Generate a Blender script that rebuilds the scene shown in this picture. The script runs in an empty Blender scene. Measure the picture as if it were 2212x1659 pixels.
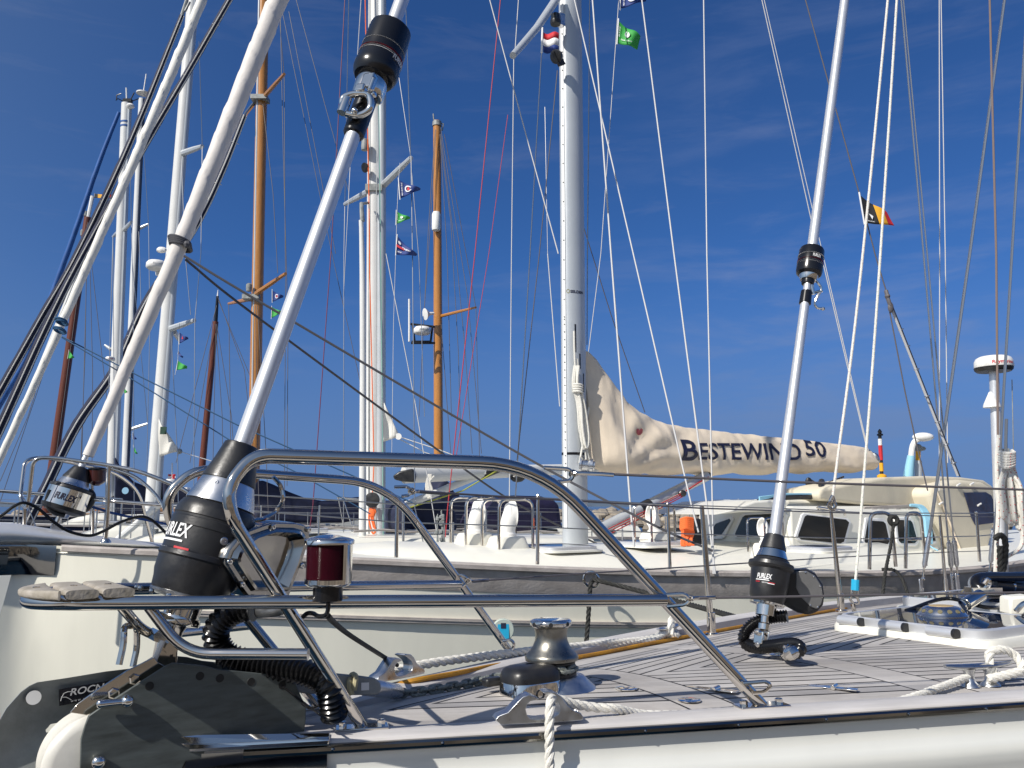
import bpy, math, random
import numpy as np
from mathutils import Vector, Matrix, noise as mnoise
R = math.radians
rnd = random.Random(7)
sc = bpy.context.scene
col = sc.collection

# ------------------------------------------------------------------ camera
CZ = 2.1                                   # eye height above the water
F, CX, CY, HOR = 1790.0, 1106.0, 829.5, 1093.0
PITCH = math.atan((HOR - CY) / F)
cam_d = bpy.data.cameras.new('camera'); cam = bpy.data.objects.new('camera', cam_d); col.objects.link(cam)
cam.location = (0, 0, CZ); cam.rotation_euler = (math.pi / 2 + PITCH, 0, 0)
cam_d.sensor_width = 36; cam_d.lens = 36 * F / 2212.0; cam_d.clip_start = .05; cam_d.clip_end = 20000
sc.camera = cam

# ------------------------------------------------------------------ sky, sun, exposure
SUN_EL, SUN_AZ = R(40.5), R(46)              # azimuth measured to the left of straight behind the camera
sun_dir = Vector((-math.sin(SUN_AZ) * math.cos(SUN_EL), -math.cos(SUN_AZ) * math.cos(SUN_EL), math.sin(SUN_EL)))
SKY_TINT = (13.4, 19.6, 24.0, 1)
W = bpy.data.worlds.new('World'); sc.world = W; W.use_nodes = True
nt = W.node_tree; nt.nodes.clear()
wo = nt.nodes.new('ShaderNodeOutputWorld'); bg = nt.nodes.new('ShaderNodeBackground')
sky = nt.nodes.new('ShaderNodeTexSky'); sky.sky_type = 'NISHITA'; sky.sun_disc = False
sky.sun_elevation = SUN_EL; sky.sun_rotation = math.atan2(sun_dir.x, sun_dir.y)
sky.air_density = 1.0; sky.dust_density = 0.25; sky.ozone_density = 3.0
hs = nt.nodes.new('ShaderNodeHueSaturation'); hs.inputs['Saturation'].default_value = 1.0
tc = nt.nodes.new('ShaderNodeTexCoord'); mp = nt.nodes.new('ShaderNodeMapping')
mp.inputs['Scale'].default_value = (1.6, 1.6, 9.0); mp.inputs['Rotation'].default_value = (0, R(6), R(20))
nz = nt.nodes.new('ShaderNodeTexNoise'); nz.inputs['Scale'].default_value = 2.4; nz.inputs['Detail'].default_value = 9
nz.inputs['Roughness'].default_value = .62; nz.inputs['Distortion'].default_value = .6
cr = nt.nodes.new('ShaderNodeValToRGB'); cr.color_ramp.elements[0].position = .54; cr.color_ramp.elements[1].position = .90
cr.color_ramp.elements[1].color = (.20, .20, .20, 1)
mx = nt.nodes.new('ShaderNodeMixRGB'); mx.inputs['Color2'].default_value = (3.4, 3.6, 4.6, 1)
L = nt.links.new
sm = nt.nodes.new('ShaderNodeMapping'); sm.inputs['Scale'].default_value = (1, 1, .75); sm.inputs['Location'].default_value = (0, 0, .20)
tint = nt.nodes.new('ShaderNodeMixRGB'); tint.blend_type = 'MULTIPLY'; tint.inputs['Fac'].default_value = 1; tint.inputs['Color2'].default_value = SKY_TINT
L(tc.outputs['Generated'], sm.inputs[0]); L(sm.outputs[0], sky.inputs[0]); 
pre = nt.nodes.new('ShaderNodeMixRGB'); pre.blend_type = 'MULTIPLY'; pre.inputs['Fac'].default_value = 1; pre.inputs['Color2'].default_value = (.085, .085, .085, 1)
gm = nt.nodes.new('ShaderNodeGamma'); gm.inputs['Gamma'].default_value = 1.5
L(sky.outputs[0], pre.inputs['Color1']); L(pre.outputs[0], gm.inputs[0]); L(gm.outputs[0], tint.inputs['Color1']); 
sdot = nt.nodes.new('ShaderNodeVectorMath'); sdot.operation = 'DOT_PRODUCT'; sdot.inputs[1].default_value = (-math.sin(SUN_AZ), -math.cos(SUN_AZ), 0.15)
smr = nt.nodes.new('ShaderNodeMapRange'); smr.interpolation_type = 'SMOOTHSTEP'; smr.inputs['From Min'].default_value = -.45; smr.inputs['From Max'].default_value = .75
haz = nt.nodes.new('ShaderNodeMixRGB'); pale = nt.nodes.new('ShaderNodeMixRGB'); pale.blend_type = 'MULTIPLY'; pale.inputs['Fac'].default_value = 1; pale.inputs['Color2'].default_value = (1.65, 1.43, 1.18, 1)  # sun-side sky multiplied brighter, added as fill light from behind the camera
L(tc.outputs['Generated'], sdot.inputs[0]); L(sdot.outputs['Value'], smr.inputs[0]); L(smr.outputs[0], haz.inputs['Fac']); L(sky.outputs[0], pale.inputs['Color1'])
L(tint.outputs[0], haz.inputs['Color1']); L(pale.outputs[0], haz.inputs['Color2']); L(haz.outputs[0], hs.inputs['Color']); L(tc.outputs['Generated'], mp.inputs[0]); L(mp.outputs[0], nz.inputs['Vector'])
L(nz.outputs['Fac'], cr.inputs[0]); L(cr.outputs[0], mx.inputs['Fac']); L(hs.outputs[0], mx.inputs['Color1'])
sxyz = nt.nodes.new('ShaderNodeSeparateXYZ'); hzr = nt.nodes.new('ShaderNodeMapRange'); hzr.interpolation_type = 'SMOOTHSTEP'
hzr.inputs['From Min'].default_value = .30; hzr.inputs['From Max'].default_value = -.01; hzr.inputs['To Max'].default_value = .85
low = nt.nodes.new('ShaderNodeMixRGB'); low.inputs['Color2'].default_value = (1.25, 2.05, 3.85, 1)
L(tc.outputs['Generated'], sxyz.inputs[0]); L(sxyz.outputs[2], hzr.inputs[0]); L(hzr.outputs[0], low.inputs['Fac']); 
# thin patches of cloud low on the right and high on the right
cp2 = nt.nodes.new('ShaderNodeMapping'); cp2.inputs['Scale'].default_value = (2.2, 2.2, 11.0); cp2.inputs['Location'].default_value = (3.1, 1.7, .4); cp2.inputs['Rotation'].default_value = (R(4), R(-5), 0)
cn2 = nt.nodes.new('ShaderNodeTexNoise'); cn2.inputs['Scale'].default_value = 2.1; cn2.inputs['Detail'].default_value = 10; cn2.inputs['Roughness'].default_value = .6; cn2.inputs['Distortion'].default_value = .35
cr2 = nt.nodes.new('ShaderNodeMapRange'); cr2.interpolation_type = 'SMOOTHSTEP'; cr2.inputs['From Min'].default_value = .44; cr2.inputs['From Max'].default_value = .74; cr2.inputs['To Max'].default_value = .42
cx2 = nt.nodes.new('ShaderNodeMapRange'); cx2.interpolation_type = 'SMOOTHSTEP'; cx2.inputs['From Min'].default_value = .02; cx2.inputs['From Max'].default_value = .30
cz2 = nt.nodes.new('ShaderNodeMapRange'); cz2.interpolation_type = 'SMOOTHSTEP'; cz2.inputs['From Min'].default_value = .42; cz2.inputs['From Max'].default_value = .20; cz2.inputs['To Min'].default_value = .35
ma = nt.nodes.new('ShaderNodeMath'); ma.operation = 'MULTIPLY'; mb_ = nt.nodes.new('ShaderNodeMath'); mb_.operation = 'MULTIPLY'
cl2 = nt.nodes.new('ShaderNodeMixRGB'); cl2.inputs['Color2'].default_value = (2.5, 3.1, 5.0, 1)
L(tc.outputs['Generated'], cp2.inputs[0]); L(cp2.outputs[0], cn2.inputs['Vector']); L(cn2.outputs['Fac'], cr2.inputs[0]); L(sxyz.outputs[0], cx2.inputs[0]); L(sxyz.outputs[2], cz2.inputs[0])
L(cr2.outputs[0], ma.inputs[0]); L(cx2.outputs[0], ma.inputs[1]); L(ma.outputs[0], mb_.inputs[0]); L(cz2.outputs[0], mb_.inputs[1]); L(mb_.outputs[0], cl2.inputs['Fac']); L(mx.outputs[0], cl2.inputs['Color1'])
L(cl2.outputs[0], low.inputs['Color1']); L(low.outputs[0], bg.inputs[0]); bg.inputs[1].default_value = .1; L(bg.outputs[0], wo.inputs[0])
sl = bpy.data.lights.new('sun', 'SUN'); sl.energy = 5.0; sl.angle = R(.53); sl.color = (1, .95, .87)
so_ = bpy.data.objects.new('sun', sl); col.objects.link(so_); so_.rotation_euler = sun_dir.to_track_quat('Z', 'Y').to_euler(); so_.location = (-8, -6, 20)
sc.view_settings.view_transform = 'Standard'; sc.view_settings.look = 'None'; sc.view_settings.gamma = 1
sc.view_settings.exposure = 0.0
sc.cycles.max_bounces = 8; sc.cycles.transparent_max_bounces = 8
sc.cycles.use_adaptive_sampling = True

# ------------------------------------------------------------------ picture point -> place
CP, SP = math.cos(PITCH), math.sin(PITCH)
EYE = Vector((0, 0, CZ))
def ray(x, y):
    a, b, c = (x - CX) / F, 1.0, -(y - CY) / F
    b, c = b * CP - c * SP, b * SP + c * CP
    return Vector((a / b, 1, c / b))
def P(x, y, Y): return EYE + ray(x, y) * Y
def PP(pts): return [P(*q) for q in pts]
def RP(x, y, pt, n):
    r = ray(x, y); return EYE + r * ((pt - EYE).dot(n) / r.dot(n))
class Frame:                                # a boat's own axes: s aft, o athwart (away from the camera is +), h up
    def __init__(self, yaw, heel, C):
        y, k = R(yaw), R(heel)
        self.d = Vector((math.cos(y), math.sin(y), 0)); self.N = Vector((-math.sin(y) * math.cos(k), math.cos(y) * math.cos(k), -math.sin(k)))
        self.u = self.d.cross(self.N); self.C = C
    def bp(self, s, o, h): return EYE + self.d * s + self.N * (self.C + o) + self.u * h
    def c(self, x, y, o=0): r = ray(x, y); return EYE + r * ((self.C + o) / r.dot(self.N))
    def h(self, x, y, h): r = ray(x, y); return EYE + r * (h / r.dot(self.u))
    def so(self, p): q = p - EYE; return q.dot(self.d), q.dot(self.N) - self.C, q.dot(self.u)
FB = Frame(33.23, 1.76, 1.756)              # the boat in front
B1 = Frame(33.23, 0, 6.36)                  # the cream pilothouse boat in the next berth

# ------------------------------------------------------------------ mesh building
class MB:
    def __init__(self): self.v = []; self.f = []; self.uv = None
    def add(self, vs, fs):
        n = len(self.v); self.v += [Vector(q) for q in vs]; self.f += [tuple(i + n for i in g) for g in fs]; return self
    def tube(self, path, r, seg=10, caps=True):
        path = [Vector(p) for p in path]; n = len(path)
        rr = [r] * n if isinstance(r, (int, float)) else list(r)
        t0 = (path[1] - path[0]).normalized(); a = t0.orthogonal().normalized(); vs = []; fs = []
        for i, p in enumerate(path):
            t = (path[min(i + 1, n - 1)] - path[max(i - 1, 0)]).normalized()
            a = (a - t * a.dot(t)).normalized(); b = t.cross(a)
            for k in range(seg):
                w = 2 * math.pi * k / seg; vs.append(p + (a * math.cos(w) + b * math.sin(w)) * rr[i])
        for i in range(n - 1):
            for k in range(seg):
                k2 = (k + 1) % seg; fs.append((i * seg + k, i * seg + k2, (i + 1) * seg + k2, (i + 1) * seg + k))
        if caps: fs += [tuple(range(seg))[::-1], tuple(range((n - 1) * seg, n * seg))]
        return self.add(vs, fs)
    def lathe(self, p0, ax, prof, seg=32, caps=True, a0=0., a1=2 * math.pi, ref=None):
        ax = Vector(ax).normalized(); a = (Vector(ref) if ref else ax.orthogonal()); a = (a - ax * a.dot(ax)).normalized(); b = ax.cross(a)
        full = abs(a1 - a0 - 2 * math.pi) < 1e-6; m = seg if full else seg + 1; vs = []; fs = []
        for (t, r) in prof:
            for k in range(m):
                w = a0 + (a1 - a0) * k / seg; vs.append(Vector(p0) + ax * t + (a * math.cos(w) + b * math.sin(w)) * r)
        for i in range(len(prof) - 1):
            for k in range(seg):
                k2 = (k + 1) % m; fs.append((i * m + k, i * m + k2, (i + 1) * m + k2, (i + 1) * m + k))
        if caps and full: fs += [tuple(range(m))[::-1], tuple(range((len(prof) - 1) * m, len(prof) * m))]
        return self.add(vs, fs)
    def box(self, c, x, y, z, sx, sy, sz):
        c, x, y, z = map(Vector, (c, x, y, z)); vs = [c + x * (i * sx / 2) + y * (j * sy / 2) + z * (k * sz / 2) for k in (-1, 1) for j in (-1, 1) for i in (-1, 1)]
        return self.add(vs, [(0, 2, 3, 1), (4, 5, 7, 6), (0, 1, 5, 4), (2, 6, 7, 3), (0, 4, 6, 2), (1, 3, 7, 5)])
    def prism(self, pts, off):              # outline + its copy moved by off
        n = len(pts); vs = [Vector(p) for p in pts]; vs += [p + off for p in vs]
        fs = [tuple(range(n))[::-1], tuple(range(n, 2 * n))] + [(i, (i + 1) % n, (i + 1) % n + n, i + n) for i in range(n)]
        return self.add(vs, fs)
    def grid(self, rows, closed=False):
        m = len(rows[0]); vs = [p for r in rows for p in r]; fs = []
        for i in range(len(rows) - 1):
            for k in range(m if closed else m - 1):
                k2 = (k + 1) % m; fs.append((i * m + k, i * m + k2, (i + 1) * m + k2, (i + 1) * m + k))
        return self.add(vs, fs)
    def ball(self, c, r, seg=12, sc_=(1, 1, 1)):
        c = Vector(c); vs = []; fs = []; n = seg // 2
        for i in range(n + 1):
            th = math.pi * i / n
            for k in range(seg):
                w = 2 * math.pi * k / seg
                vs.append(c + Vector((math.sin(th) * math.cos(w) * sc_[0], math.sin(th) * math.sin(w) * sc_[1], math.cos(th) * sc_[2])) * r)
        for i in range(n):
            for k in range(seg):
                k2 = (k + 1) % seg; fs.append((i * seg + k, (i + 1) * seg + k, (i + 1) * seg + k2, i * seg + k2))
        return self.add(vs, fs)
    def ring(self, c, n, R_, r, seg=20, sg=8, squash=1., ax=None):
        n = Vector(n).normalized(); a = Vector(ax) if ax else n.orthogonal(); a = (a - n * a.dot(n)).normalized(); b = n.cross(a); rows = []
        for i in range(seg + 1):
            w = 2 * math.pi * i / seg; e = a * math.cos(w) * squash + b * math.sin(w); tan = (-a * math.sin(w) * squash + b * math.cos(w)).normalized(); ou = tan.cross(n)
            rows.append([Vector(c) + e * R_ + (ou * math.cos(2 * math.pi * k / sg) + n * math.sin(2 * math.pi * k / sg)) * r for k in range(sg)])
        return self.grid(rows, True)
WL = {}
def obj(name, mb, mat, parent=None, label=None, cat=None, group=None, kind=None, smooth=True, bevel=0, ang=35, bseg=2):
    vs = np.array([tuple(v) for v in mb.v], dtype=float)
    c = (vs.min(0) + vs.max(0)) / 2
    me = bpy.data.meshes.new(name); me.from_pydata((vs - c).tolist(), [], mb.f); me.update()
    mats = mat if isinstance(mat, list) else [mat]
    for q in mats: me.materials.append(q)
    if mb.uv is not None:
        ul = me.uv_layers.new(name='uv'); idx = np.zeros(len(me.loops), dtype=np.int32); me.loops.foreach_get('vertex_index', idx)
        ul.data.foreach_set('uv', np.array(mb.uv, dtype=np.float32)[idx].ravel())
    if smooth and len(me.polygons):
        me.polygons.foreach_set('use_smooth', [True] * len(me.polygons)); me.set_sharp_from_angle(angle=R(ang))
    o = bpy.data.objects.new(name, me); col.objects.link(o)
    c = Vector(c); WL[o.name] = c
    if parent is not None: o.parent = parent; o.location = c - WL[parent.name]
    else: o.location = c
    tag(o, label, cat, group, kind)
    if bevel:
        m = o.modifiers.new('bevel', 'BEVEL'); m.width = bevel; m.segments = bseg; m.limit_method = 'ANGLE'; m.angle_limit = R(35)
    return o
def tag(o, label=None, cat=None, group=None, kind=None):
    if label: o['label'] = label
    if cat: o['category'] = cat
    if group: o['group'] = group
    if kind: o['kind'] = kind
    return o
def empty(name, loc, label, cat, group=None, parent=None):
    o = bpy.data.objects.new(name, None); col.objects.link(o); o.empty_display_size = .2
    WL[o.name] = Vector(loc)
    if parent is not None: o.parent = parent; o.location = Vector(loc) - WL[parent.name]
    else: o.location = Vector(loc)
    return tag(o, label, cat, group)
def fillet(pts, rad, n=7):
    pts = [Vector(p) for p in pts]; out = [pts[0]]
    for i in range(1, len(pts) - 1):
        a, b, c = pts[i - 1], pts[i], pts[i + 1]; r = rad[i - 1] if isinstance(rad, (list, tuple)) else rad
        r1 = min(r, (a - b).length * .48, (c - b).length * .48); p, q = b + (a - b).normalized() * r1, b + (c - b).normalized() * r1
        for k in range(n + 1):
            t = k / n; out.append(p * (1 - t) ** 2 + b * 2 * t * (1 - t) + q * t * t)
    return out + [pts[-1]]
def spline(pts, n=8):
    pts = [Vector(p) for p in pts]; q = [pts[0] * 2 - pts[1]] + pts + [pts[-1] * 2 - pts[-2]]; out = []
    for i in range(1, len(q) - 2):
        for k in range(n):
            t = k / n; a, b, c, d = q[i - 1], q[i], q[i + 1], q[i + 2]
            out.append(.5 * ((2 * b) + (c - a) * t + (2 * a - 5 * b + 4 * c - d) * t * t + (3 * b - a - 3 * c + d) * t ** 3))
    return out + [pts[-1]]
def resample(path, step):
    path = [Vector(p) for p in path]; L_ = [0]
    for a, b in zip(path, path[1:]): L_.append(L_[-1] + (b - a).length)
    n = max(2, int(L_[-1] / step)); out = []; j = 0
    for i in range(n + 1):
        t = L_[-1] * i / n
        while j < len(path) - 2 and L_[j + 1] < t: j += 1
        out.append(path[j].lerp(path[j + 1], (t - L_[j]) / max(1e-9, L_[j + 1] - L_[j])))
    return out
def rope(mb, path, r, pitch=None, strands=3, seg=7, step=None):      # laid rope: three strands twisted together
    pitch = pitch or r * 7; path = resample(path, step or pitch / 9); n = len(path)
    t0 = (path[1] - path[0]).normalized(); a = t0.orthogonal().normalized(); fr = []; dist = 0
    for i, p in enumerate(path):
        t = (path[min(i + 1, n - 1)] - path[max(i - 1, 0)]).normalized(); a = (a - t * a.dot(t)).normalized(); fr.append((a.copy(), t.cross(a), dist))
        if i < n - 1: dist += (path[i + 1] - p).length
    for k in range(strands):
        mb.tube([p + (A * math.cos(2 * math.pi * (s / pitch + k / strands)) + B * math.sin(2 * math.pi * (s / pitch + k / strands))) * r * .5 for p, (A, B, s) in zip(path, fr)], r * .56, seg)
    return mb
def corrugated(mb, path, r, pitch=.009, amp=.13):
    path = resample(path, pitch / 4); return mb.tube(path, [r * (1 + amp * math.cos(2 * math.pi * i / 4)) for i in range(len(path))], 14)
def interp(xs, ys, x):
    ts = np.array(xs, float); v = np.array(ys, float)
    m = np.gradient(v, ts)
    i = int(np.clip(np.searchsorted(ts, x) - 1, 0, len(ts) - 2)); h = ts[i + 1] - ts[i]; t = (x - ts[i]) / h
    return float(v[i] * (2 * t**3 - 3 * t**2 + 1) + m[i] * h * (t**3 - 2 * t**2 + t) + v[i + 1] * (3 * t**2 - 2 * t**3) + m[i + 1] * h * (t**3 - t**2))
_txt = {}
def text2d(s, shear=0., bold=0., spacing=1.):
    cu = bpy.data.curves.new('t', 'FONT'); cu.body = s; cu.shear = shear; cu.offset = bold; cu.space_character = spacing
    cu.align_x = 'CENTER'; cu.align_y = 'CENTER'; cu.resolution_u = 6
    ob = bpy.data.objects.new('t', cu); col.objects.link(ob); dg = bpy.context.evaluated_depsgraph_get(); e = ob.evaluated_get(dg); me = e.to_mesh()
    vs = [(v.co.x, v.co.y) for v in me.vertices]; fs = [tuple(p.vertices) for p in me.polygons]; e.to_mesh_clear()
    bpy.data.objects.remove(ob); bpy.data.curves.remove(cu); return vs, fs
def subdiv(vs, fs, n=2):                     # split lettering into small triangles so that it follows a curved surface
    tri = []
    for f in fs: tri += [(f[0], f[i], f[i + 1]) for i in range(1, len(f) - 1)]
    vs = list(vs)
    for _ in range(n):
        mid = {}; out = []
        def m(a, b):
            k = (min(a, b), max(a, b))
            if k not in mid: vs.append(((vs[a][0] + vs[b][0]) / 2, (vs[a][1] + vs[b][1]) / 2)); mid[k] = len(vs) - 1
            return mid[k]
        for a, b, c in tri: d, e, f = m(a, b), m(b, c), m(c, a); out += [(a, d, f), (d, b, e), (f, e, c), (d, e, f)]
        tri = out
    return vs, tri
def text_on(mb, s, fn, h, width=None, **k):          # fn(u, v) in metres -> point on the surface
    vs, fs = text2d(s, **k); xs = [v[0] for v in vs]; ys = [v[1] for v in vs]
    sy = h / (max(ys) - min(ys)); sx = width / (max(xs) - min(xs)) if width else sy; mxx = (max(xs) + min(xs)) / 2; my = (max(ys) + min(ys)) / 2
    return mb.add([fn((x - mxx) * sx, (y - my) * sy) for x, y in vs], fs)

# ------------------------------------------------------------------ materials
def mat(name, c, rough=.5, metal=0., var=.0, vscale=8., bump=0., bscale=60., coat=0., c2=None, stretch=None, rvar=0., trans=0., spec=None, thin=0.):
    m = bpy.data.materials.new(name); m.use_nodes = True; n = m.node_tree; b = n.nodes['Principled BSDF']; lk = n.links.new
    b.inputs['Base Color'].default_value = (*c, 1); b.inputs['Roughness'].default_value = rough; b.inputs['Metallic'].default_value = metal
    b.inputs['Coat Weight'].default_value = coat; b.inputs['Coat Roughness'].default_value = .06
    b.inputs['Transmission Weight'].default_value = trans
    if spec is not None: b.inputs['Specular IOR Level'].default_value = spec
    t = n.nodes.new('ShaderNodeTexCoord'); mpn = n.nodes.new('ShaderNodeMapping'); lk(t.outputs['Object'], mpn.inputs[0])
    if stretch: mpn.inputs['Scale'].default_value = stretch
    if var or c2 or rvar:
        q = n.nodes.new('ShaderNodeTexNoise'); q.inputs['Scale'].default_value = vscale; q.inputs['Detail'].default_value = 6; q.inputs['Roughness'].default_value = .6; lk(mpn.outputs[0], q.inputs['Vector'])
        r = n.nodes.new('ShaderNodeValToRGB'); r.color_ramp.elements[0].position = .3; r.color_ramp.elements[1].position = .7
        e = c2 or tuple(min(1, x * (1 + var)) for x in c); d = c if c2 else tuple(x * (1 - var) for x in c)
        r.color_ramp.elements[0].color = (*d, 1); r.color_ramp.elements[1].color = (*e, 1); lk(q.outputs['Fac'], r.inputs[0]); lk(r.outputs[0], b.inputs['Base Color'])
        if rvar:
            mr = n.nodes.new('ShaderNodeMapRange'); mr.inputs['From Min'].default_value = .3; mr.inputs['From Max'].default_value = .7
            mr.inputs['To Min'].default_value = max(.02, rough - rvar); mr.inputs['To Max'].default_value = rough + rvar; lk(q.outputs['Fac'], mr.inputs[0]); lk(mr.outputs[0], b.inputs['Roughness'])
    if bump:
        q = n.nodes.new('ShaderNodeTexNoise'); q.inputs['Scale'].default_value = bscale; q.inputs['Detail'].default_value = 4; lk(mpn.outputs[0], q.inputs['Vector'])
        bn = n.nodes.new('ShaderNodeBump'); bn.inputs['Strength'].default_value = bump; bn.inputs['Distance'].default_value = .01; lk(q.outputs['Fac'], bn.inputs['Height']); lk(bn.outputs[0], b.inputs['Normal'])
    return m
M = {}
M['steel'] = mat('polished_steel', (.64, .60, .55), .09, 1, .08, 5, rvar=.05)
M['steel_far'] = mat('satin_steel', (.5, .5, .5), .25, 1)
M['chrome'] = mat('chrome', (.78, .75, .70), .07, 1, rvar=.03, var=.03)
M['brushed'] = mat('brushed_steel', (.62, .62, .63), .28, 1, .08, 14, rvar=.08)
M['alu'] = mat('anodised_aluminium', (.70, .71, .73), .36, .55, .04, 6, rvar=.04)
M['cast'] = mat('cast_aluminium', (.60, .61, .62), .33, 1, .12, 30, .02, 90, rvar=.1)
M['black'] = mat('black_plastic', (.011, .011, .013), .38, 0, .3, 16, .04, 120, rvar=.14, c2=(.024, .024, .025))
M['gloss_black'] = mat('gloss_black', (.008, .008, .010), .22)
M['rubber'] = mat('rubber', (.008, .008, .009), .22, 0, bump=.03, bscale=90)
M['galv'] = mat('dark_galvanised_plate', (.25, .265, .26), .55, .10, .34, 12, .08, 260, rvar=.15)
M['chain'] = mat('galvanised_chain', (.13, .145, .14), .55, .5, .45, 55, .5, 240, c2=(.34, .36, .33))
M['plate_grey'] = mat('grey_green_plate', (.085, .098, .095), .45, .15, .28, 14, .04, 200, stretch=(1, 1, 5), rvar=.15)
M['dark_mirror'] = mat('dark_polished_steel', (.25, .245, .235), .07, 1, rvar=.03, var=.1, vscale=3)
M['cream'] = mat('cream_gelcoat', (.82, .80, .685), .17, 0, .035, 2.2, coat=.5, stretch=(3, 3, .35), rvar=.05)  # faint vertical streaks in the colour imitate soft reflections on the hull
M['hull_white'] = mat('white_gelcoat_hull', (.73, .735, .69), .14, 0, .03, 2.2, coat=.6, stretch=(3, 3, .35), rvar=.04)  # streaked colour here too stands in for reflections along the topsides
M['gel'] = mat('deck_gelcoat', (.80, .78, .69), .35, 0, .03, 5)
M['white'] = mat('white_paint', (.80, .80, .79), .35, 0, .03, 5)
M['plastic_white'] = mat('white_plastic', (.80, .79, .76), .3, 0, .05, 9)
M['roller'] = mat('worn_white_nylon', (.66, .64, .58), .38, 0, .1, 22, .02, 60)
M['teak_grey'] = mat('weathered_teak', (.33, .295, .27), .75, 0, .2, 10, .25, 60, stretch=(1, 1, 1), c2=(.46, .42, .39))
M['teak_end'] = mat('weathered_teak_planks', (.25, .22, .17), .8, 0, .25, 40, .18, 160, c2=(.42, .38, .33))
M['wood'] = mat('varnished_spruce', (.40, .165, .035), .22, 0, .25, 7, stretch=(6, 6, .5), coat=.4, c2=(.52, .235, .06))
M['brown'] = mat('brown_mast_paint', (.13, .036, .018), .35, 0, .2, 5, stretch=(6, 6, .5))
M['mast_grey'] = mat('grey_anodised_mast', (.50, .53, .555), .36, .25, .04, 3, rvar=.04)
M['mast_white'] = mat('white_mast_paint', (.68, .68, .66), .3, 0, .04, 3)
M['canvas'] = mat('beige_canvas', (.75, .64, .50), .8, 0, .06, 5, .15, 400)
M['canvas2'] = mat('beige_sprayhood_canvas', (.66, .60, .47), .8, 0, .06, 4, .15, 300)
M['navy'] = mat('navy_canvas', (.012, .016, .045), .75, 0, .3, 6, .2, 80)
M['blue'] = mat('blue_canvas', (.012, .085, .30), .65, 0, .2, 6)
M['sail'] = mat('white_sailcloth', (.74, .72, .66), .6, 0, .04, 5, .12, 40)
M['sail_pink'] = mat('offwhite_sailcloth', (.66, .62, .58), .65, 0, .06, 6, .12, 40)
M['glass'] = mat('dark_glass', (.012, .016, .02), .05, 0, spec=.8)
M['hatchglass'] = mat('hatch_glass', (.010, .018, .045), .03, 0, spec=1.)
M['vinyl'] = mat('clear_vinyl_window', (.03, .04, .09), .12, 0, .4, 3, .2, 12)
M['rope'] = mat('white_rope', (.70, .68, .62), .8, 0, .12, 60, .3, 300)
M['rope_black'] = mat('black_rope', (.018, .018, .016), .7, 0, .4, 80)
M['rope_grey'] = mat('grey_rope', (.07, .07, .08), .7)
M['rope_blue'] = mat('blue_rope', (.012, .07, .16), .7)
M['line'] = mat('pale_line', (.55, .55, .55), .6)
M['wire'] = mat('stainless_wire', (.42, .42, .42), .32, .9)
M['wire_cover'] = mat('grey_wire_sleeve', (.11, .10, .105), .5)
M['red_line'] = mat('red_line', (.42, .02, .03), .6)
M['orange'] = mat('orange_line', (.85, .16, .035), .7)
M['hose'] = mat('yellow_webbing', (.52, .245, .012), .75, 0, .3, 14, .2, 90, c2=(.30, .14, .02))
M['red'] = mat('red_plastic', (.45, .02, .03), .4)
M['lens'] = mat('red_lens', (.045, .004, .010), .14, 0, coat=.5)
M['letter_white'] = mat('white_lettering', (.8, .8, .8), .5)
M['letter_navy'] = mat('navy_lettering', (.010, .012, .04), .6)
M['letter_grey'] = mat('grey_lettering', (.5, .5, .5), .5)
M['letter_red'] = mat('red_stripe', (.55, .02, .03), .45)
M['teal'] = mat('teal_stripe', (.006, .10, .14), .2, coat=.5)
M['ltblue'] = mat('light_blue_cloth', (.28, .55, .70), .7)
M['skyblue'] = mat('blue_sticker', (.02, .38, .62), .4)
M['green'] = mat('green_cloth', (.04, .36, .06), .7)
M['bluef'] = mat('blue_cloth', (.012, .04, .20), .7)
M['yellow'] = mat('yellow_cloth', (.75, .38, .02), .7)
M['redf'] = mat('red_cloth', (.55, .02, .03), .7)
M['blackf'] = mat('black_cloth', (.012, .012, .015), .7)
M['whitef'] = mat('white_cloth', (.78, .78, .78), .7)
M['navy_hull'] = mat('navy_hull_paint', (.010, .014, .035), .12, coat=.5)
M['caulk'] = mat('black_caulking', (.01, .01, .01), .6)
# ================================================================== setting
def water_mat():
    m = mat('sea_water', (.006, .022, .045), .06, 0, spec=.6); n = m.node_tree; b = n.nodes['Principled BSDF']; b.inputs['IOR'].default_value = 1.33
    t = n.nodes.new('ShaderNodeTexCoord'); q = n.nodes.new('ShaderNodeTexNoise'); q.inputs['Scale'].default_value = 1.3; q.inputs['Detail'].default_value = 5
    w = n.nodes.new('ShaderNodeBump'); w.inputs['Strength'].default_value = .5; w.inputs['Distance'].default_value = .25
    n.links.new(t.outputs['Object'], q.inputs['Vector']); n.links.new(q.outputs['Fac'], w.inputs['Height']); n.links.new(w.outputs[0], b.inputs['Normal']); return m
w = MB(); w.add([(-9000, -9000, 0), (9000, -9000, 0), (9000, 9000, 0), (-9000, 9000, 0)], [(0, 1, 2, 3)])
obj('water', w, water_mat(), kind='structure', smooth=False)

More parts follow.
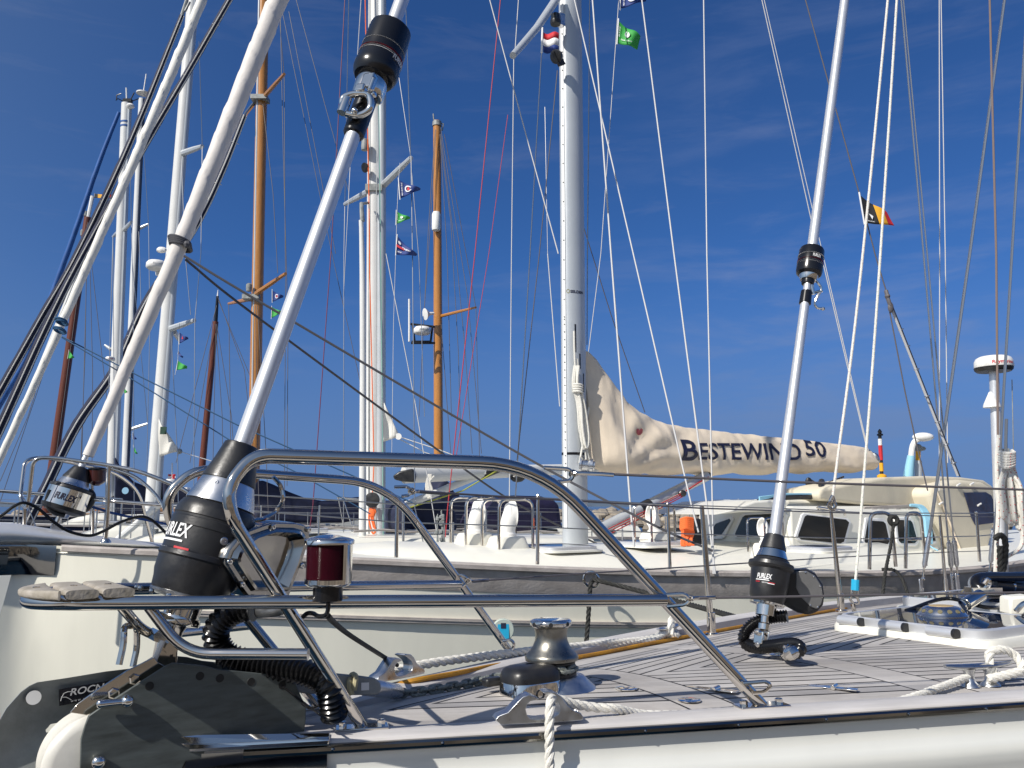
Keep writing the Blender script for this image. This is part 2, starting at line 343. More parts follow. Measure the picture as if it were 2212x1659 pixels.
# pontoon the photographer stands on, and the walkway the bows point at
def planks(name, fr, s0, s1, o0, o1, along):
    m = mat(name + '_planks', (.38, .36, .33), .85, 0, .3, 6, .3, 50, c2=(.50, .48, .44)); mb = MB(); k = 0
    a0, a1, b0, b1 = (s0, s1, o0, o1) if along else (o0, o1, s0, s1); x = a0
    while x < a1:
        c = (x + .07, (b0 + b1) / 2) if along else ((b0 + b1) / 2, x + .07); p = fr.bp(*c, 0); p.z = .52
        mb.box(p, fr.d, Vector((-fr.d.y, fr.d.x, 0)), (0, 0, 1), .132 if along else b1 - b0, b1 - b0 if along else .132, .04); x += .145
    p = fr.bp((s0 + s1) / 2, (o0 + o1) / 2, 0); p.z = .28
    mb.box(p, fr.d, Vector((-fr.d.y, fr.d.x, 0)), (0, 0, 1), s1 - s0 - .1, o1 - o0 - .1, .40)
    return obj(name, mb, m, kind='structure', smooth=False)
planks('pontoon', FB, -2.2, 13, -2.6, -1.45, True)
planks('walkway', FB, -5.2, -2.25, -14, 60, False)

# stone embankment behind the photographer (seen mirrored in the polished steel)
em = MB(); rows = []
for i in range(111):
    s = -22 + i * .5; row = []
    for k in range(24):
        o = -5.2 - k * .42; z = min(4.2, .2 + k * .32) if k < 16 else 4.2 + .02 * k; q = Vector((s * 1.1, o * 1.1, 3)); z += .35 * mnoise.noise(q) + .28 * mnoise.noise(q * 2.3)
        p = FB.bp(s, o + .25 * mnoise.noise(q * 1.7 + Vector((9, 0, 0))), 0); p.z = z - (.5 if k == 0 else 0); row.append(p)
    rows.append(row)
em.grid(rows); obj('stone_embankment', em, mat('embankment_stone', (.07, .06, .05), .9, 0, .3, 1.1, .6, 3, c2=(.36, .29, .21)), kind='structure', ang=20)

# ================================================================== the boat in front
FORE = empty('sailboat', FB.bp(5, 0, 0) * 1 - Vector((0, 0, FB.bp(5, 0, 0).z)), 'white foreground sailboat with teak deck, steel bow rails and black furling drums', 'sailboat')
def beam(s):
    t = s - 1.46
    v = .5114 + .37824 * t - .03415 * t * t + .003018 * t ** 3 if s < 4 else 1.30 + (s - 4) * .245 - (s - 4) ** 2 * .018
    return max(v, .012)
def caph(s): t = s - 1.46; return -.39828 - .009157 * t - .00333 * t * t if s < 6 else -.5085 - .03 * (s - 6)
S0 = .235
ST = [S0 + .03 * i for i in range(12)] + [.6 + .1 * i for i in range(34)] + [4.2 + .4 * i for i in range(12)]
# hull with moulded bulge under the rail
def hull_side(sg, s):
    b, h = beam(s), caph(s); fl = .07 + .10 * max(0, 1 - s / 4)
    pr = [(0, 0), (.006, .030), (.004, .052), (-.004, .066), (-.010, .082), (-.0105, .098), (-.003, .116), (.010, .150)]
    pts = [FB.bp(s, sg * max(.008, b - .004 - q), h - .018 - z) for q, z in pr]
    for z in (.3, .6, .9, 1.25, 1.62):
        pts.append(FB.bp(s + z * .10 * max(0, 1 - s / 2), sg * max(.006, b - .006 - fl * z * (1 - .2 * z)), h - .018 - z))
    return pts
hm = MB()
for sg in (-1, 1): hm.grid([hull_side(sg, s) for s in ST])
HULL = obj('hull', hm, M['hull_white'], FORE, ang=60)
st = MB()
st.grid([[FB.bp(s, -(beam(s) - .010 - (.07 + .10 * max(0, 1 - s / 4)) * z * (1 - .2 * z)) - .004 , caph(s) - .018 - z) for z in (.175, .26)] for s in ST[14:]])
obj('hull_stripe', st, M['teal'], FORE)
# covering board (cap rail)
def cap_sect(sg, s):
    b, h = beam(s), caph(s); wdt = min(.098, b * 1.0)
    return [FB.bp(s, sg * (b - q), h + z) for q, z in ((0, -.018), (-.002, -.009), (0, -.001), (.006, .002), (wdt * .5, .004), (wdt - .006, .002), (wdt, -.002), (wdt, -.045))]
cm = MB()
for sg in (-1, 1): cm.grid([cap_sect(sg, s) for s in ST])
def plank_mat(name, base, hi, uvw=False, lines=True):
    m = mat(name, base, .75); n = m.node_tree; b = n.nodes['Principled BSDF']; lk = n.links.new
    t = n.nodes.new('ShaderNodeUVMap'); mp_ = n.nodes.new('ShaderNodeMapping'); mp_.inputs['Scale'].default_value = (2.2, 46, 1); lk(t.outputs[0], mp_.inputs[0])
    q = n.nodes.new('ShaderNodeTexNoise'); q.inputs['Scale'].default_value = 3.; q.inputs['Detail'].default_value = 8; q.inputs['Roughness'].default_value = .65; lk(mp_.outputs[0], q.inputs['Vector'])
    q2 = n.nodes.new('ShaderNodeTexNoise'); q2.inputs['Scale'].default_value = 5.; q2.inputs['Detail'].default_value = 5; lk(t.outputs[0], q2.inputs['Vector'])
    ad = n.nodes.new('ShaderNodeMath'); ad.operation = 'MULTIPLY_ADD'; ad.inputs[1].default_value = .5; lk(q.outputs['Fac'], ad.inputs[0])
    mu = n.nodes.new('ShaderNodeMath'); mu.operation = 'MULTIPLY'; mu.inputs[1].default_value = .5; lk(q2.outputs['Fac'], mu.inputs[0]); lk(mu.outputs[0], ad.inputs[2])
    r = n.nodes.new('ShaderNodeValToRGB'); r.color_ramp.elements[0].position = .33; r.color_ramp.elements[1].position = .66
    r.color_ramp.elements[0].color = (*base, 1); r.color_ramp.elements[1].color = (*hi, 1); lk(ad.outputs[0], r.inputs[0])
    bn = n.nodes.new('ShaderNodeBump'); bn.inputs['Strength'].default_value = .35; bn.inputs['Distance'].default_value = .002; lk(q.outputs['Fac'], bn.inputs['Height']); lk(bn.outputs[0], b.inputs['Normal'])
    outc = r.outputs[0]
    if lines:
        sx = n.nodes.new('ShaderNodeSeparateXYZ'); lk(t.outputs[0], sx.inputs[0])
        def mth(op, a, bb=None, c=None):
            k = n.nodes.new('ShaderNodeMath'); k.operation = op
            for i, vv in enumerate((a, bb, c)):
                if vv is None: continue
                if isinstance(vv, (int, float)): k.inputs[i].default_value = vv
                else: lk(vv, k.inputs[i])
            return k.outputs[0]
        PW = .047
        v = sx.outputs[1]; u = sx.outputs[0]
        wv = n.nodes.new('ShaderNodeUVMap'); wv.uv_map = 'uv'
        idx = mth('FLOOR', mth('DIVIDE', v, PW)); fr = mth('FRACT', mth('DIVIDE', v, PW))
        seam = mth('LESS_THAN', mth('ABSOLUTE', mth('SUBTRACT', fr, .5)), .088)
        seam = mth('MULTIPLY', seam, mth('GREATER_THAN', v, .125))
        # each plank its own tone, and butt joints
        wn = n.nodes.new('ShaderNodeTexWhiteNoise'); wn.noise_dimensions = '1D'; lk(mth('FLOOR', mth('ADD', mth('DIVIDE', v, PW), .5)), wn.inputs['W'])
        # cross boards
        board = None; edge = None
        for (s0, w_) in ((1.50, .062), (2.16, .070)):
            dd = mth('ABSOLUTE', mth('SUBTRACT', u, s0)); i_ = mth('LESS_THAN', dd, w_); e_ = mth('LESS_THAN', mth('ABSOLUTE', mth('SUBTRACT', dd, w_)), .0035)
            board = i_ if board is None else mth('MAXIMUM', board, i_); edge = e_ if edge is None else mth('MAXIMUM', edge, e_)
        seam = mth('MAXIMUM', mth('MULTIPLY', seam, mth('SUBTRACT', 1, board)), edge)
        m0 = n.nodes.new('ShaderNodeMixRGB'); m0.blend_type = 'MULTIPLY'; m0.inputs['Fac'].default_value = .9
        gr = n.nodes.new('ShaderNodeValToRGB'); gr.color_ramp.elements[0].color = (.70, .70, .72, 1); gr.color_ramp.elements[1].color = (1.1, 1.08, 1.05, 1); lk(wn.outputs['Value'], gr.inputs[0])
        q3 = n.nodes.new('ShaderNodeTexNoise'); q3.inputs['Scale'].default_value = 3.2; q3.inputs['Detail'].default_value = 7; q3.inputs['Roughness'].default_value = .7; lk(t.outputs[0], q3.inputs['Vector'])
        st_ = n.nodes.new('ShaderNodeValToRGB'); st_.color_ramp.elements[0].position = .30; st_.color_ramp.elements[1].position = .62; st_.color_ramp.elements[0].color = (.74, .71, .68, 1); st_.color_ramp.elements[1].color = (1.06, 1.06, 1.06, 1); lk(q3.outputs['Fac'], st_.inputs[0])
        m3 = n.nodes.new('ShaderNodeMixRGB'); m3.blend_type = 'MULTIPLY'; m3.inputs['Fac'].default_value = .8; lk(outc, m3.inputs['Color1']); lk(st_.outputs[0], m3.inputs['Color2']); outc = m3.outputs[0]
        lk(outc, m0.inputs['Color1']); lk(gr.outputs[0], m0.inputs['Color2'])
        m1 = n.nodes.new('ShaderNodeMixRGB'); m1.inputs['Color2'].default_value = (.012, .012, .013, 1); lk(seam, m1.inputs['Fac']); lk(m0.outputs[0], m1.inputs['Color1']); outc = m1.outputs[0]
    lk(outc, b.inputs['Base Color']); return m
M['cap'] = plank_mat('cap_teak', (.45, .43, .415), (.61, .585, .57), lines=False)
M['deck'] = plank_mat('deck_teak', (.36, .345, .332), (.535, .515, .497))
cm.uv = [(s, sg * 3 + k * .014) for sg in (-1, 1) for s in ST for k in range(8)]
obj('cap_rail', cm, M['cap'], FORE, ang=50)
# deck
dm = MB(); rows = []; uv = []
ND = 24
def deckh(s, o):
    b = max(beam(s), .03); return caph(s) + .004 - .050 * min(1.2, (o / b)) ** 2
for s in ST:
    b = beam(s) - min(.09, beam(s) * .9); row = []
    for k in range(ND + 1):
        o = -b + 2 * b * k / ND; row.append(FB.bp(s, o, deckh(s, o))); uv.append((s + .10 * abs(o) ** 1.5, b - abs(o)))
    rows.append(row)
dm.grid(rows); dm.uv = uv
obj('deck', dm, M['deck'], FORE, ang=60)
def DK(x, y, lift=0.):                       # point of the deck seen at this place
    p = FB.h(x, y, -.395)
    for _ in range(6): s, o, _h = FB.so(p); p = FB.h(x, y, deckh(max(s, S0), o) + lift)
    return p
def CAP(x, y, lift=.004):
    p = FB.h(x, y, -.395)
    for _ in range(6): s, o, _h = FB.so(p); p = FB.h(x, y, caph(s) + lift)
    return p
# steel rub rail along the rail's edge, with screw heads
for sg in (-1, 1):
    rm = MB(); rm.tube([FB.bp(s, sg * (beam(s) + .002), caph(s) - .014) for s in ST[8:]], .0095, 10)
    for i in range(26):
        s = .62 + i * .19; rm.ball(FB.bp(s, sg * (beam(s) + .012), caph(s) - .013), .0038, 8)
    obj('rub_rail', rm, M['dark_mirror'], FORE)
# polished stem plate wrapped round the bow
bm = MB(); SB = [S0 - .03 + .0255 * i for i in range(17)]
for sg in (-1, 1):
    bm.grid([[FB.bp(s, sg * (max(.03, beam(s)) + .004), caph(s) - .010), FB.bp(s, sg * (max(.03, beam(s)) + .004), caph(s) - .07), FB.bp(s + .01, sg * (max(.025, beam(s) - .02) + .003), caph(s) - .16), FB.bp(s + .03, sg * (max(.02, beam(s) - .06) + .002), caph(s) - .42)] for s in SB])
bm.grid([[FB.bp(SB[0], -.034, caph(.3) - q), FB.bp(SB[0] - .02, 0, caph(.3) - q), FB.bp(SB[0], .034, caph(.3) - q)] for q in (-.0, .07, .16, .42)])
obj('stem_plate', bm, M['dark_mirror'], FORE, ang=50)
fm = MB()
fl = [FB.bp(s, -(max(.035, beam(s)) + .014), caph(s) + .006) for s in SB] + [FB.bp(SB[-1] + .02, -(beam(SB[-1]) - .03), caph(.5) + .006), FB.bp(SB[4], -.05, caph(.4) + .034), FB.bp(SB[0] - .01, -.03, caph(.3) + .006)]
fm.prism(fl, Vector((0, 0, -.012))); obj('stem_plate_flange', fm, M['chrome'], FORE, bevel=.003)

# ---------------------------------------------------------------- bow rails (pulpit)
PUL = empty('pulpit', FB.bp(1.0, 0, -.39), None, None, parent=FORE)
def railtube(name, path, r, m='steel', seg=14, parent=PUL): mb = MB(); mb.tube(path, r, seg); return obj(name, mb, M[m], parent, ang=60)
nb2 = CAP(1645, 1523, .006); nb1 = CAP(782, 1570, .006); fb2 = CAP(1105, 1412, .006); fb1 = FB.bp(FB.so(nb1)[0], -FB.so(nb1)[1], FB.so(nb1)[2])
Yl = 1.47
near = [nb2, P(1165, 1003, 1.70), P(545, 984, Yl + .03), P(492, 1050, Yl), P(500, 1120, Yl), nb1]
pth = fillet(near, [.13, .10, .06, .07], 9); n_ = len(pth)
rad = [.0140 - .0025 * max(0, min(1, (i - n_ * .33) / (n_ * .15))) for i in range(n_)]
for i in range(n_):
    if i > n_ * .82: rad[i] = .0118
railtube('top_rail', pth, rad)
far = [fb2, P(838, 1043, 2.33), P(420, 1014, 1.93), P(360, 1068, 1.90), P(366, 1128, 1.91), fb1]
pth = fillet(far, [.15, .10, .06, .07], 9)
railtube('top_rail', pth, .0118)
Lj = P(1437, 1296, 1.787); Ljf = P(992, 1262, 2.51)
low = [Lj, P(128, 1303, 1.437), P(55, 1300, 1.47), P(66, 1289, 1.55), P(160, 1274, 1.67), Ljf]
railtube('lower_rail', fillet(low, [.05, .06, .05, .05], 8), .0125)
nl = P(666, 1413, 1.50)
railtube('strut', fillet([P(322, 1311, 1.50), P(398, 1412, 1.51), nl], [.07], 8), .0098)
fl_ = P(540, 1352, 2.03)
railtube('strut', fillet([P(262, 1310, 1.60), P(318, 1374, 1.66), fl_], [.06], 8), .0095)
wg = MB(); wg.tube(spline([P(590, 1030, 1.50), P(606, 1050, 1.51), P(611, 1078, 1.51), P(596, 1105, 1.51), P(570, 1120, 1.49), P(548, 1124, 1.475)], 6), .0042, 8); obj('wire_loop', wg, M['steel'], PUL)
for (pts, r) in (([(1175, 1010, 1.72), (1228, 1013, 1.73), (1240, 1024, 1.73), (1233, 1038, 1.73), (1206, 1041, 1.72)], .0042), ([(1428, 1286, 1.80), (1478, 1283, 1.80), (1491, 1294, 1.80), (1480, 1306, 1.80), (1440, 1310, 1.80)], .0045),
                 ([(852, 1052, 2.34), (880, 1051, 2.35), (890, 1060, 2.35), (884, 1070, 2.35), (868, 1072, 2.34)], .0045), ([(975, 1244, 2.53), (1000, 1242, 2.53), (1012, 1252, 2.53), (1004, 1264, 2.53), (990, 1270, 2.53)], .0045),
                 ([(1605, 1476, 1.86), (1655, 1472, 1.86), (1666, 1481, 1.86), (1652, 1495, 1.86), (1625, 1497, 1.86)], .0042), ([(1085, 1385, 2.66), (1104, 1381, 2.66), (1112, 1392, 2.66), (1106, 1404, 2.66), (1094, 1407, 2.66)], .0045)):
    e = MB(); e.tube(fillet(PP(pts), .02, 5), r, 8); obj('lifeline_eye', e, M['steel'], PUL)
for p, L_, Wd in ((nb2, .116, .06), (nb1, .105, .055), (fb2, .11, .06), (fb1, .1, .05)):
    e = MB(); tn = FB.d if p in (fb2, fb1) else (FB.d * .96 - FB.N * .27).normalized(); nn = FB.u.cross(tn)
    if p in (nb2, nb1): tn = (FB.d * .92 - FB.N * .37).normalized(); nn = FB.u.cross(tn)
    e.box(p + FB.u * -.001, tn, nn, FB.u, L_, Wd * .8, .006)
    fo = obj('foot_plate', e, M['steel'], PUL, bevel=.002)
    for k in (-1, 1):
        g = MB(); g.lathe(p + tn * k * L_ * .36 + FB.u * .002, FB.u, [(0, .0085), (.009, .0085), (.011, .006)], 6); obj('bolt', g, M['steel'], fo, ang=20)
# teak slats of the bow step
hs_ = FB.so(P(300, 1302, 1.49))[2] + .0125 + .0075
for i, (xa, xb) in enumerate(((47, 131), (137, 213), (217, 289))):
    sa = FB.so(FB.c(xa + 2, 1281, -.145))[0]; sb = FB.so(FB.c(xb - 2, 1281, -.145))[0]; mb = MB(); rows = []; wf = .13
    for k in range(13):
        o = -.165 + .30 * k / 12; a, b_ = sa, sb
        if i == 0: q = abs(o + .015) / .15; a = sa + .05 * q ** 2.2
        mid = (a + b_) / 2; hw = (b_ - a) / 2; row = []
        for t in range(20):
            w_ = 2 * math.pi * t / 20; cs, sn = math.cos(w_), math.sin(w_)
            ex = math.copysign(abs(cs) ** .35, cs); ez = math.copysign(abs(sn) ** .75, sn)
            row.append(FB.bp(mid + hw * ex, o, hs_ + .0078 * ez))
        rows.append(row)
    mb.grid(rows, True); n0 = 13 * 20
    mb.f += [tuple(range(20))[::-1], tuple(range(12 * 20, 13 * 20))]
    sl_ = obj('step_slat', mb, M['teak_end'], PUL, ang=50)
    g = MB(); g.lathe(FB.bp((sa + sb) / 2, -.03, hs_ + .0076), FB.u, [(0, .006), (.002, .006)], 10); obj('screw', g, M['steel'], sl_)

# ---------------------------------------------------------------- lifelines and far stanchions
def wire(name, pts, r, m, parent, seg=7): mb = MB(); mb.tube(PP(pts), r, seg); return obj(name, mb, M[m], parent)
def fitting(pts, r, parent):
    mb = MB(); q = PP(pts); mb.tube(q, r, 10); mb.ring(q[0], Vector((0, 1, .3)), r * 1.5, r * .55, 12, 6); mb.ball(q[0] + (q[1] - q[0]) * .3, r * 1.5, 8); return obj('wire_terminal', mb, M['steel'], parent)
l = wire('lifeline', [(1262, 1022, 1.735), (1700, 1041, 1.86), (2300, 1061, 2.06), (3300, 1085, 2.8)], .0029, 'wire_cover', FORE); fitting([(1237, 1023, 1.73), (1256, 1022, 1.735), (1300, 1024, 1.745), (1325, 1026, 1.75)], .0045, l)
l = wire('lifeline', [(1510, 1292, 1.80), (1700, 1289, 1.86), (2300, 1278, 2.06), (3300, 1250, 2.8)], .0026, 'wire_cover', FORE); fitting([(1489, 1293, 1.80), (1510, 1292, 1.805), (1545, 1291, 1.81)], .0040, l)
l = wire('lifeline', [(905, 1062, 2.36), (1105, 1074, 2.7), (1517, 1098, 3.45), (1797, 1107, 4.4), (2031, 1115, 6.1), (2180, 1117, 8)], .0034, 'wire_cover', FORE); fitting([(889, 1061, 2.35), (905, 1062, 2.37), (960, 1066, 2.46)], .0055, l)
l = wire('lifeline', [(1020, 1256, 2.54), (1261, 1239, 2.9), (1526, 1222, 3.46), (1806, 1204, 4.42), (2038, 1193, 6.1), (2180, 1188, 8)], .003, 'wire_cover', FORE); fitting([(1011, 1254, 2.53), (1022, 1256, 2.55), (1055, 1253, 2.6)], .0048, l)
for (a, b_, Y) in (((1516, 1093), (1537, 1366), 3.46), ((1795, 1104), (1817, 1316), 4.42), ((2030, 1113), (2043, 1275), 6.1)):
    mb = MB(); p, q = P(*b_, Y), P(*a, Y); mb.tube([p, p.lerp(q, .35), p.lerp(q, .6), q], [.0125, .0125, .0118, .0088], 12); so1 = obj('stanchion', mb, M['steel'], FORE)
    g = MB(); g.lathe(p - Vector((0, 0, .012)), (0, 0, 1), [(0, .03), (.008, .03), (.012, .018), (.09, .017), (.092, .013)], 16); obj('socket', g, M['steel'], so1)
# ---------------------------------------------------------------- furling gear helpers
def axis_lathe(A, B, prof, seg=40):           # prof: (distance from A along A->B, radius)
    mb = MB(); mb.lathe(A, (B - A), prof, seg); return mb
def axpt(fr, line, y):                        # centre-plane point of a furler's axis at picture height y
    (x0, y0), (x1, y1) = line; return fr.c(x0 + (x1 - x0) * (y - y0) / (y1 - y0), y)
def rprof(fr, line, A, B, lst):
    ax = (B - A).normalized(); out = []
    for y, r in lst:
        p = axpt(fr, line, y); out.append(((p - A).dot(ax), r * p.y / F))
    return sorted(out)
def wrap(A, ax, t0, rad, ang0, slope=0., tilt=0.):       # a cylinder's skin as a drawing surface
    ax = ax.normalized(); toc = Vector((EYE.x - A.x, EYE.y - A.y, EYE.z - A.z)); e = (toc - ax * toc.dot(ax)).normalized(); b = ax.cross(e)
    def fn(u, v):
        t = t0 + v + u * tilt; r = rad + slope * v; w = ang0 + u / rad; return A + ax * t + (e * math.cos(w) + b * math.sin(w)) * r
    return fn
def skin_patch(fn, u0, u1, v0, v1, n=14):
    mb = MB(); mb.grid([[fn(u0 + (u1 - u0) * i / n, v0 + (v1 - v0) * j / 3) for j in range(4)] for i in range(n + 1)]); return mb

# ---------------------------------------------------------------- forestay furler
LF = ((868, 0), (523, 961)); LD = ((523, 961), (405, 1290))
FUR = empty('forestay_furler', FB.c(380, 1370), None, None, parent=FORE)
A, B = axpt(FB, LF, 975), axpt(FB, LF, 285)
fd = (axpt(FB, LF, -900) - A)
def foil(name, p, q, r0, r1, parent, groove=True, m='alu'):
    mb = MB(); ax = (q - p).normalized(); e = (EYE - p); e = (e - ax * e.dot(ax)).normalized(); b = ax.cross(e); rows = []
    for i in range(9):
        t = i / 8; c = p.lerp(q, t); r = r0 + (r1 - r0) * t; row = []
        for k in range(36):
            w = 2 * math.pi * k / 36; rr = r
            if groove and k in (7, 10, 26, 29): rr = r * .90
            row.append(c + (e * math.cos(w - .2) * 1.25 + b * math.sin(w - .2)) * rr)
        rows.append(row)
    mb.grid(rows, True); return obj(name, mb, M[m], parent, ang=30)
foil('foil', A, B, .0185, .0180, FUR)
foil('foil', axpt(FB, LF, 78), axpt(FB, LF, -1500), .0178, .0165, FUR)
# drum
DA, DB = axpt(FB, LD, 1330), axpt(FB, LD, 961); dax = DB - DA
def dl(name, lst, m, seg=56, ang=30): return obj(name, axis_lathe(DA, DB, rprof(FB, LD, DA, DB, lst), seg), M[m], FUR, ang=ang)
dl('collar', [(961, 33), (963, 36), (968, 37.5), (1000, 45), (1036, 56), (1041, 57), (1042, 54)], 'black')
dl('cone', [(1042, 55), (1046, 57), (1088, 72), (1092, 73), (1094, 70)], 'brushed')
drum = dl('drum', [(1094, 70), (1096, 75), (1104, 80), (1112, 83), (1126, 85), (1128, 83.5), (1132, 83.5), (1134, 85), (1150, 85.5), (1152, 84), (1200, 84), (1203, 87), (1212, 88), (1216, 85), (1246, 84), (1262, 80), (1280, 78), (1283, 77)], 'black', ang=24)
rim = dl('lower_rim', [(1283, 76), (1285, 79), (1292, 78), (1294, 70), (1297, 62)], 'brushed')
rg = MB(); ax_ = dax.normalized()
for k in range(16):
    w = 2 * math.pi * k / 16; p = axpt(FB, LD, 1295); e = ax_.orthogonal(); b = ax_.cross(e); rg.ball(p + (e * math.cos(w) + b * math.sin(w)) * (72 * p.y / F), .0052, 8)
obj('bolt', rg, M['steel'], rim)
dl('neck', [(1294, 38), (1330, 36), (1331, 42), (1338, 44), (1346, 43), (1350, 26)], 'chrome')
tg = MB(); tp = FB.c(386, 1340); tq = FB.c(366, 1418); tg.lathe(tp, tq - tp, [(0, .022), (.012, .018), (.022, .0135), ((tq - tp).length, .0125)], 20); obj('toggle_shank', tg, M['steel'], FUR)
# lettering on the drum (wraps out of sight on the left)
rD = 84.5 * axpt(FB, LD, 1175).y / F
fn = wrap(DA, dax, (axpt(FB, LD, 1165) - DA).dot(ax_), rD + .0012, -1.0)
lt = MB(); text_on(lt, 'FURLEX', lambda u, v: fn(u, v), .027, width=.088, shear=.15, bold=.02); lt.add([], [])
for (u0, u1, v0, v1) in ((-.044, .034, -.022, -.018),):
    g = skin_patch(fn, u0, u1, v0, v1); lt.add(g.v, g.f)
g = skin_patch(fn, .012, .05, -.042, -.038); lt.add(g.v, g.f)
text_on(lt, 'SELDEN', lambda u, v: fn(u - .018, v - .038), .0065, width=.034, bold=.01)
obj('lettering', lt, M['letter_white'], FUR, smooth=False)
g = skin_patch(fn, .02, .053, -.035, -.031); obj('stripe', g, M['letter_red'], FUR)
def surf(x, y, A_, ax_n, prof):               # where the line of sight meets a turned surface
    ts = [q[0] for q in prof]; rs = [q[1] for q in prof]; Y = .8
    while Y < 14:
        p = P(x, y, Y); t = (p - A_).dot(ax_n)
        if ts[0] <= t <= ts[-1] and (p - A_ - ax_n * t).length < float(np.interp(t, ts, rs)): return p, (p - A_ - ax_n * t).normalized()
        Y += .0015
    return P(x, y, A_.y), Vector((0, -1, 0))
DPROF = rprof(FB, LD, DA, DB, [(963, 36), (1000, 45), (1036, 56), (1046, 57), (1088, 72), (1104, 80), (1112, 83), (1150, 85), (1210, 87), (1246, 84), (1283, 77)])
# screw heads on cone and drum
for (x, y, rr) in ((468, 1042, .0048), (484, 1169, .0078)):
    p0, n0 = surf(x, y, DA, ax_, DPROF); mb = MB(); mb.lathe(p0 + n0 * -.004, n0, [(0, rr), (.005, rr), (.0062, rr * .8), (.0063, rr * .45), (.0045, rr * .4)], 20); obj('screw', mb, M['brushed'], FUR)
# motor housing: black gearbox arm with polished three-cornered cover
def fx(X, Y): return (600 + .4219 * X) / 1.823, (1700 + .4219 * Y) / 1.823
hp0 = FB.c(600, 1180, -.035); hn = (FB.N * .80 - FB.d * .42 + FB.u * .10).normalized()     # plane the cover lies in, facing the camera
def HX(X, Y, dep=0.): p = RP(*fx(X, Y), hp0, hn); return p + hn * dep
out = [(680, 1180), (705, 1110), (800, 990), (905, 920), (1050, 868), (1130, 845), (1350, 850), (1440, 872), (1482, 930), (1474, 1010), (1400, 1250), (1330, 1420), (1285, 1540), (890, 1540), (825, 1450), (690, 1240)]
cxo, cyo = 1090, 1180
def inset(k, f=None): return [(cxo + (x - cxo) * k, cyo + (y - cyo) * k) for x, y in out]
M['cover_steel'] = mat('polished_cover', (.40, .385, .36), .13, 1, .15, 6, rvar=.06)
levels = [(1.0, .060), (1.0, .012), (.985, .004), (.955, .0), (.86, .0), (.80, -.010), (.74, -.012), (.66, .006), (.60, .014), (.30, .014)]
hb = MB(); hb.grid([[HX(x, y, dep) for x, y in inset(k)] for k, dep in levels], True); n0 = len(hb.v) - len(out); hb.f.append(tuple(range(n0, n0 + len(out)))[::-1])
cov = obj('motor_cover', hb, M['cover_steel'], FUR, ang=28, bevel=0)
for X, Y in ((1117, 888), (1450, 912), (712, 1215), (830, 1425), (1385, 1250)):
    c = HX(X, Y, -.002); mb = MB(); mb.lathe(c, -hn, [(0, .0062), (.003, .0062), (.0045, .0045), (.0046, .0024), (.002, .002)], 16); obj('screw', mb, M['chrome'], cov)
gb = MB(); gb.prism([HX(x, y, .058) for x, y in [(760, 720), (900, 770), (1020, 830), (1020, 880), (1350, 900), (1380, 1200), (1250, 1500), (900, 1520), (720, 1470), (640, 1100)]], hn * .09)
obj('gearbox', gb, M['black'], FUR, bevel=.012)
el = MB(); el.tube(spline([P(560, 1322, 1.66), P(600, 1318, 1.62), P(620, 1308, 1.60)]), .012, 12); obj('hose_spigot', el, M['cast'], FUR)
hz = MB(); corrugated(hz, spline([P(546, 1313, 1.66), P(512, 1318, 1.665), P(478, 1342, 1.67), P(466, 1375, 1.68), P(487, 1412, 1.69), P(540, 1432, 1.70), P(600, 1441, 1.70), P(668, 1455, 1.69), P(706, 1482, 1.68), P(718, 1525, 1.69), P(722, 1552, 1.70)], 10), .0235, .0105)
obj('corrugated_hose', hz, M['rubber'], FUR, ang=80)
# swivel at the top of the lower foil
def sw(name, lst, m, seg=48, ang=30):
    A_, B_ = axpt(FB, LF, 300), axpt(FB, LF, 60); return obj(name, axis_lathe(A_, B_, rprof(FB, LF, A_, B_, lst), seg), M[m], FUR, ang=ang)
swv = sw('swivel', [(62, 30), (63, 44), (66, 48), (72, 49), (108, 50.5), (146, 52), (148, 53), (158, 53), (166, 50), (172, 45), (174, 36)], 'gloss_black')
ps = axpt(FB, LF, 120)
for (ya, yb, rr, m, nm) in ((110.5, 111.8, 51.2, 'letter_white', 'stripe'), (125.5, 127.5, 51.9, 'letter_red', 'stripe'), (129.0, 132.5, 52.1, 'letter_white', 'stripe')): sw(nm, [(ya, rr - 3), (ya, rr), (yb, rr + .1), (yb, rr - 3)], m)
Asw = axpt(FB, LF, 300); axw = axpt(FB, LF, 60) - Asw
fs = wrap(Asw, axw, (axpt(FB, LF, 136) - Asw).dot(axw.normalized()), 52.6 * ps.y / F + .001, .85)
lt = MB(); text_on(lt, 'FURLEX', fs, .0135, width=.046, shear=.12, bold=.02); obj('lettering', lt, M['letter_white'], FUR, smooth=False)
sw('swivel_hub', [(172, 35), (176, 37), (206, 36), (210, 33), (211, 20)], 'chrome')
sw('sleeve', [(204, 21), (206, 25), (228, 25), (232, 25), (290, 24.5), (294, 21)], 'gloss_black')
ab = MB(); bb_ = (axw.normalized()); side = (-FB.d * .8 - FB.N * .5); side = (side - bb_ * side.dot(bb_)).normalized()
q0 = axpt(FB, LF, 198)
ab.box(P(797, 178, q0.y - .04), side, bb_, side.cross(bb_), .022, .044, .032); ab.box(P(782, 196, q0.y - .05), side, bb_, side.cross(bb_), .03, .022, .026)
ab.lathe(P(795, 205, q0.y - .045), side.cross(bb_), [(-.022, .008), (.022, .008)], 12)
ab.lathe(P(803, 182, q0.y - .06), bb_, [(-.02, .006), (.02, .006)], 12); obj('shackle_block', ab, M['chrome'], FUR, bevel=.004)
sk = MB(); qy = q0.y - .055
sk.tube(fillet([P(742, 236, qy), P(738, 212, qy), P(760, 203, qy), P(800, 203, qy), P(802, 236, qy), P(776, 252, qy), P(748, 246, qy)], .02, 6), .0085, 12); sk.lathe(P(744, 228, qy), bb_, [(-.022, .012), (.022, .012)], 16)
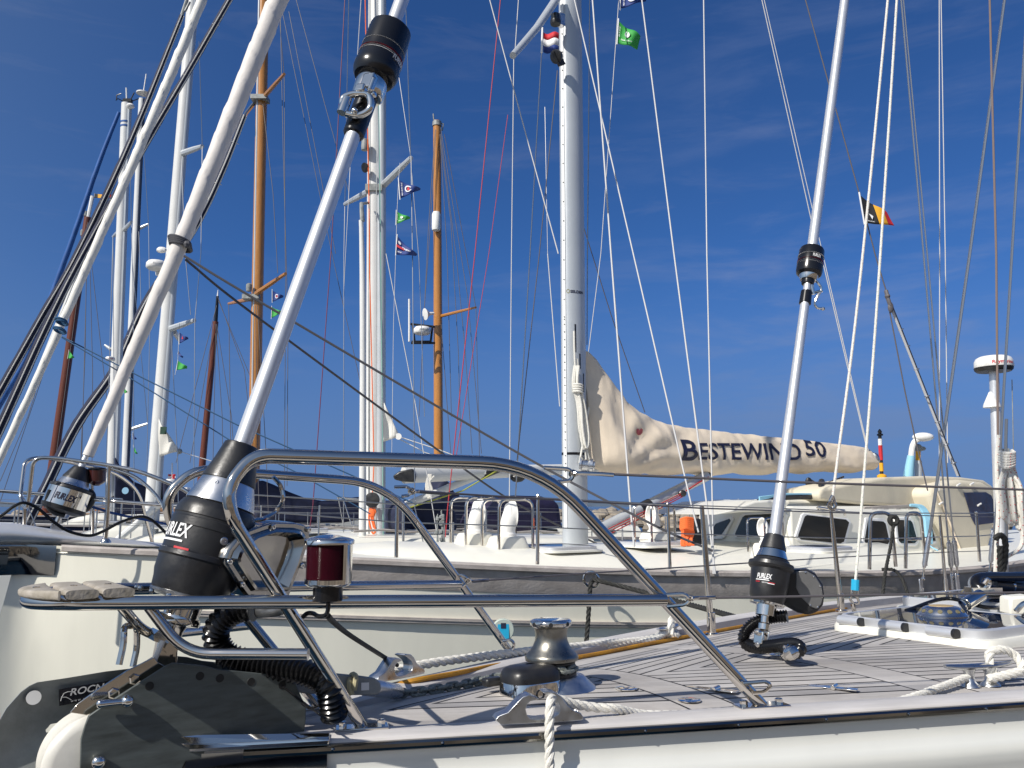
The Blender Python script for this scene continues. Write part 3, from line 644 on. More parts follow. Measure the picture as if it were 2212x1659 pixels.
sk.ball(P(766, 240, qy - .01), .0085, 10); obj('snap_shackle', sk, M['chrome'], FUR)
# small ferrule under the swivel
ft = MB(); ft.tube([axpt(FB, LF, 250) + side * .018, axpt(FB, LF, 276) + side * .017], .009, 12); obj('halyard_ferrule', ft, M['brushed'], FUR)

# ---------------------------------------------------------------- inner stay furler
LI = ((1825, 0), (1672, 1165)); LK = ((1672, 1165), (1645, 1405))
INN = empty('inner_stay_furler', FB.c(1645, 1410), None, None, parent=FORE)
foil('foil', axpt(FB, LI, 1170), axpt(FB, LI, 650), .0185, .0150, INN, False)
foil('foil_joint', axpt(FB, LI, 634), axpt(FB, LI, 608), .0125, .0125, INN, False)
foil('foil', axpt(FB, LI, 545), axpt(FB, LI, -1200), .0180, .0160, INN, False)
IA, IB = axpt(FB, LK, 1405), axpt(FB, LK, 1150)
def il(name, lst, m, ang=30): return obj(name, axis_lathe(IA, IB, rprof(FB, LK, IA, IB, lst), 40), M[m], INN, ang=ang)
il('collar', [(1155, 16), (1157, 19.5), (1183, 26.5), (1187, 27.5), (1188, 25)], 'black')
il('cone', [(1188, 26), (1206, 33), (1207, 31)], 'chrome')
il('drum', [(1207, 31), (1209, 36), (1214, 38), (1217, 46), (1224, 47), (1229, 45), (1233, 40), (1262, 39), (1288, 37), (1298, 34), (1302, 32)], 'black', 24)
r2 = il('lower_rim', [(1301, 31), (1303, 36), (1307, 35), (1308, 24)], 'chrome')
il('neck', [(1306, 21), (1330, 20.5), (1331, 14)], 'chrome'); il('toggle', [(1328, 9), (1345, 9), (1348, 13), (1360, 13)], 'chrome')
tk = MB(); e1 = FB.d * .5 + FB.N * -.86
for k in (-1, 1): tk.box(FB.c(1645, 1376) + FB.d * k * .013, FB.d, FB.N, IB - IA, .006, .034, .10)
tk.lathe(FB.c(1645, 1365), FB.d, [(-.022, .009), (.022, .009)], 12); tk.lathe(FB.c(1645, 1391), FB.d, [(-.022, .009), (.022, .009)], 12); obj('toggle_fork', tk, M['chrome'], INN, bevel=.003)
pl_ = MB(); pl_.lathe(DK(1650, 1409), FB.u, [(0, .05), (.006, .05), (.008, .045)], 28); obj('deck_plate', pl_, M['chrome'], INN)
mh = MB(); c0 = FB.c(1745, 1272, -.035); mn = Vector((.30, .95, 0)).normalized(); mu = FB.u; mr = mu.cross(mn).normalized()
def mx_(px_, py_, dep=0): return RP(px_, py_, c0, mn) + mn * dep
ol = [(1697, 1235), (1715, 1231), (1742, 1230), (1762, 1240), (1778, 1264), (1781, 1290), (1778, 1308), (1766, 1322), (1748, 1330), (1722, 1324), (1700, 1312), (1686, 1304), (1684, 1240)]
mh.prism([mx_(x, y) for x, y in ol], mn * .085); obj('gearbox', mh, M['black'], INN, bevel=.012)
mc_ = MB(); pl2 = [(1720, 1234), (1742, 1233), (1760, 1243), (1775, 1266), (1778, 1289), (1774, 1305), (1764, 1315), (1752, 1311), (1730, 1290), (1719, 1270)]
mc_.prism([mx_(x, y, -.006) for x, y in pl2], mn * .008); mcv = obj('motor_cover', mc_, mat('dark_cover_metal', (.20, .20, .20), .4, .7, .1, 20), INN, bevel=.002)
for x, y in ((1740, 1236), (1757, 1245), (1771, 1266), (1775, 1289), (1766, 1311), (1750, 1307)):
    g = MB(); g.ball(mx_(x, y, -.007), .0035, 8); obj('screw', g, M['chrome'], mcv)
hz = MB(); corrugated(hz, spline([P(1700, 1331, 2.58), P(1668, 1334, 2.60), P(1630, 1346, 2.62), P(1608, 1370, 2.63), P(1612, 1391, 2.62), P(1640, 1398, 2.58), P(1690, 1393, 2.52), P(1716, 1392, 2.48), P(1728, 1400, 2.45), P(1722, 1408, 2.44), P(1712, 1411, 2.45)], 10), .0175, .0085)
obj('corrugated_hose', hz, M['rubber'], INN, ang=80)
el = MB(); dk = DK(1688, 1417); el.lathe(dk, FB.u, [(0, .036), (.005, .036), (.008, .03)], 24); el.tube(spline([dk + FB.u * .006, dk + FB.u * .025 + Vector((.012, 0, 0)), P(1705, 1411, 2.45), P(1716, 1407, 2.44)]), [.026] * 8 + [.024] * 8 + [.02] * 9, 16)
el.ring(P(1709, 1409, 2.45), P(1722, 1404, 2.44) - P(1700, 1413, 2.46), .021, .0035); obj('deck_gland', el, M['chrome'], INN)
ri = 39.5 * axpt(FB, LK, 1262).y / F; axi = IB - IA
fi = wrap(IA, axi, (axpt(FB, LK, 1252) - IA).dot(axi.normalized()), ri + .001, -.28)
lt = MB(); text_on(lt, 'FURLEX', fi, .0155, width=.046, shear=.15, bold=.02); g = skin_patch(fi, -.026, .016, -.0125, -.010); lt.add(g.v, g.f)
text_on(lt, 'SELDEN', lambda u, v: fi(u + .004, v - .019), .0035, width=.018); g = skin_patch(fi, .012, .032, -.0215, -.0195); lt.add(g.v, g.f); obj('lettering', lt, M['letter_white'], INN, smooth=False)
lr = MB()
for u0, u1 in ((-.026, -.012), (.014, .033)): g = skin_patch(fi, u0, u1, -.0185, -.0165); lr.add(g.v, g.f)
obj('stripe', lr, M['letter_red'], INN)
SA, SB_ = axpt(FB, LI, 660), axpt(FB, LI, 530)
def isw(name, lst, m): return obj(name, axis_lathe(SA, SB_, rprof(FB, LI, SA, SB_, lst), 36), M[m], INN, ang=30)
isw('swivel', [(538, 18), (539, 25), (543, 27), (586, 28.5), (592, 27), (596, 22), (598, 16)], 'gloss_black')
for ya, yb, m in ((557, 558, 'letter_white'), (568, 569, 'letter_red'), (572, 575, 'letter_white')): isw('stripe', [(ya, 25), (ya, 28.4), (yb, 28.5), (yb, 25)], m)
isw('swivel_hub', [(592, 19), (594, 21), (600, 20), (606, 17)], 'chrome'); isw('sleeve', [(598, 15), (604, 15), (614, 13), (615, 9)], 'gloss_black'); isw('sleeve', [(629, 9), (630, 12), (656, 13), (658, 10)], 'gloss_black')
fw = wrap(SA, SB_ - SA, (axpt(FB, LI, 563) - SA).dot((SB_ - SA).normalized()), 28.2 * axpt(FB, LI, 563).y / F + .001, .45)
lt = MB(); text_on(lt, 'FURLEX', fw, .012, width=.03, shear=.12, bold=.02); obj('lettering', lt, M['letter_white'], INN, smooth=False)
yk = axpt(FB, LI, 620).y
sh = MB(); sh.tube(spline([P(1756, 600, yk), P(1768, 612, yk), P(1774, 625, yk), P(1766, 640, yk), P(1760, 655, yk), P(1766, 665, yk), P(1778, 667, yk)]), .0045, 10); sh.tube([P(1752, 634, yk), P(1776, 628, yk)], .005, 10); sh.tube([P(1750, 602, yk), P(1757, 636, yk)], .007, 10); sh.ball(P(1778, 667, yk), .007, 8); obj('snap_shackle', sh, M['chrome'], INN)

# ---------------------------------------------------------------- bow light
NL = empty('bow_light', P(708, 1290, 1.565), None, None, parent=FORE); nb = P(708, 1283, 1.56); ny = 1.56
def npx(y): return (1283 - y) * ny / F
rv = Vector((-.25, -.97, 0))
mb = MB(); mb.lathe(nb, (0, 0, 1), [(npx(1300), .016), (npx(1296), .027), (npx(1268), .027), (npx(1267), .024)], 28); obj('base', mb, M['rubber'], NL)
mb = MB(); mb.lathe(nb, (0, 0, 1), [(npx(1269), .030), (npx(1266), .037), (npx(1261), .0425), (npx(1252), .0425), (npx(1251), .040)], 40); obj('lower_rim', mb, M['chrome'], NL)
pr = []; z = npx(1252); n_r = 34
for k in range(n_r * 4 + 1): pr.append((z + (npx(1180) - z) * k / (n_r * 4), .0405 + .0007 * math.cos(2 * math.pi * k / 4)))
mb = MB(); mb.lathe(nb, (0, 0, 1), pr, 40, True); obj('lens', mb, M['lens'], NL, ang=80)
mb = MB(); mb.lathe(nb, (0, 0, 1), [(npx(1253), .0428), (npx(1179), .0428)], 20, False, R(64), R(190), rv); obj('shield', mb, M['chrome'], NL)
mb = MB(); mb.lathe(nb, (0, 0, 1), [(npx(1181), .042), (npx(1180), .0455), (npx(1172), .0458), (npx(1170), .0445), (npx(1166), .035), (npx(1165), .030), (npx(1161), .016), (npx(1160), .002)], 44); obj('cap', mb, M['chrome'], NL, ang=40)
mb = MB(); mb.tube(spline([P(708, 1298, 1.56), P(709, 1312, 1.56), P(704, 1328, 1.56), P(688, 1331, 1.57), P(676, 1325, 1.58), P(664, 1325, 1.58), P(654, 1333, 1.57)], 6), .0042, 8); obj('cable', mb, M['rubber'], NL)

# ---------------------------------------------------------------- windlass
WN = empty('windlass', FB.c(1200, 1492), None, None, parent=FORE); wb = FB.c(1193, 1475); wy = wb.y
def wz(y): return (1475 - y) * wy / F
def wl(name, lst, m, seg=48, ang=30, c=None): mb = MB(); mb.lathe(c or wb, FB.u, [(wz(y), r * wy / F) for y, r in lst], seg); return obj(name, mb, M[m], WN, ang=ang)
M['bronze_grey'] = mat('worn_grey_chrome', (.30, .285, .25), .34, 1, .18, 26, rvar=.1, bump=.02)
dr = wl('drum', [(1430, 30), (1429, 55), (1422, 56), (1417, 53), (1409, 45), (1400, 38.5), (1389, 34), (1377, 33), (1369, 34.5), (1364, 36), (1363, 34)], 'bronze_grey', ang=50)
cp = wl('top_cap', [(1365, 32), (1363, 38), (1358, 43.5), (1354, 44.5), (1350, 43.5), (1347.5, 40), (1346.5, 36), (1346, 5)], 'chrome', ang=45)
g = MB()
for k in range(7):
    w = 2 * math.pi * k / 7 + .5; e = FB.d * math.cos(w) + FB.N * math.sin(w); g.lathe(wb + FB.u * wz(1355) + e * (43 * wy / F), e, [(-.006, .0055), (.0022, .0055)], 12)
obj('notch', g, M['black'], cp)
wl('gypsy', [(1462, 40), (1460, 51), (1453, 51), (1448, 41), (1441, 41), (1435, 49), (1432, 49), (1430, 36)], 'black')
wl('base', [(1492, 80), (1489, 85), (1482, 80), (1467, 64), (1461, 58), (1459, 40)], 'cast', ang=50, c=wb + FB.d * .012)
# chain cover: polished skirt and black cap
cc = FB.c(1122, 1500) - FB.N * .03
def blob(k, h, lo): # rounded outline
    pts = []
    for i in range(40):
        w = 2 * math.pi * i / 40; c_, s_ = math.cos(w), math.sin(w); ex = math.copysign(abs(c_) ** .7, c_); ey = math.copysign(abs(s_) ** .7, s_)
        pts.append(cc + FB.d * (.018 + .066 * ex * k - (.012 if ex < 0 else 0)) + FB.N * (.056 * ey * k) + FB.u * h)
    return pts
mb = MB(); mb.grid([blob(1.02, -.002, 0), blob(1.0, .004, 0), blob(1.0, .034, 0), blob(.97, .038, 0)], True); obj('skirt', mb, M['chrome'], WN, ang=40)
mb = MB(); mb.grid([blob(.99, .036, 0), blob(.985, .046, 0), blob(.95, .056, 0), blob(.86, .065, 0), blob(.70, .070, 0), blob(.45, .073, 0), blob(.1, .074, 0)], True); obj('chain_cover', mb, M['black'], WN, ang=60)
mb = MB(); hole = RP(1168, 1500, cc - FB.N * .0575, FB.N); mb.lathe(hole, -FB.N, [(-.004, .0115), (.001, .0115), (.0012, .009), (-.003, .0085)], 20); obj('handle_socket', mb, M['gloss_black'], WN)
mb = MB(); mb.box(P(1064, 1472, cc.y + .02), FB.d, FB.N, FB.u, .05, .03, .02); obj('chain_lip', mb, M['black'], WN, bevel=.006)

# ---------------------------------------------------------------- fairlead chocks, cleats
CH = [(165, 1440), (240, 1500), (500, 1490), (820, 1475), (1100, 1462), (1300, 1440), (1312, 1400), (1280, 1352), (1180, 1310), (1100, 1240), (1030, 1140), (950, 1080), (850, 1063), (788, 1072), (792, 1090), (870, 1130), (960, 1190), (1000, 1250), (1005, 1310), (980, 1370), (920, 1395), (850, 1415), (720, 1430), (620, 1420), (580, 1380), (560, 1300), (575, 1240), (620, 1195), (690, 1182), (742, 1167), (680, 1130), (600, 1108), (520, 1140), (430, 1230), (330, 1340), (200, 1390)]
tdir = (FB.d * .93 - FB.N * .36).normalized(); tn = FB.u.cross(tdir).normalized()
def cpx(X, Y): return (1900 + .3014 * X) / 1.823, (2400 + .3014 * Y) / 1.823
c0 = CAP(1170, 1568)
CHP = [RP(*cpx(X, Y), c0, tn) for X, Y in CH]
def chock(name, base, sgn, label=None):
    zb = min((p - c0).dot(FB.u) for p in CHP); o_ = []
    td = tdir if sgn < 0 else (FB.d * .93 + FB.N * .36).normalized(); nn = FB.u.cross(td).normalized()
    for p in CHP: q = p - c0; o_.append(base + td * q.dot(tdir) + FB.u * (q.dot(FB.u)) + nn * -.0)
    mb = MB(); mb.prism([p - nn * .004 for p in o_], nn * .036); ob = obj(name, mb, M['cast'], FORE, bevel=.009, bseg=4)
    for p in ((-.5), (.47)):
        L_ = .155; g = MB(); c = base + td * (p * L_ * 1.0) + FB.u * .018 + nn * .010; g.lathe(c, (FB.u * .8 + td * (.5 if p > 0 else -.5)).normalized(), [(0, .008), (.006, .008), (.0061, .006), (.003, .0055)], 14); obj('screw', g, M['brushed'], ob)
    return ob
chock('fairlead', c0, -1)
s_, o_, h_ = FB.so(c0); chock('fairlead', FB.bp(s_, -o_ - .01, h_), 1)
def cleat(c, td, L_=.16, name='cleat'):
    nn = FB.u.cross(td).normalized(); mb = MB(); rows = []
    for i in range(17):
        t = -1 + i / 8; hw = .013 * (1 - .5 * abs(t) ** 3); hh = .009 * (1 - .45 * abs(t) ** 2); cen = c + td * t * L_ / 2 + FB.u * (.048 + .006 * t * t)
        rows.append([cen + nn * math.cos(2 * math.pi * k / 14) * hw + FB.u * math.sin(2 * math.pi * k / 14) * hh for k in range(14)])
    mb.grid(rows, True); mb.f += [tuple(range(14)), tuple(range(16 * 14, 17 * 14))]
    for k in (-1, 1):
        rr = []
        for h, a in ((0, .024), (.004, .022), (.014, .012), (.03, .011), (.045, .016)): rr.append([c + td * k * .03 + FB.u * h + td * math.cos(2 * math.pi * j / 14) * a * 1.1 + nn * math.sin(2 * math.pi * j / 14) * a for j in range(14)])
        mb.grid(rr, True)
    return obj(name, mb, M['cast'], FORE, ang=50)
nc = DK(2118, 1482); cleat(nc, tdir, .20)
fc = DK(1447, 1384); cleat(fc, (FB.d * .93 + FB.N * .36).normalized(), .20)
# strap hinges and flush plugs let into the deck
for (x, y, n) in ((1547, 1491, 0), (1803, 1487, 1)):
    c = DK(x, y, .0015); td = (FB.N * -.92 + FB.d * .38).normalized(); t2 = FB.u.cross(td); mb = MB()
    mb.prism([c - td * .085 - t2 * .002, c - td * .05 - t2 * .014, c - td * .0 - t2 * .014, c + t2 * .014, c - td * .05 + t2 * .014, c - td * .085 + t2 * .002], FB.u * .003)
    mb.box(c + td * .03 + FB.u * .0015, td, t2, FB.u, .05, .026, .003); mb.tube([c - t2 * .018 + FB.u * .004, c + t2 * .018 + FB.u * .004], .006, 12); obj('hinge', mb, M['chrome'], FORE, bevel=.001)
for (x, y) in ((1353, 1488), (1488, 1513)):
    c = DK(x, y, .001); mb = MB(); mb.lathe(c, FB.u, [(0, .028), (.002, .028), (.003, .022), (.0028, .009), (.0045, .007)], 30); obj('deck_filler', mb, M['chrome'], FORE)

# ---------------------------------------------------------------- anchor, roller, chain
def ax4(X, Y): return (600 + .4365 * X) / 1.823, (2300 + .4365 * Y) / 1.823
def ax2(X, Y): return .4364 * X / 1.823, (2300 + .4364 * Y) / 1.823
BR = empty('bow_roller', FB.c(300, 1560), None, None, parent=FORE)
ck = [ax2(735, 1750), ax2(722, 1659), ax2(730, 1400), ax2(765, 1280), ax2(800, 1190), ax2(930, 1100), ax2(1230, 910), ax2(1490, 742), ax2(1560, 712), ax2(1833, 735), ax4(600, 770), ax4(1180, 826), ax4(1245, 838), ax4(1290, 880), ax4(1350, 1030), ax4(1388, 1090), ax4(1385, 1230), ax4(1360, 1420), ax4(900, 1500), ax4(300, 1600), ax4(200, 1800)]
def cheek(o, mm='plate_grey'):
    mb = MB(); ref = FB.c(400, 1550, -.075); mb.prism([FB.c(x, y, -.075) + FB.N * (o + .075) for x, y in ck], FB.N * .008); ob = obj('cheek_plate', mb, M[mm], BR, bevel=.0015)
    hl = [ax4(430, 830), ax4(610, 850), ax4(890, 882), ax4(1172, 912), ax2(1350, 920)]
    for x, y in hl:
        p = FB.c(x, y, -.075) + FB.N * (o + .075); g = MB(); g.ring(p, FB.N, .0068, .0009, 20, 6); g.lathe(p - FB.N * .0006, FB.N, [(0, .0066), (.0004, .0066)], 18); obj('hole', g, M['caulk'], ob)
    return ob
cheek(-.075); cheek(.055)
p2 = [ax2(630, 1160), ax2(700, 1080), ax2(900, 940), ax2(1150, 780), ax2(1390, 660), ax2(1420, 700), ax2(1490, 742), ax2(1230, 910), ax2(930, 1100), ax2(800, 1190)]
mb = MB(); mb.prism([FB.c(x, y, -.045) for x, y in p2], FB.N * .006); ob = obj('inner_plate', mb, M['steel'], BR, bevel=.001)
for X, Y in ((1215, 858), (1025, 985)):
    x, y = ax2(X, Y); p = FB.c(x, y, -.046); g = MB(); g.lathe(p, -FB.N, [(0, .0105), (.004, .0105), (.006, .008)], 6); obj('bolt', g, M['steel'], ob, ang=20)
rc = FB.c(203, 1643, -.01); rr = 101 * rc.y / F; mb = MB()
mb.lathe(rc, FB.N, [(-.052, rr * .2), (-.052, rr * .80), (-.050, rr * .86), (-.044, rr * .97), (-.038, rr), (-.032, rr * .99), (-.016, rr * .955), (0, rr * .94), (.016, rr * .955), (.032, rr * .985), (.038, rr), (.05, rr * .86), (.052, rr * .2)], 64); obj('roller', mb, M['roller'], BR, ang=40)
pin = MB(); x, y = ax2(890, 1605); p = FB.c(x, y, -.085); pin.ball(p, .0125, 16); pin.lathe(p, FB.N, [(0, .008), (.15, .008)], 14); obj('axle', pin, M['chrome'], BR)
lv = MB(); pa, pb = FB.c(*ax2(905, 1082), -.088), FB.c(*ax2(1150, 1058), -.088); lv.tube([pa, pa.lerp(pb, .7), pb], [.007, .0055, .0065], 12); lv.ball(pb, .0115, 16); lv.ball(pa, .0072, 10); obj('locking_pin', lv, M['chrome'], BR)
# stem-head tang, hoop and white batten under the furler
tb = MB(); tb.prism([FB.c(*q, -.012) for q in ((345, 1372), (385, 1362), (384, 1455), (372, 1475), (325, 1470))], FB.N * .03); obj('stem_tang', tb, M['steel'], BR, bevel=.004)
tb = MB(); tb.lathe(FB.c(371, 1400, -.03), FB.N, [(0, .012), (.06, .012)], 14); tb.lathe(FB.c(338, 1372, .0), FB.N, [(-.03, .012), (.03, .012)], 6); obj('tang_pin', tb, M['steel'], BR)
ba = MB(); ba.tube([FB.c(352, 1384, -.035), FB.c(322, 1452, -.035)], .0052, 8); obj('batten', ba, M['plastic_white'], BR)
hp = MB(); hp.tube(fillet([FB.c(257, 1436, -.02), FB.c(267, 1392, -.015), FB.c(268, 1352, -.01), FB.c(296, 1352, .03), FB.c(296, 1400, .035), FB.c(287, 1440, .03)], .012, 5), .0062, 10); obj('hoop', hp, M['steel'], BR)
# anchor: its own thing, lying in the roller
AN = empty('anchor', FB.c(60, 1600), 'dark galvanised anchor with concave fluke stowed in the bow roller', 'anchor')
fo_ = [ax2(-350, 1560), ax2(-200, 1420), ax2(0, 1225), ax2(60, 1120), ax2(190, 975), ax2(265, 920), ax2(340, 886), ax2(600, 848), ax2(960, 788), ax2(1180, 762), ax2(1330, 700), ax2(1330, 1000), ax2(900, 1200), ax2(500, 1500), ax2(380, 1750), ax2(300, 1900), ax2(-300, 1900)]
fc_ = FB.c(150, 1560, .075); fnrm = (FB.N * .985 - FB.d * .06 - FB.u * .14).normalized()
FO = [RP(x, y, fc_, fnrm) for x, y in fo_]; cen = RP(*ax2(500, 1300), fc_, fnrm)
mb = MB(); ks = [1, .97, .8, .6, .35, .08]
def fk(k, back): return [cen + (p - cen) * k + fnrm * ((.030 * (1 - k * k)) + (.010 if back else 0)) for p in FO]
mb.grid([fk(k, 0) for k in ks], True); n0 = len(mb.v); mb.grid([fk(k, 1) for k in ks], True); m_ = len(FO); mb.f += [(i, (i + 1) % m_, n0 + (i + 1) % m_, n0 + i) for i in range(m_)]
flk = obj('fluke', mb, M['galv'], AN, ang=40)
hx, hy = ax2(302, 1025); g = MB(); p = RP(hx, hy, fc_, fnrm) - fnrm * .003; g.lathe(p, fnrm, [(-.001, .0125), (.0005, .0125)], 24); obj('hole', g, M['plastic_white'], flk)
pc = RP(*ax2(530, 950), fc_, fnrm); e1 = (RP(*ax2(1010, 866), fc_, fnrm) - pc).normalized(); e2 = fnrm.cross(e1); e2 = e2 if e2.z > 0 else -e2
ww = (RP(*ax2(1045, 862), fc_, fnrm) - pc).length; hh = (RP(*ax2(530, 945), fc_, fnrm) - RP(*ax2(535, 1095), fc_, fnrm)).length
def on_f(u, v): return pc + e1 * (ww / 2 + u) + e2 * (-hh / 2 + v) - fnrm * .0035
g = MB(); g.prism([on_f(a * ww / 2, b * hh / 2) for a, b in ((-1, -1), (1, -1), (1, 1), (-1, 1))], fnrm * .004); pt_ = obj('name_plate', g, M['gloss_black'], AN)
lt = MB()
def on_t(u, v): return on_f(u, v) - fnrm * .0012
text_on(lt, 'ROCNA', lambda u, v: on_t(u + .004, v + .006), hh * .42, width=ww * .72, shear=.25, bold=.015); text_on(lt, 'www.rocna', lambda u, v: on_t(u - ww * .10, v - hh * .35), hh * .11, width=ww * .42, spacing=1.4)
for kk in range(10): pass
lt.tube([on_t(-ww * .48, -hh * .22), on_t(-ww * .46, .0), on_t(-ww * .42, hh * .2), on_t(-ww * .36, hh * .26), on_t(-ww * .30, hh * .24)], .0007, 5); lt.tube([on_t(-ww * .46, .0), on_t(-ww * .38, -hh * .05), on_t(-ww * .30, -hh * .26)], .0007, 5)
obj('lettering', lt, M['letter_grey'], pt_, smooth=False)
shk = [ax4(1230, 820), ax4(1500, 800), ax4(1700, 815), ax4(1880, 832), ax4(2010, 850), ax4(2060, 890), ax4(2070, 950), ax4(2040, 1000), ax4(1780, 1005), ax4(1380, 990), ax4(900, 900), ax4(300, 830)]
mb = MB(); mb.prism([FB.c(x, y, -.012) for x, y in shk], FB.N * .02); sk_ = obj('shank', mb, M['galv'], AN, bevel=.003)
g = MB(); a, b = FB.c(*ax4(1885, 925), -.0135), FB.c(*ax4(1955, 922), -.0135); g.prism([a + FB.u * .008, b + FB.u * .008, b - FB.u * .008, a - FB.u * .008], FB.N * .001); obj('slot', g, M['plastic_white'], sk_)
ly = MB(); ly.tube(spline([FB.c(*ax4(1800, 1000), -.025), FB.c(*ax4(1775, 900), -.02), FB.c(*ax4(1800, 820), -.0), FB.c(*ax4(1835, 840), -.025), FB.c(*ax4(1820, 960), -.028)]), .006, 8); o_ = obj('lashing', ly, mat('old_cord', (.45, .40, .24), .8, 0, .2, 60), None, 'short tan cord lashing tied around the anchor shank', 'cord')
swl = MB(); p0, p1 = FB.c(*ax4(1905, 925), .0), DK(866, 1511) + FB.u * .016
swl.lathe(p0, p1 - p0, [(0, .016), (.006, .0185), (.052, .0185), (.054, .0165), (.058, .0185), ((p1 - p0).length - .03, .0175), ((p1 - p0).length - .012, .014), ((p1 - p0).length, .009)], 20); swl.lathe(p0.lerp(p1, .3), FB.N, [(-.0195, .006), (.0195, .006)], 12)
CHN = empty('anchor_chain', DK(980, 1490), 'grey galvanised anchor chain running from swivel to windlass', 'chain'); obj('swivel', swl, M['brushed'], CHN, ang=40)
cpth = resample(spline([DK(862, 1511) + FB.u * .014, DK(920, 1502) + FB.u * .011, DK(1000, 1489) + FB.u * .011, DK(1060, 1477) + FB.u * .016, P(1100, 1461, 2.06)]), .0235)
lk_ = MB()
def link(mb, c, t, n, L_=.019, w=.0085, r=.0048):
    t = t.normalized(); n = (n - t * n.dot(t)).normalized(); b = t.cross(n); rows = []
    for i in range(21):
        a = 2 * math.pi * i / 20; ca, sa = math.cos(a), math.sin(a); cx_ = (L_ - w) * (1 if ca > 0 else -1) * min(1, abs(ca) * 4) + w * ca; pos = c + t * cx_ + b * (w * sa)
        ta = (t * -sa + b * ca * .9).normalized(); ou = ta.cross(n)
        rows.append([pos + (ou * math.cos(2 * math.pi * k / 7) + n * math.sin(2 * math.pi * k / 7)) * r for k in range(7)])
    mb.grid(rows, True)
for i, p in enumerate(cpth[:-1]): t = cpth[i + 1] - p; link(lk_, p, t, (FB.u + FB.N * .6) if i % 2 else (FB.N - FB.u * .6))
obj('links', lk_, M['chain'], CHN); lk_ = MB()
for i in range(9):
    w = -1.9 + i * .42; rr_ = 45 * wy / F; e = FB.d * math.cos(w) + FB.N * math.sin(w); t = -FB.d * math.sin(w) + FB.N * math.cos(w); link(lk_, wb + e * rr_ + FB.u * wz(1447), t, FB.u if i % 2 else e)
obj('gypsy_links', lk_, M['chain'], CHN)

# ---------------------------------------------------------------- mooring ropes and webbing
rp = MB(); mid = RP(*cpx(885, 1240), c0, tn)
hang = [P(1700, 1560, 1.9), ]
rope(rp, spline([nc + FB.u * .03 + tdir * -.03, DK(2075, 1487) + FB.u * .02] + [FB.bp(s, -(beam(s) - .125), deckh(s, beam(s) - .125) + .010) for s in (1.85, 1.7, 1.5, 1.3)] + [RP(1330, 1531, c0 + tn * .055, tn), RP(1290, 1529, c0 + tn * .05, tn), RP(1235, 1520, c0 + tn * .03, tn), RP(1196, 1508, c0 + tn * .005, tn), RP(1189, 1522, c0 - tn * .022, tn), RP(1187, 1560, c0 - tn * .034, tn), RP(1187, 1600, c0 - tn * .036, tn), RP(1187, 1659, c0 - tn * .040, tn), RP(1188, 2100, c0 - tn * .10, tn)], 8), .0098, .062)
obj('mooring_rope', rp, M['rope'], None, 'white laid mooring rope from the near cleat hanging over the near fairlead', 'rope')
kn = MB(); td2 = tdir
rope(kn, spline([nc + FB.u * .02 + td2 * .05, nc + FB.u * .075 + td2 * .035 - tn * .0, nc + FB.u * .088 + td2 * .075, nc + FB.u * .072 + td2 * .115, nc + FB.u * .04 + td2 * .115 - tn * .02, nc + FB.u * .03 + td2 * .08 - tn * .022, nc + FB.u * .02 + td2 * .01 - tn * .02], 8), .0115, .06)
obj('rope_eye', kn, M['rope'], None, 'white spliced rope eye looped over the near deck cleat', 'rope')
rp = MB(); fcN = (FB.d * .93 + FB.N * .36).normalized(); cbase = FB.bp(s_, -FB.so(c0)[1] - .01, h_)
rope(rp, spline([P(838, 1459, 2.36), P(852, 1449, 2.38), P(900, 1438, 2.42), P(985, 1425, 2.52), P(1100, 1411, 2.66), P(1230, 1398, 2.86), P(1320, 1389, 3.02), P(1400, 1381, 3.18), fc + FB.u * .035 - fcN * .03], 8), .0130, .085)
obj('mooring_rope', rp, M['rope'], None, 'white laid mooring rope along the far rail behind the windlass', 'rope')
kn = MB(); rope(kn, spline([fc + FB.u * .02 - fcN * .035, fc + FB.u * .055 - fcN * .01 - FB.N * .02, fc + FB.u * .075 + fcN * .02, fc + FB.u * .05 + fcN * .05 + FB.N * .02, fc + FB.u * .02 + fcN * .02 - FB.N * .03, fc + FB.u * .03 - fcN * .02 - FB.N * .025, fc + FB.u * .07 - FB.N * .01, fc + FB.u * .08 + fcN * .03], 8), .0125, .07)
rope(kn, spline([P(1310, 1398, 3.0), P(1360, 1390, 3.09), P(1410, 1383, 3.18), fc + FB.u * .03]), .012, .07); obj('rope_eye', kn, M['rope'], None, 'white spliced rope eye knotted round the far deck cleat', 'rope')
wbn = MB(); wp = [DK(852, 1507) + FB.u * .03, DK(900, 1499) + FB.u * .034, DK(1000, 1478) + FB.u * .032, DK(1070, 1461) + FB.u * .03, DK(1140, 1445) + FB.u * .022] + [DK(x, y) + FB.u * .008 for x, y in ((1255, 1424), (1400, 1396), (1560, 1365), (1700, 1339), (1850, 1313), (1930, 1300))] + [DK(2100, 1272) + FB.u * .008, DK(2180, 1258) + FB.u * .008]
wp = spline(wp, 8); a_ = []
wbn.tube(wp, .0072, 8); obj('webbing_line', wbn, M['hose'], None, 'dirty yellow webbing line stretched along the far side of the deck', 'line')
bl = MB(); bl.tube(spline([P(708, 1330, 1.60), P(722, 1345, 1.75), P(760, 1375, 2.0), P(858, 1437, 2.37)]), .0058, 8); obj('cord', bl, M['rope_black'], None, 'thin black cord from beneath the bow light to the far fairlead', 'cord')
ct = MB(); ct.tube(spline([FB.c(*ax4(1175, 925), -.078), P(690, 1563 - 20, 1.62), P(712, 1556, 1.63)]), .0022, 6); ct.tube(spline([P(652, 1520, 1.65), P(668, 1530, 1.64), P(690, 1525, 1.64)]), .0022, 6); obj('cable_tie', ct, M['rubber'], None, 'thin black cable tie looped through a hole in the roller cheek', 'cable tie')
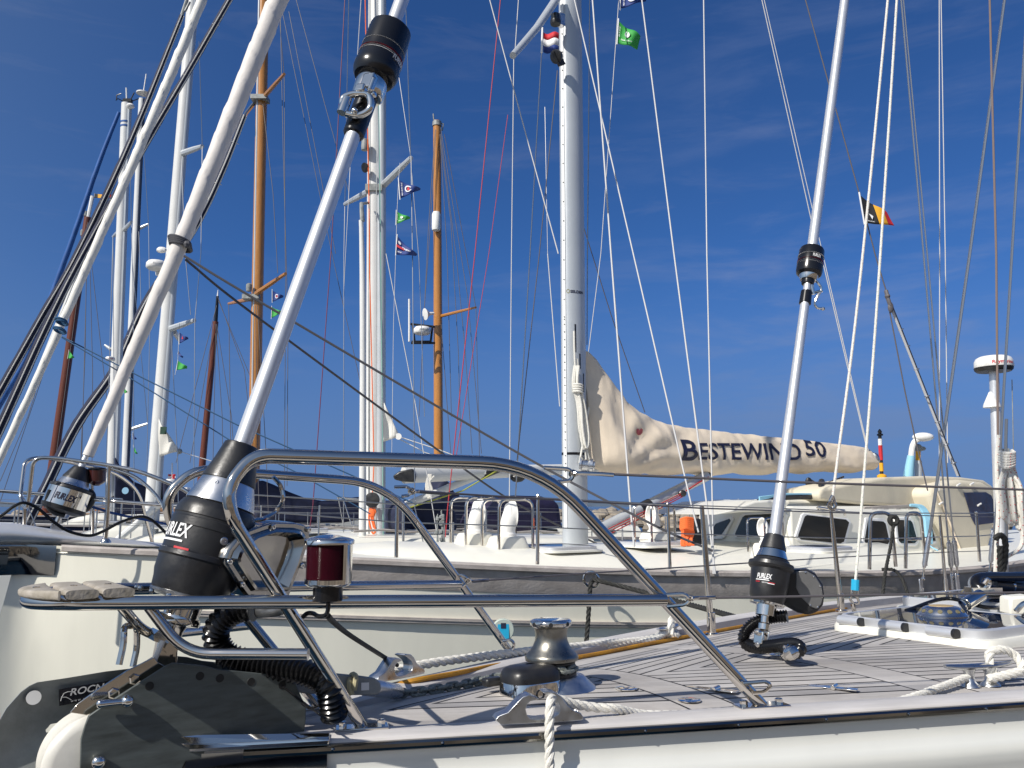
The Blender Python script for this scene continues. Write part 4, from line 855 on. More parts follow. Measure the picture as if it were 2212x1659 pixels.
# ================================================================== cream pilothouse boat in the next berth
S1 = .33
BT, BB, BZ = [0, .45, 1.64, 3.72, 4.93, 6.9, 8.5, 11, 14], [.03, .40, 1.08, 1.78, 2.12, 2.40, 2.32, 2.1, 1.5], [-.243, -.268, -.33, -.455, -.5, -.535, -.51, -.45, -.38]
def b1b(t): return max(.02, interp(BT, BB, t))
def b1z(t): return interp(BT, BZ, t)
def b1s(t, dz): return S1 + t - .17 * dz * max(0, 1 - t / 2.5)
T1 = [0, .04, .1, .2, .35] + [.5 + .25 * i for i in range(55)]
BO1 = empty('sailboat', Vector((B1.bp(6, 0, 0).x, B1.bp(6, 0, 0).y, 0)), 'cream pilothouse sailboat with grey teak bulwark and beige sail cover', 'sailboat')
def b1side(sg, t):
    b, z = b1b(t), b1z(t); out = []
    for dz in (0, .05, .2, .35, .38, .42, .7, 1.1, 1.6, 1.95):
        fl = (.10 + .12 * max(0, 1 - t / 5)) * dz
        out.append(B1.bp(b1s(t, dz), sg * max(.015, b - .02 - fl), z - dz))
    return out
hm = MB()
for sg in (-1, 1): hm.grid([b1side(sg, t) for t in T1])
obj('hull', hm, M['cream'], BO1, ang=60)
def band(name, t0, t1, d0, d1, proud, m, sides=(-1, 1), roundstart=False, seg=.25):
    for sg in sides:
        mb = MB(); rows = []; n = int((t1 - t0) / seg) + 8
        ts = [t0 + (t1 - t0) * (i / n) ** (1.6 if roundstart else 1) for i in range(n + 1)]
        for t in ts:
            b, z = b1b(t), b1z(t); e1 = d1
            if roundstart: q = min(1, (t - t0) / .30); e1 = d0 + (d1 - d0) * math.sqrt(max(0, 1 - (1 - q) ** 2))
            row = []
            for dz, k in ((d0, -.01), (d0, proud), (e1 - .006, proud), (e1, proud * .6), (e1, -.01)):
                fl = (.10 + .12 * max(0, 1 - t / 5)) * dz; row.append(B1.bp(b1s(t, dz), sg * max(.016, b - .02 - fl + k), z - dz))
            rows.append(row)
        mb.grid(rows); obj(name, mb, m, BO1, ang=40)
band('bulwark', .78, 13.9, .035, .185, .008, M['teak_grey'], roundstart=True)
band('rub_strake', .9, 13.9, .365, .405, .035, M['teak_grey'])
band('strake_capping', .92, 13.9, .381, .389, .041, M['steel_far'])
cm = MB()
for sg in (-1, 1): cm.grid([[B1.bp(S1 + t, sg * max(.0, b1b(t) - q), b1z(t) + z) for q, z in ((.0, -.035), (-.012, -.03), (-.014, -.005), (0, .006), (.07, .008), (.085, .0), (.085, -.05))] for t in [.22, .24, .3] + T1[5:]])
obj('cap_rail', cm, M['teak_grey'], BO1, ang=40)
dk = MB(); dk.grid([[B1.bp(S1 + t, b1b(t) * .96 * (-1 + k / 6), b1z(t) - .045 + .05 * (1 - (-1 + k / 6) ** 2)) for k in range(13)] for t in T1[1:]]); obj('deck', dk, M['gel'], BO1)
# polished stem plate and bow platform
sp = MB()
for sg in (-1, 1):
    rows = []
    for i in range(14):
        t = -.95 + i * .088; b = max(.075, b1b(max(t, 0)) + .006); z = b1z(max(0, t)); zt = .0; dep = .195 - .03 * max(0, t)
        rows.append([B1.bp(S1 + t, sg * (b - .004), z - zt), B1.bp(S1 + t, sg * b, z - .02), B1.bp(S1 + t, sg * (b - .012), z - dep * .7), B1.bp(S1 + t, sg * (b - .026), z - dep)])
    sp.grid(rows)
obj('stem_plate', sp, M['dark_mirror'], BO1, ang=50)
pf = MB(); rows = []
for i in range(26):
    t = -1.05 + i * .09; k = max(0, min(1, (t + .1) / 1.3)); zt = b1z(max(0, t)) + .128 * (1 - k) ** 1.5 + .012; zb = b1z(max(0, t)) - .002; hw = .11 + .12 * max(0, min(1, (t + .6) / 1.4))
    rows.append([B1.bp(S1 + t, hw * math.copysign(abs(math.cos(w)) ** .6, math.cos(w)), zb + (zt - zb) * (.5 + .5 * math.sin(w))) for w in [2 * math.pi * j / 20 for j in range(20)]])
pf.grid(rows, True); obj('bow_platform', pf, M['alu'], BO1, ang=50)
# pulpit
PU = empty('pulpit', B1.c(228, 1171, -.3), None, None, parent=BO1)
def b1t(name, pts, o, r=.0135, m='steel', parent=PU, fl=.12):
    mb = MB(); mb.tube(fillet([B1.c(x, y, (o if not isinstance(o, list) else o[i])) for i, (x, y) in enumerate(pts)], fl, 7), r, 10); return obj(name, mb, M[m], parent, ang=60)
b1t('top_rail', [(58, 1096), (63, 1070), (72, 989), (118, 989), (236, 1005), (300, 1018), (347, 1036), (405, 1060), (436, 1095), (462, 1182)], [-.12, -.12, -.13, -.16, -.30, -.42, -.5, -.6, -.66, -.72])
b1t('top_rail', [(56, 1096), (43, 1078), (54, 992), (98, 988), (170, 1002), (250, 1020), (300, 1060), (330, 1175)], [-.05, .05, .13, .16, .30, .45, .6, .72])
b1t('brace', [(240, 1012), (289, 1027), (324, 1055), (345, 1080), (366, 1120), (380, 1180)], [-.30, -.38, -.45, -.5, -.56, -.6], .012)
b1t('mid_rail', [(206, 1080), (236, 1082), (356, 1092), (440, 1096)], [-.18, -.30, -.50, -.66], .012)
b1t('post', [(236, 1006), (234, 1090), (228, 1171)], -.30, .0135, fl=.02); b1t('post', [(199, 1039), (201, 1090), (200, 1163)], .22, .0125, fl=.02); b1t('post', [(54, 1085), (52, 1160)], 0.04, .0135, fl=.01)
for x, y, o in ((228, 1171, -.30), (462, 1184, -.72)):
    g = MB(); g.lathe(B1.c(x, y, o) - Vector((0, 0, .006)), (0, 0, 1), [(0, .035), (.01, .034), (.03, .02)], 16); obj('foot', g, M['steel'], PU)
lp = MB(); lc = B1.c(208, 1043, .0); lp.lathe(lc, (0, 0, 1), [(-.02, .02), (0, .05), (.01, .058), (.085, .058), (.09, .05), (.10, .02)], 24); LT1 = obj('bow_light', lp, mat('dark_red_lens', (.05, .012, .010), .2, coat=.4), PU)
g = MB(); g.lathe(lc, (0, 0, 1), [(.085, .06), (.092, .062), (.104, .05), (.106, .01)], 24); obj('lamp_cap', g, M['gloss_black'], LT1)
# furler drum
FU1 = empty('forestay_furler', B1.c(120, 1140), None, None, parent=BO1)
L1 = ((183, 992), (123, 1130)); A1, C1 = B1.c(123, 1130), B1.c(183, 992)
def f1(name, lst, m): return obj(name, axis_lathe(A1, C1, rprof(B1, L1, A1, C1, lst), 36), M[m], FU1, ang=30)
f1('foil', [(985, 6), (1020, 8)], 'alu'); f1('collar', [(1008, 9), (1010, 15), (1033, 27), (1036, 28), (1037, 24)], 'black'); f1('cone', [(1036, 27), (1050, 35), (1052, 33)], 'brushed')
f1('upper_flange', [(1051, 34), (1053, 44), (1058, 45), (1060, 42)], 'black')
f1('drum', [(1058, 42), (1059, 44), (1094, 45), (1095, 42)], 'chrome'); f1('lower_flange', [(1094, 42), (1095, 46), (1102, 44), (1108, 30)], 'black'); f1('hub', [(1106, 20), (1116, 16), (1118, 10)], 'brushed'); f1('toggle', [(1116, 6), (1142, 6)], 'steel')
gd = MB(); hnd = [B1.c(x, y, -.03) for x, y in ((172, 1062), (186, 1058), (201, 1064), (203, 1078), (192, 1098), (174, 1109))]; gd.tube(fillet(hnd, .05), .016, 10); obj('guard_handle', gd, M['black'], FU1)
g = MB(); g.tube(spline([B1.c(x, y, -.06) for x, y in ((108, 1058), (101, 1080), (104, 1096), (118, 1108), (140, 1114))]), .014, 10); obj('guard', g, M['black'], FU1)
fn = wrap(A1, C1 - A1, (axpt(B1, L1, 1077) - A1).dot((C1 - A1).normalized()), 45.2 * A1.y / F + .004, -.1); lt = MB(); text_on(lt, 'FURLEX', fn, .045, width=.145, shear=.2, bold=.03); obj('lettering', lt, M['letter_navy'], FU1, smooth=False)
tk = MB(); tk.prism([B1.c(x, y, -.02) for x, y in ((102, 1165), (112, 1132), (120, 1126), (133, 1134), (139, 1165))], B1.N * .04); obj('toggle_plate', tk, M['brushed'], FU1)
# furled headsail: spiral wrapped cloth
def furled(name, pts, fr_or_Y, rpx, m, turns=9, amp=.07, parent=None, label=None, cat=None, group=None, seg=30, n=150, wob=.3):
    P_ = []
    for i, (x, y) in enumerate(pts):
        P_.append(fr_or_Y.c(x, y) if isinstance(fr_or_Y, Frame) else P(x, y, fr_or_Y if not isinstance(fr_or_Y, list) else fr_or_Y[i]))
    path = resample(spline(P_, 8), sum((a - b).length for a, b in zip(P_, P_[1:])) / n); nn = len(path); rows = []; a = None
    for i, p in enumerate(path):
        t = (path[min(i + 1, nn - 1)] - path[max(i - 1, 0)]).normalized(); a = t.orthogonal() if a is None else a; a = (a - t * a.dot(t)).normalized(); b = t.cross(a)
        q = i / (nn - 1); r = float(np.interp(q, np.linspace(0, 1, len(rpx)), rpx)) * p.y / F; row = []
        for k in range(seg):
            w = 2 * math.pi * k / seg; ph = (w / (2 * math.pi) + q * turns + wob * mnoise.noise(Vector((q * 9, 3, 1)))) % 1; ph2 = (w / (2 * math.pi) + q * turns * 1.63 + .4 + .25 * mnoise.noise(Vector((q * 12, 8, 2)))) % 1
            rr = r * (1 + amp * (ph - .5) + .7 * amp * (ph2 - .5) + .022 * mnoise.noise(Vector((math.cos(w) * 1.2, math.sin(w) * 1.2, q * 60))))
            row.append(p + (a * math.cos(w) + b * math.sin(w)) * rr)
        rows.append(row)
    mb = MB(); mb.grid(rows, True); mb.f += [tuple(range(seg)), tuple(range((nn - 1) * seg, nn * seg))]
    return obj(name, mb, M[m] if isinstance(m, str) else m, parent, label, cat, group, ang=28)
furled('furled_headsail', [(190, 985), (243, 865), (312, 705), (392, 520), (476, 310), (600, 0), (808, -520)], B1, [11, 15, 18, 20, 22, 24, 26, 27], 'sail_pink', 13, .085, BO1, n=300, seg=40)
tb = MB()
for k in range(4):
    c = B1.c(388 + k * .8, 520 + k * 4.2); tb.ring(c, B1.c(600, 0) - B1.c(190, 985), 23.5 * c.y / F, .012, 24, 7)
tb.ball(B1.c(405, 528, -.1), .03, 8); obj('sheet_knot', tb, M['rope_grey'], BO1)
def sheet(pts, o, r, m, name='sheet', parent=BO1, fr=B1):
    mb = MB(); mb.tube(spline([fr.c(x, y, o[i]) for i, (x, y) in enumerate(pts)], 10), r, 6); return obj(name, mb, M[m], parent)
sheet([(398, 553), (548, 644), (1097, 966), (1400, 1128), (1540, 1190)], [-.1, -.3, -1., -1.7, -2.0], .0095, 'rope_grey'); sheet([(400, 560), (548, 679), (968, 988), (1120, 1090), (1300, 1180)], [-.05, 0, .2, .3, .4], .0095, 'rope_grey')

# coachroof
tr = MB(); rows = []
for t, hw, hh in ((2.2, .25, .0), (2.35, .40, .05), (2.7, .62, .085), (3.4, .86, .10), (4.2, 1.02, .11), (5.2, 1.12, .115), (6.2, 1.16, .13), (7.5, 1.16, .14), (8.05, 1.12, .13), (8.2, 1.1, .0)):
    z = b1z(t) - .03; row = []
    for k in range(21):
        u = -1 + k / 10; row.append(B1.bp(S1 + t, u * (hw + .12) if abs(u) > .9 else u * hw / .9, z + (0 if abs(u) > .95 else hh * (1 - .25 * max(0, abs(u) - .75) / .15) + .05 * (1 - u * u))))
    rows.append(row)
tr.grid(rows); obj('coachroof', tr, M['gel'], BO1, ang=40)
def rooftop(t, u=0): return b1z(t) - .03 + .12 + .05
# dorade boxes with cowl vents and guard rails
def dorade(cx_, by, face=1, guard=True, sc_=1., Y=6.6, back=False):
    c = P(cx_, by, Y); N0 = None; D = empty('dorade_vent', c, None, None, parent=BO1); k = Y / F
    mb = MB(); mb.grid([[c + B1.d * (a * w_) + B1.N * (b * w_ * .7) + Vector((0, 0, h)) for a, b in [(math.copysign(abs(math.cos(q)) ** .5, math.cos(q)), math.copysign(abs(math.sin(q)) ** .5, math.sin(q))) for q in [2 * math.pi * i / 28 for i in range(28)]]] for h, w_ in ((-.06, .19), (0, .175), (.085, .145), (.10, .135), (.105, .12), (.105, .01))], True); obj('box', mb, M['gel'], D, ang=40)
    z0 = .105; mb = MB(); mb.lathe(c + Vector((0, 0, z0)), (0, 0, 1), [(0, .078), (.02, .078), (.022, .068), (.03, .066)], 26); obj('collar', mb, M['plastic_white'], D)
    f = (B1.d if not back else -B1.d).normalized(); rows = []
    for i in range(13):
        q = i / 12; a = q * R(88); rad_ = .062 + .024 * q ** 2.2
        cen = c + Vector((0, 0, z0 + .02 + .115 * min(1, q * 1.25))) + f * (.0 + .078 * max(0, q - .25) ** 1.5) + Vector((0, 0, .045 * q * q)); ax = Vector((0, 0, math.cos(a))) + f * math.sin(a); b = ax.cross(Vector((-f.y, f.x, 0))).normalized(); s2 = Vector((-f.y, f.x, 0))
        rows.append([cen + (s2 * math.cos(w) * .9 + b * math.sin(w) * (1 + .35 * q)) * rad_ for w in [2 * math.pi * j / 26 for j in range(26)]])
    last = rows[-1]; ce = sum(last, Vector()) / 26; rows.append([p + (p - ce) * .06 for p in last]); rows.append([p + f * .004 for p in rows[-1]]); rows.append([ce + (p - ce) * .9 + f * .003 for p in last]); rows.append([ce + (p - ce) * .75 - f * .05 for p in last]); rows.append([ce + (p - ce) * .1 - f * .06 for p in last])
    mb = MB(); mb.grid(rows, True); obj('cowl', mb, M['plastic_white'], D, ang=60)
    if guard:
        for o in (-.13, .13):
            g = MB(); g.tube(fillet([c + B1.d * -.165 + B1.N * o, c + B1.d * -.165 + B1.N * o + Vector((0, 0, .40)), c + B1.d * .165 + B1.N * o + Vector((0, 0, .40)), c + B1.d * .165 + B1.N * o], .08), .0125, 10); obj('guard_rail', g, M['steel'], D)
    if sc_ != 1.:
        for o in [q for q in bpy.data.objects if q.parent == D]: o.scale = (sc_,) * 3; o.location = o.location * sc_
    return D
dorade(1026, 1178, Y=7.15); dorade(1096, 1186, Y=6.95); dorade(1415, 1172, Y=8.0, back=True, sc_=.9); dorade(1655, 1192, Y=7.3, back=True, sc_=.72)
# deck hatches
def hatch(px_, Y, L_, Wd, fr=B1, parent=BO1, th=.03):
    c = P(*px_, Y); H = empty('deck_hatch', c, None, None, parent=parent); a, b = fr.d, fr.N
    def rr(l, w_, h): return [c + a * (math.copysign(abs(math.cos(q)) ** .35, math.cos(q)) * l) + b * (math.copysign(abs(math.sin(q)) ** .35, math.sin(q)) * w_) + Vector((0, 0, h)) for q in [2 * math.pi * i / 40 for i in range(40)]]
    mb = MB(); mb.grid([rr(L_ + .04, Wd + .04, 0), rr(L_ + .04, Wd + .04, .015), rr(L_, Wd, .018)], True); obj('plinth', mb, M['gel'], H)
    mb = MB(); mb.grid([rr(L_, Wd, .012), rr(L_, Wd, .012 + th), rr(L_ - .02, Wd - .02, .02 + th), rr(L_ - .04, Wd - .04, .019 + th)], True); obj('frame', mb, M['alu'], H, ang=40)
    mb = MB(); r_ = rr(L_ - .038, Wd - .038, .0165 + th); mb.add(r_, [tuple(range(40))]); obj('pane', mb, M['hatchglass'], H); return H
hatch((1206, 1190), 7.1, .26, .26); hatch((1400, 1180), 7.6, .26, .26); hatch((1770, 1192), 7.0, .22, .2)

# mast
MP0, MP1 = B1.c(1243, 1185), B1.c(1231, -60); max_ = (MP1 - MP0).normalized()
MA = empty('mast', MP0, None, None, parent=BO1)
def mastsec(p0, p1, ra, rb, d_, name, m, parent, seg=32, taper=1.):
    ax = (p1 - p0).normalized(); e = (d_ - ax * d_.dot(ax)).normalized(); b = ax.cross(e); mb = MB()
    mb.grid([[p0.lerp(p1, t) + (e * math.cos(w) * ra + b * math.sin(w) * rb) * (1 + (taper - 1) * t) for w in [2 * math.pi * k / seg for k in range(seg)]] for t in [i / 6 for i in range(7)]], True); n = 7 * seg; mb.f += [tuple(range(seg)), tuple(range(n - seg, n))]
    return obj(name, mb, m, parent, ang=50)
mastsec(MP0, MP0 + max_ * 14, .135, .098, B1.d, 'spar', M['mast_grey'], MA, taper=.93)
def mfront(t, w=0., out=0.): return MP0 + max_ * t + (-B1.d * (.128 + out) ) + B1.N * w      # on the forward face
tk_ = MB(); tp_ = (B1.d * -.66 - B1.N * .72).normalized(); tn_ = max_.cross(tp_).normalized()
def mface(t, w, k=1.0): return MP0 + max_ * t + B1.d * (math.cos(w) * .135 * k * (1 - .005 * t)) + (max_.cross(B1.d)) * (math.sin(w) * .098 * k * (1 - .005 * t))
def sgn_w(deg): return R(deg)
strip = MB(); strip.grid([[mface(t, R(180 + a), k) for a, k in ((8, 1.0), (8, 1.07), (26, 1.07), (26, 1.0))] for t in (.2, 2, 4, 6, 14)]); obj('track', strip, M['white'], MA, ang=20)
dots = MB()
for i in range(46): dots.ball(mface(.5 + i * (.075 if i < 24 else .17) if i < 24 else 2.2 + (i - 24) * .2, R(180 + 19), 1.075), .008, 6)
obj('track_rivets', dots, M['galv'], MA)
bd = MB(); q_ = 1.02
z98 = (B1.c(1242, 981) - MP0).dot(max_); bd.grid([[mface(z98 + h, 2 * math.pi * k / 32, q_) for k in range(32)] for h in (-.012, .012)], True); obj('band', bd, M['gloss_black'], MA)
ft_ = MB(); ft_.lathe(MP0 - Vector((0, 0, .05)), (0, 0, 1), [(0, .20), (.03, .19), (.05, .155), (.08, .15)], 30); obj('mast_boot', ft_, M['black'], MA)
wsd = R(180 + 62)
zl = (B1.c(1240, 636) - MP0).dot(max_)
def onm(u, v): return mface(zl + v, R(180 + 72) + u / .11, 1.012)
lt = MB(); text_on(lt, 'SELDEN', lambda u, v: onm(u + .018, v), .03, width=.125, bold=.04); g = MB(); obj('lettering', lt, M['letter_navy'], MA, smooth=False)
g = MB(); g.grid([[onm(-.065 + .017 * math.cos(w) * k, .003 + .021 * math.sin(w) * k) for w in [2 * math.pi * j / 20 for j in range(21)]] for k in (1, .68)]); obj('emblem', g, mat('olive_emblem', (.20, .18, .04), .5), MA)
for (y0, y1, x) in ((705, 765, 1239), (768, 800, 1246), (810, 850, 1253)):
    t0 = (B1.c(x, y1) - MP0).dot(max_); t1 = (B1.c(x, y0) - MP0).dot(max_); a = R(180 + 70 + (x - 1239) * 3.0); g = MB(); g.grid([[mface(t, a + b_, 1.012) for b_ in (-.06, .06)] for t in (t0, t1)]); obj('halyard_slot', g, M['gloss_black'], MA)
def mhw(x, y, o=-.1): return B1.c(x, y, o)
w_ = MB(); wc = mhw(1252, 1004, -.10); wa = (B1.d * .75 - B1.N * .65 - Vector((0, 0, .1))).normalized(); w_.lathe(wc, wa, [(0, .085), (.02, .085), (.03, .06), (.08, .055), (.10, .07), (.125, .07), (.13, .05), (.145, .05), (.147, .025)], 30); obj('winch', w_, M['brushed'], MA)
for pts, r in (([(1206, -8), (1160, 60), (1108, 120)], .035),):
    g = MB(); g.tube([B1.c(*pts[0], -.05), B1.c(*pts[1], -.55), B1.c(*pts[2], -1.15)], [.042, .036, .028], 14); obj('spreader', g, M['mast_grey'], MA)
g = MB(); lc = B1.c(1200, 46, -.12); g.lathe(lc + Vector((0, 0, -.035)), (0, 0, 1), [(0, .05), (.02, .055), (.04, .055)], 18); ll = obj('mast_light', g, M['black'], MA); g2 = MB(); g2.lathe(lc, (0, 0, 1), [(.005, .048), (.07, .048), (.085, .03)], 18); obj('light_lens', g2, M['glass'], ll)
g2 = MB(); g2.box(B1.c(1212, 44, -.11), B1.d, B1.N, Vector((0, 0, 1)), .06, .06, .13); obj('light_bracket', g2, M['brushed'], ll)
g = MB(); lc = B1.c(1203, 122, -.14); fd_ = (-B1.d * .9 - B1.N * .2 + Vector((0, 0, -.5))).normalized(); g.lathe(lc, fd_, [(-.06, .02), (-.03, .055), (.02, .07), (.025, .06)], 18); g.prism([B1.c(x, y, -.16) for x, y in ((1196, 112), (1206, 106), (1222, 138), (1210, 142))], B1.N * .03); obj('deck_light', g, M['black'], MA)
# coiled halyards hanging on the mast
rp = MB(); rr_ = random.Random(3)
for k in range(7):
    x0 = 1243 + k * 1.6; pts = [(x0 - 2, 790), (x0 - 4 + rr_.uniform(-3, 3), 830), (x0 + 3, 868 + k), (x0 + 9 + rr_.uniform(-3, 3), 925), (x0 + 14, 958 + rr_.uniform(-12, 12)), (x0 + 19 + rr_.uniform(-2, 3), 945), (x0 + 13, 890), (x0 + 5, 850)]
    rp.tube(spline([B1.c(x, y, -.12 - .006 * k) for x, y in pts], 6), .011, 7)
for (pts) in ([(1240, 715), (1241, 760), (1243, 800)], [(1247, 775), (1249, 800), (1250, 830)], [(1262, 950), (1268, 975), (1275, 1003), (1268, 1006), (1264, 975)], [(1272, 880), (1262, 940), (1252, 1000)]): rp.tube(spline([B1.c(x, y, -.125) for x, y in pts], 6), .010, 7)
for k in range(4): rp.ring(B1.c(1248, 832 + k * 5, -.135), max_ + B1.d * .1, .045, .011, 16, 6)
obj('halyard_coil', rp, M['rope'], None, 'beige halyard rope coil hanging on the grey mast beside the sail cover', 'rope')
# boom, vang
BMa, BMb = B1.c(1268, 1000), B1.c(1885, 992); mastsec(BMa, BMb, .085, .06, Vector((0, 0, 1)), 'boom', M['mast_grey'], BO1)
g = MB(); g.lathe(BMb - (BMb - BMa).normalized() * .02, BMb - BMa, [(0, .09), (.05, .085), (.09, .05), (.10, .01)], 16); obj('boom_end', g, M['cast'], BO1)
vn = empty('boom_vang', B1.c(1300, 1140, -.15), None, None, parent=BO1); a, b = B1.c(1300, 1142, -.12), B1.c(1530, 1026, -.1)
g = MB(); g.tube([a, a.lerp(b, .98)], [.055, .055], 16); obj('strut', g, M['mast_grey'], vn)
g = MB(); g.tube([a.lerp(b, .33), a.lerp(b, .42)], .062, 16); g.tube([a.lerp(b, .86), b], .045, 12); obj('strut_collar', g, M['black'], vn)
g = MB()
for k in range(3): g.tube([B1.c(1312, 1144 + k * 6, -.22), B1.c(1480, 1062 + k * 4, -.2)], .0055, 6)
g.tube([B1.c(1482, 1060, -.2), B1.c(1530, 1030, -.15)], .008, 6); obj('tackle', g, M['red_line'], vn)
g = MB(); g.ball(B1.c(1474, 1066, -.2), .045, 10, (1, .5, .8)); obj('block', g, M['black'], vn)
# sail cover over mainsail and boom: a thing of its own
SECT = [(1262, 757, 1012, .05), (1272, 760, 1016, .10), (1286, 775, 1020, .16), (1302, 800, 1022, .20), (1322, 832, 1024, .22), (1345, 866, 1025, .23), (1372, 888, 1026, .23), (1405, 904, 1026, .22), (1440, 916, 1025, .205), (1480, 923, 1026, .19), (1530, 929, 1026, .18), (1590, 936, 1025, .17), (1660, 943, 1024, .165), (1730, 950, 1022, .155), (1800, 958, 1020, .145), (1845, 963, 1019, .140), (1868, 967, 1019, .135), (1878, 972, 1018, .125)]
sx = [q[0] for q in SECT]; NSX = 150; NR = 44; rows = []
def cov_pt(x, ang):
    yt, yb, w_ = (float(np.interp(x, sx, [q[i] for q in SECT])) for i in (1, 2, 3)); tp, bt = B1.c(x, yt), B1.c(x, yb); h = (tp - bt).length; up = (tp - bt) / h
    cz, cn = math.sin(ang), math.cos(ang); v = .5 + .5 * cz; prof = (1 - v) ** .55 if v > .12 else .88 + .12 * (v / .12)
    wd = w_ * (abs(cn) ** .75) * (.35 + .9 * (1 - v) ** .8)
    q = (x - 1262) / 620
    lf = max(0, 1 - q * 2.2)
    fold = .030 * lf * math.sin((v * 5.5 + q * 16 + 1.1 * mnoise.noise(Vector((q * 3, v * 2, 1))))) + .010 * (1 - lf) * math.sin(q * 46 + v * 3.5 + 2.4 * mnoise.noise(Vector((q * 9, v * 1.5, 4)))) * (.4 + .6 * v)
    phi = math.atan2(v * h, (x - 1290) * 4.4 / F + .05); d0 = min(1, max(0, (x - 1300) / 60))
    n1 = .020 * math.sin(phi * 17 + 2.2 * mnoise.noise(Vector((q * 4, v * 2, 3)))) * d0 * max(0, 1 - q * 1.6) + .03 * lf * mnoise.noise(Vector((q * 9, v * 2.5, 2.2))) + .016 * mnoise.noise(Vector((q * 20 + v * 2, v * 2, 5.5))) + .016 * max(0, 1 - 4.5 * abs(mnoise.noise(Vector((q * 13 + v * 2.5, v * 1.6 - q * 3, 8.1))))) * (.35 + .65 * lf) + .007 * mnoise.noise(Vector((q * 60, v * 9, 7.5)))
    wd += (fold + n1) * (1 if abs(cn) > .2 else .3)
    sag = .012 * math.sin(q * 40) + .02 * mnoise.noise(Vector((q * 20, 9, 9)))
    return bt + up * h * v - B1.N * (wd * math.copysign(1, cn)) + Vector((0, 0, sag * (1 - v) + .012 * v * mnoise.noise(Vector((q * 30, 2, 2)))))
for i in range(NSX + 1):
    x = 1262 + 616 * i / NSX; rows.append([cov_pt(x, 2 * math.pi * k / NR) for k in range(NR)])
mb = MB(); mb.grid(rows, True); mb.f += [tuple(range(NR)), tuple(range(NSX * NR, (NSX + 1) * NR))]
SC = empty('sail_cover', B1.c(1560, 1010), 'beige canvas sail cover with navy boat name laced along the boom', 'sail cover'); obj('canvas', mb, M['canvas'], SC, ang=75)
def oncov(x, y):                               # point of the cover's near face seen at x, y (iterating up the side)
    lo, hi = -1.25, 1.35
    for _ in range(26):
        m_ = (lo + hi) / 2; p = cov_pt(x, m_); q = p - EYE; yy = CY - F * (-q.y * SP + q.z * CP) / (q.y * CP + q.z * SP)
        if yy > y: lo = m_
        else: hi = m_
    return cov_pt(x, lo) - B1.N * .010
lt = MB()
def word(s, x0, x1, yc0, yc1, h, big=1.0):
    vs, fs = subdiv(*text2d(s, shear=.18, bold=.014), n=2); xs = [v[0] for v in vs]; ys = [v[1] for v in vs]; mnx, mxx = min(xs), max(xs); mny, mxy = min(ys), max(ys)
    out = []
    for x, y in vs:
        u = (x - mnx) / (mxx - mnx); v = (y - mny) / (mxy - mny); X = x0 + (x1 - x0) * u; out.append(oncov(X, (yc0 + (yc1 - yc0) * u) + h / 2 - h * v))
    lt.add(out, fs)
word('B', 1440, 1478, 972, 973, 46); word('ESTEWIND', 1480, 1711, 975, 976, 37); word('50', 1721, 1768, 967, 971, 36)
# serifs
for x, y in ((1464, 995), (1480, 950), (1513, 956), (1508, 993), (1532, 994), (1607, 957), (1632, 994), (1604, 994)): pass
obj('lettering', lt, M['letter_navy'], SC, smooth=False)
g = MB(); lg = [(1375, 928), (1379, 925), (1382, 930), (1385, 925), (1389, 928), (1389, 935), (1385, 940), (1380, 940), (1376, 936)]; g.add([oncov(x - 26, y) for x, y in lg], [tuple(range(len(lg)))]); obj('emblem', g, mat('faded_red_print', (.42, .09, .10), .7), SC, smooth=False)

# pilothouse
ph = empty('pilothouse', B1.c(1850, 1200, -.85), None, None, parent=BO1); ON = -.85
C_ = B1.so(B1.c(1705, 1170, ON))[0]; E_ = B1.so(B1.c(2035, 1180, ON))[0]
plan = [(C_ + .02, ON), (E_ + .9, ON), (E_ + .9, .9), (C_ + .5, .9), (C_ + .12, .42), (C_ + .05, -.2)]
zb, zt = -.60, P(1760, 1106, 8.5).z - CZ
def ring_(z, k): cxp, cyp = C_ + 1.3, 0; return [B1.bp(cxp + (s - cxp) * (1 - k), cyp + (o - cyp) * (1 - k), z) for s, o in plan]
mb = MB(); r0, r1, r2, r3 = ring_(zb, -.01), ring_(zt, .035), ring_(zt + .035, .05), ring_(zt + .06, .10); mb.grid([r0, r1, r2, r3], True); n = len(plan); mb.f.append(tuple(range(3 * n, 4 * n))); obj('cabin', mb, M['gel'], ph, bevel=.04, bseg=4)
mb = MB(); q0 = [B1.c(x, y, -.55) for x, y in ((1696, 1100), (1702, 1078), (1922, 1088), (1940, 1104))]; mb.prism(q0, B1.N * 1.1); obj('raised_roof', mb, M['gel'], ph, bevel=.03, bseg=3)
mb = MB(); mb.prism([B1.c(x, y, -.83) for x, y in ((1545, 1112), (1590, 1099), (1630, 1083), (1700, 1079), (1700, 1103), (1606, 1106))], B1.N * 1.0); obj('roof_visor', mb, M['gel'], ph, bevel=.025, bseg=3)
sd = (r1[1] - r0[1]).cross(r0[0] - r0[1]).normalized(); sd = sd if sd.y < 0 else -sd
fdn = (r1[0] - r0[0]).cross(r0[5] - r0[0]).normalized(); fdn = fdn if fdn.y < 0 else -fdn
def window(pts, p0, nrm, fr=7):
    cx_ = sum(p[0] for p in pts) / len(pts); cy_ = sum(p[1] for p in pts) / len(pts); V = [RP(x, y, p0, nrm) for x, y in pts]; c = sum(V, Vector()) / len(V)
    mb = MB(); mb.prism([v + nrm * .012 for v in V], -nrm * .03); w = obj('window', mb, M['white'], ph, bevel=.008)
    V2 = [v + (c - v).normalized() * .045 + nrm * .017 for v in V]; mb = MB(); mb.prism(V2, -nrm * .008); obj('pane', mb, M['glass'], w, bevel=.002)
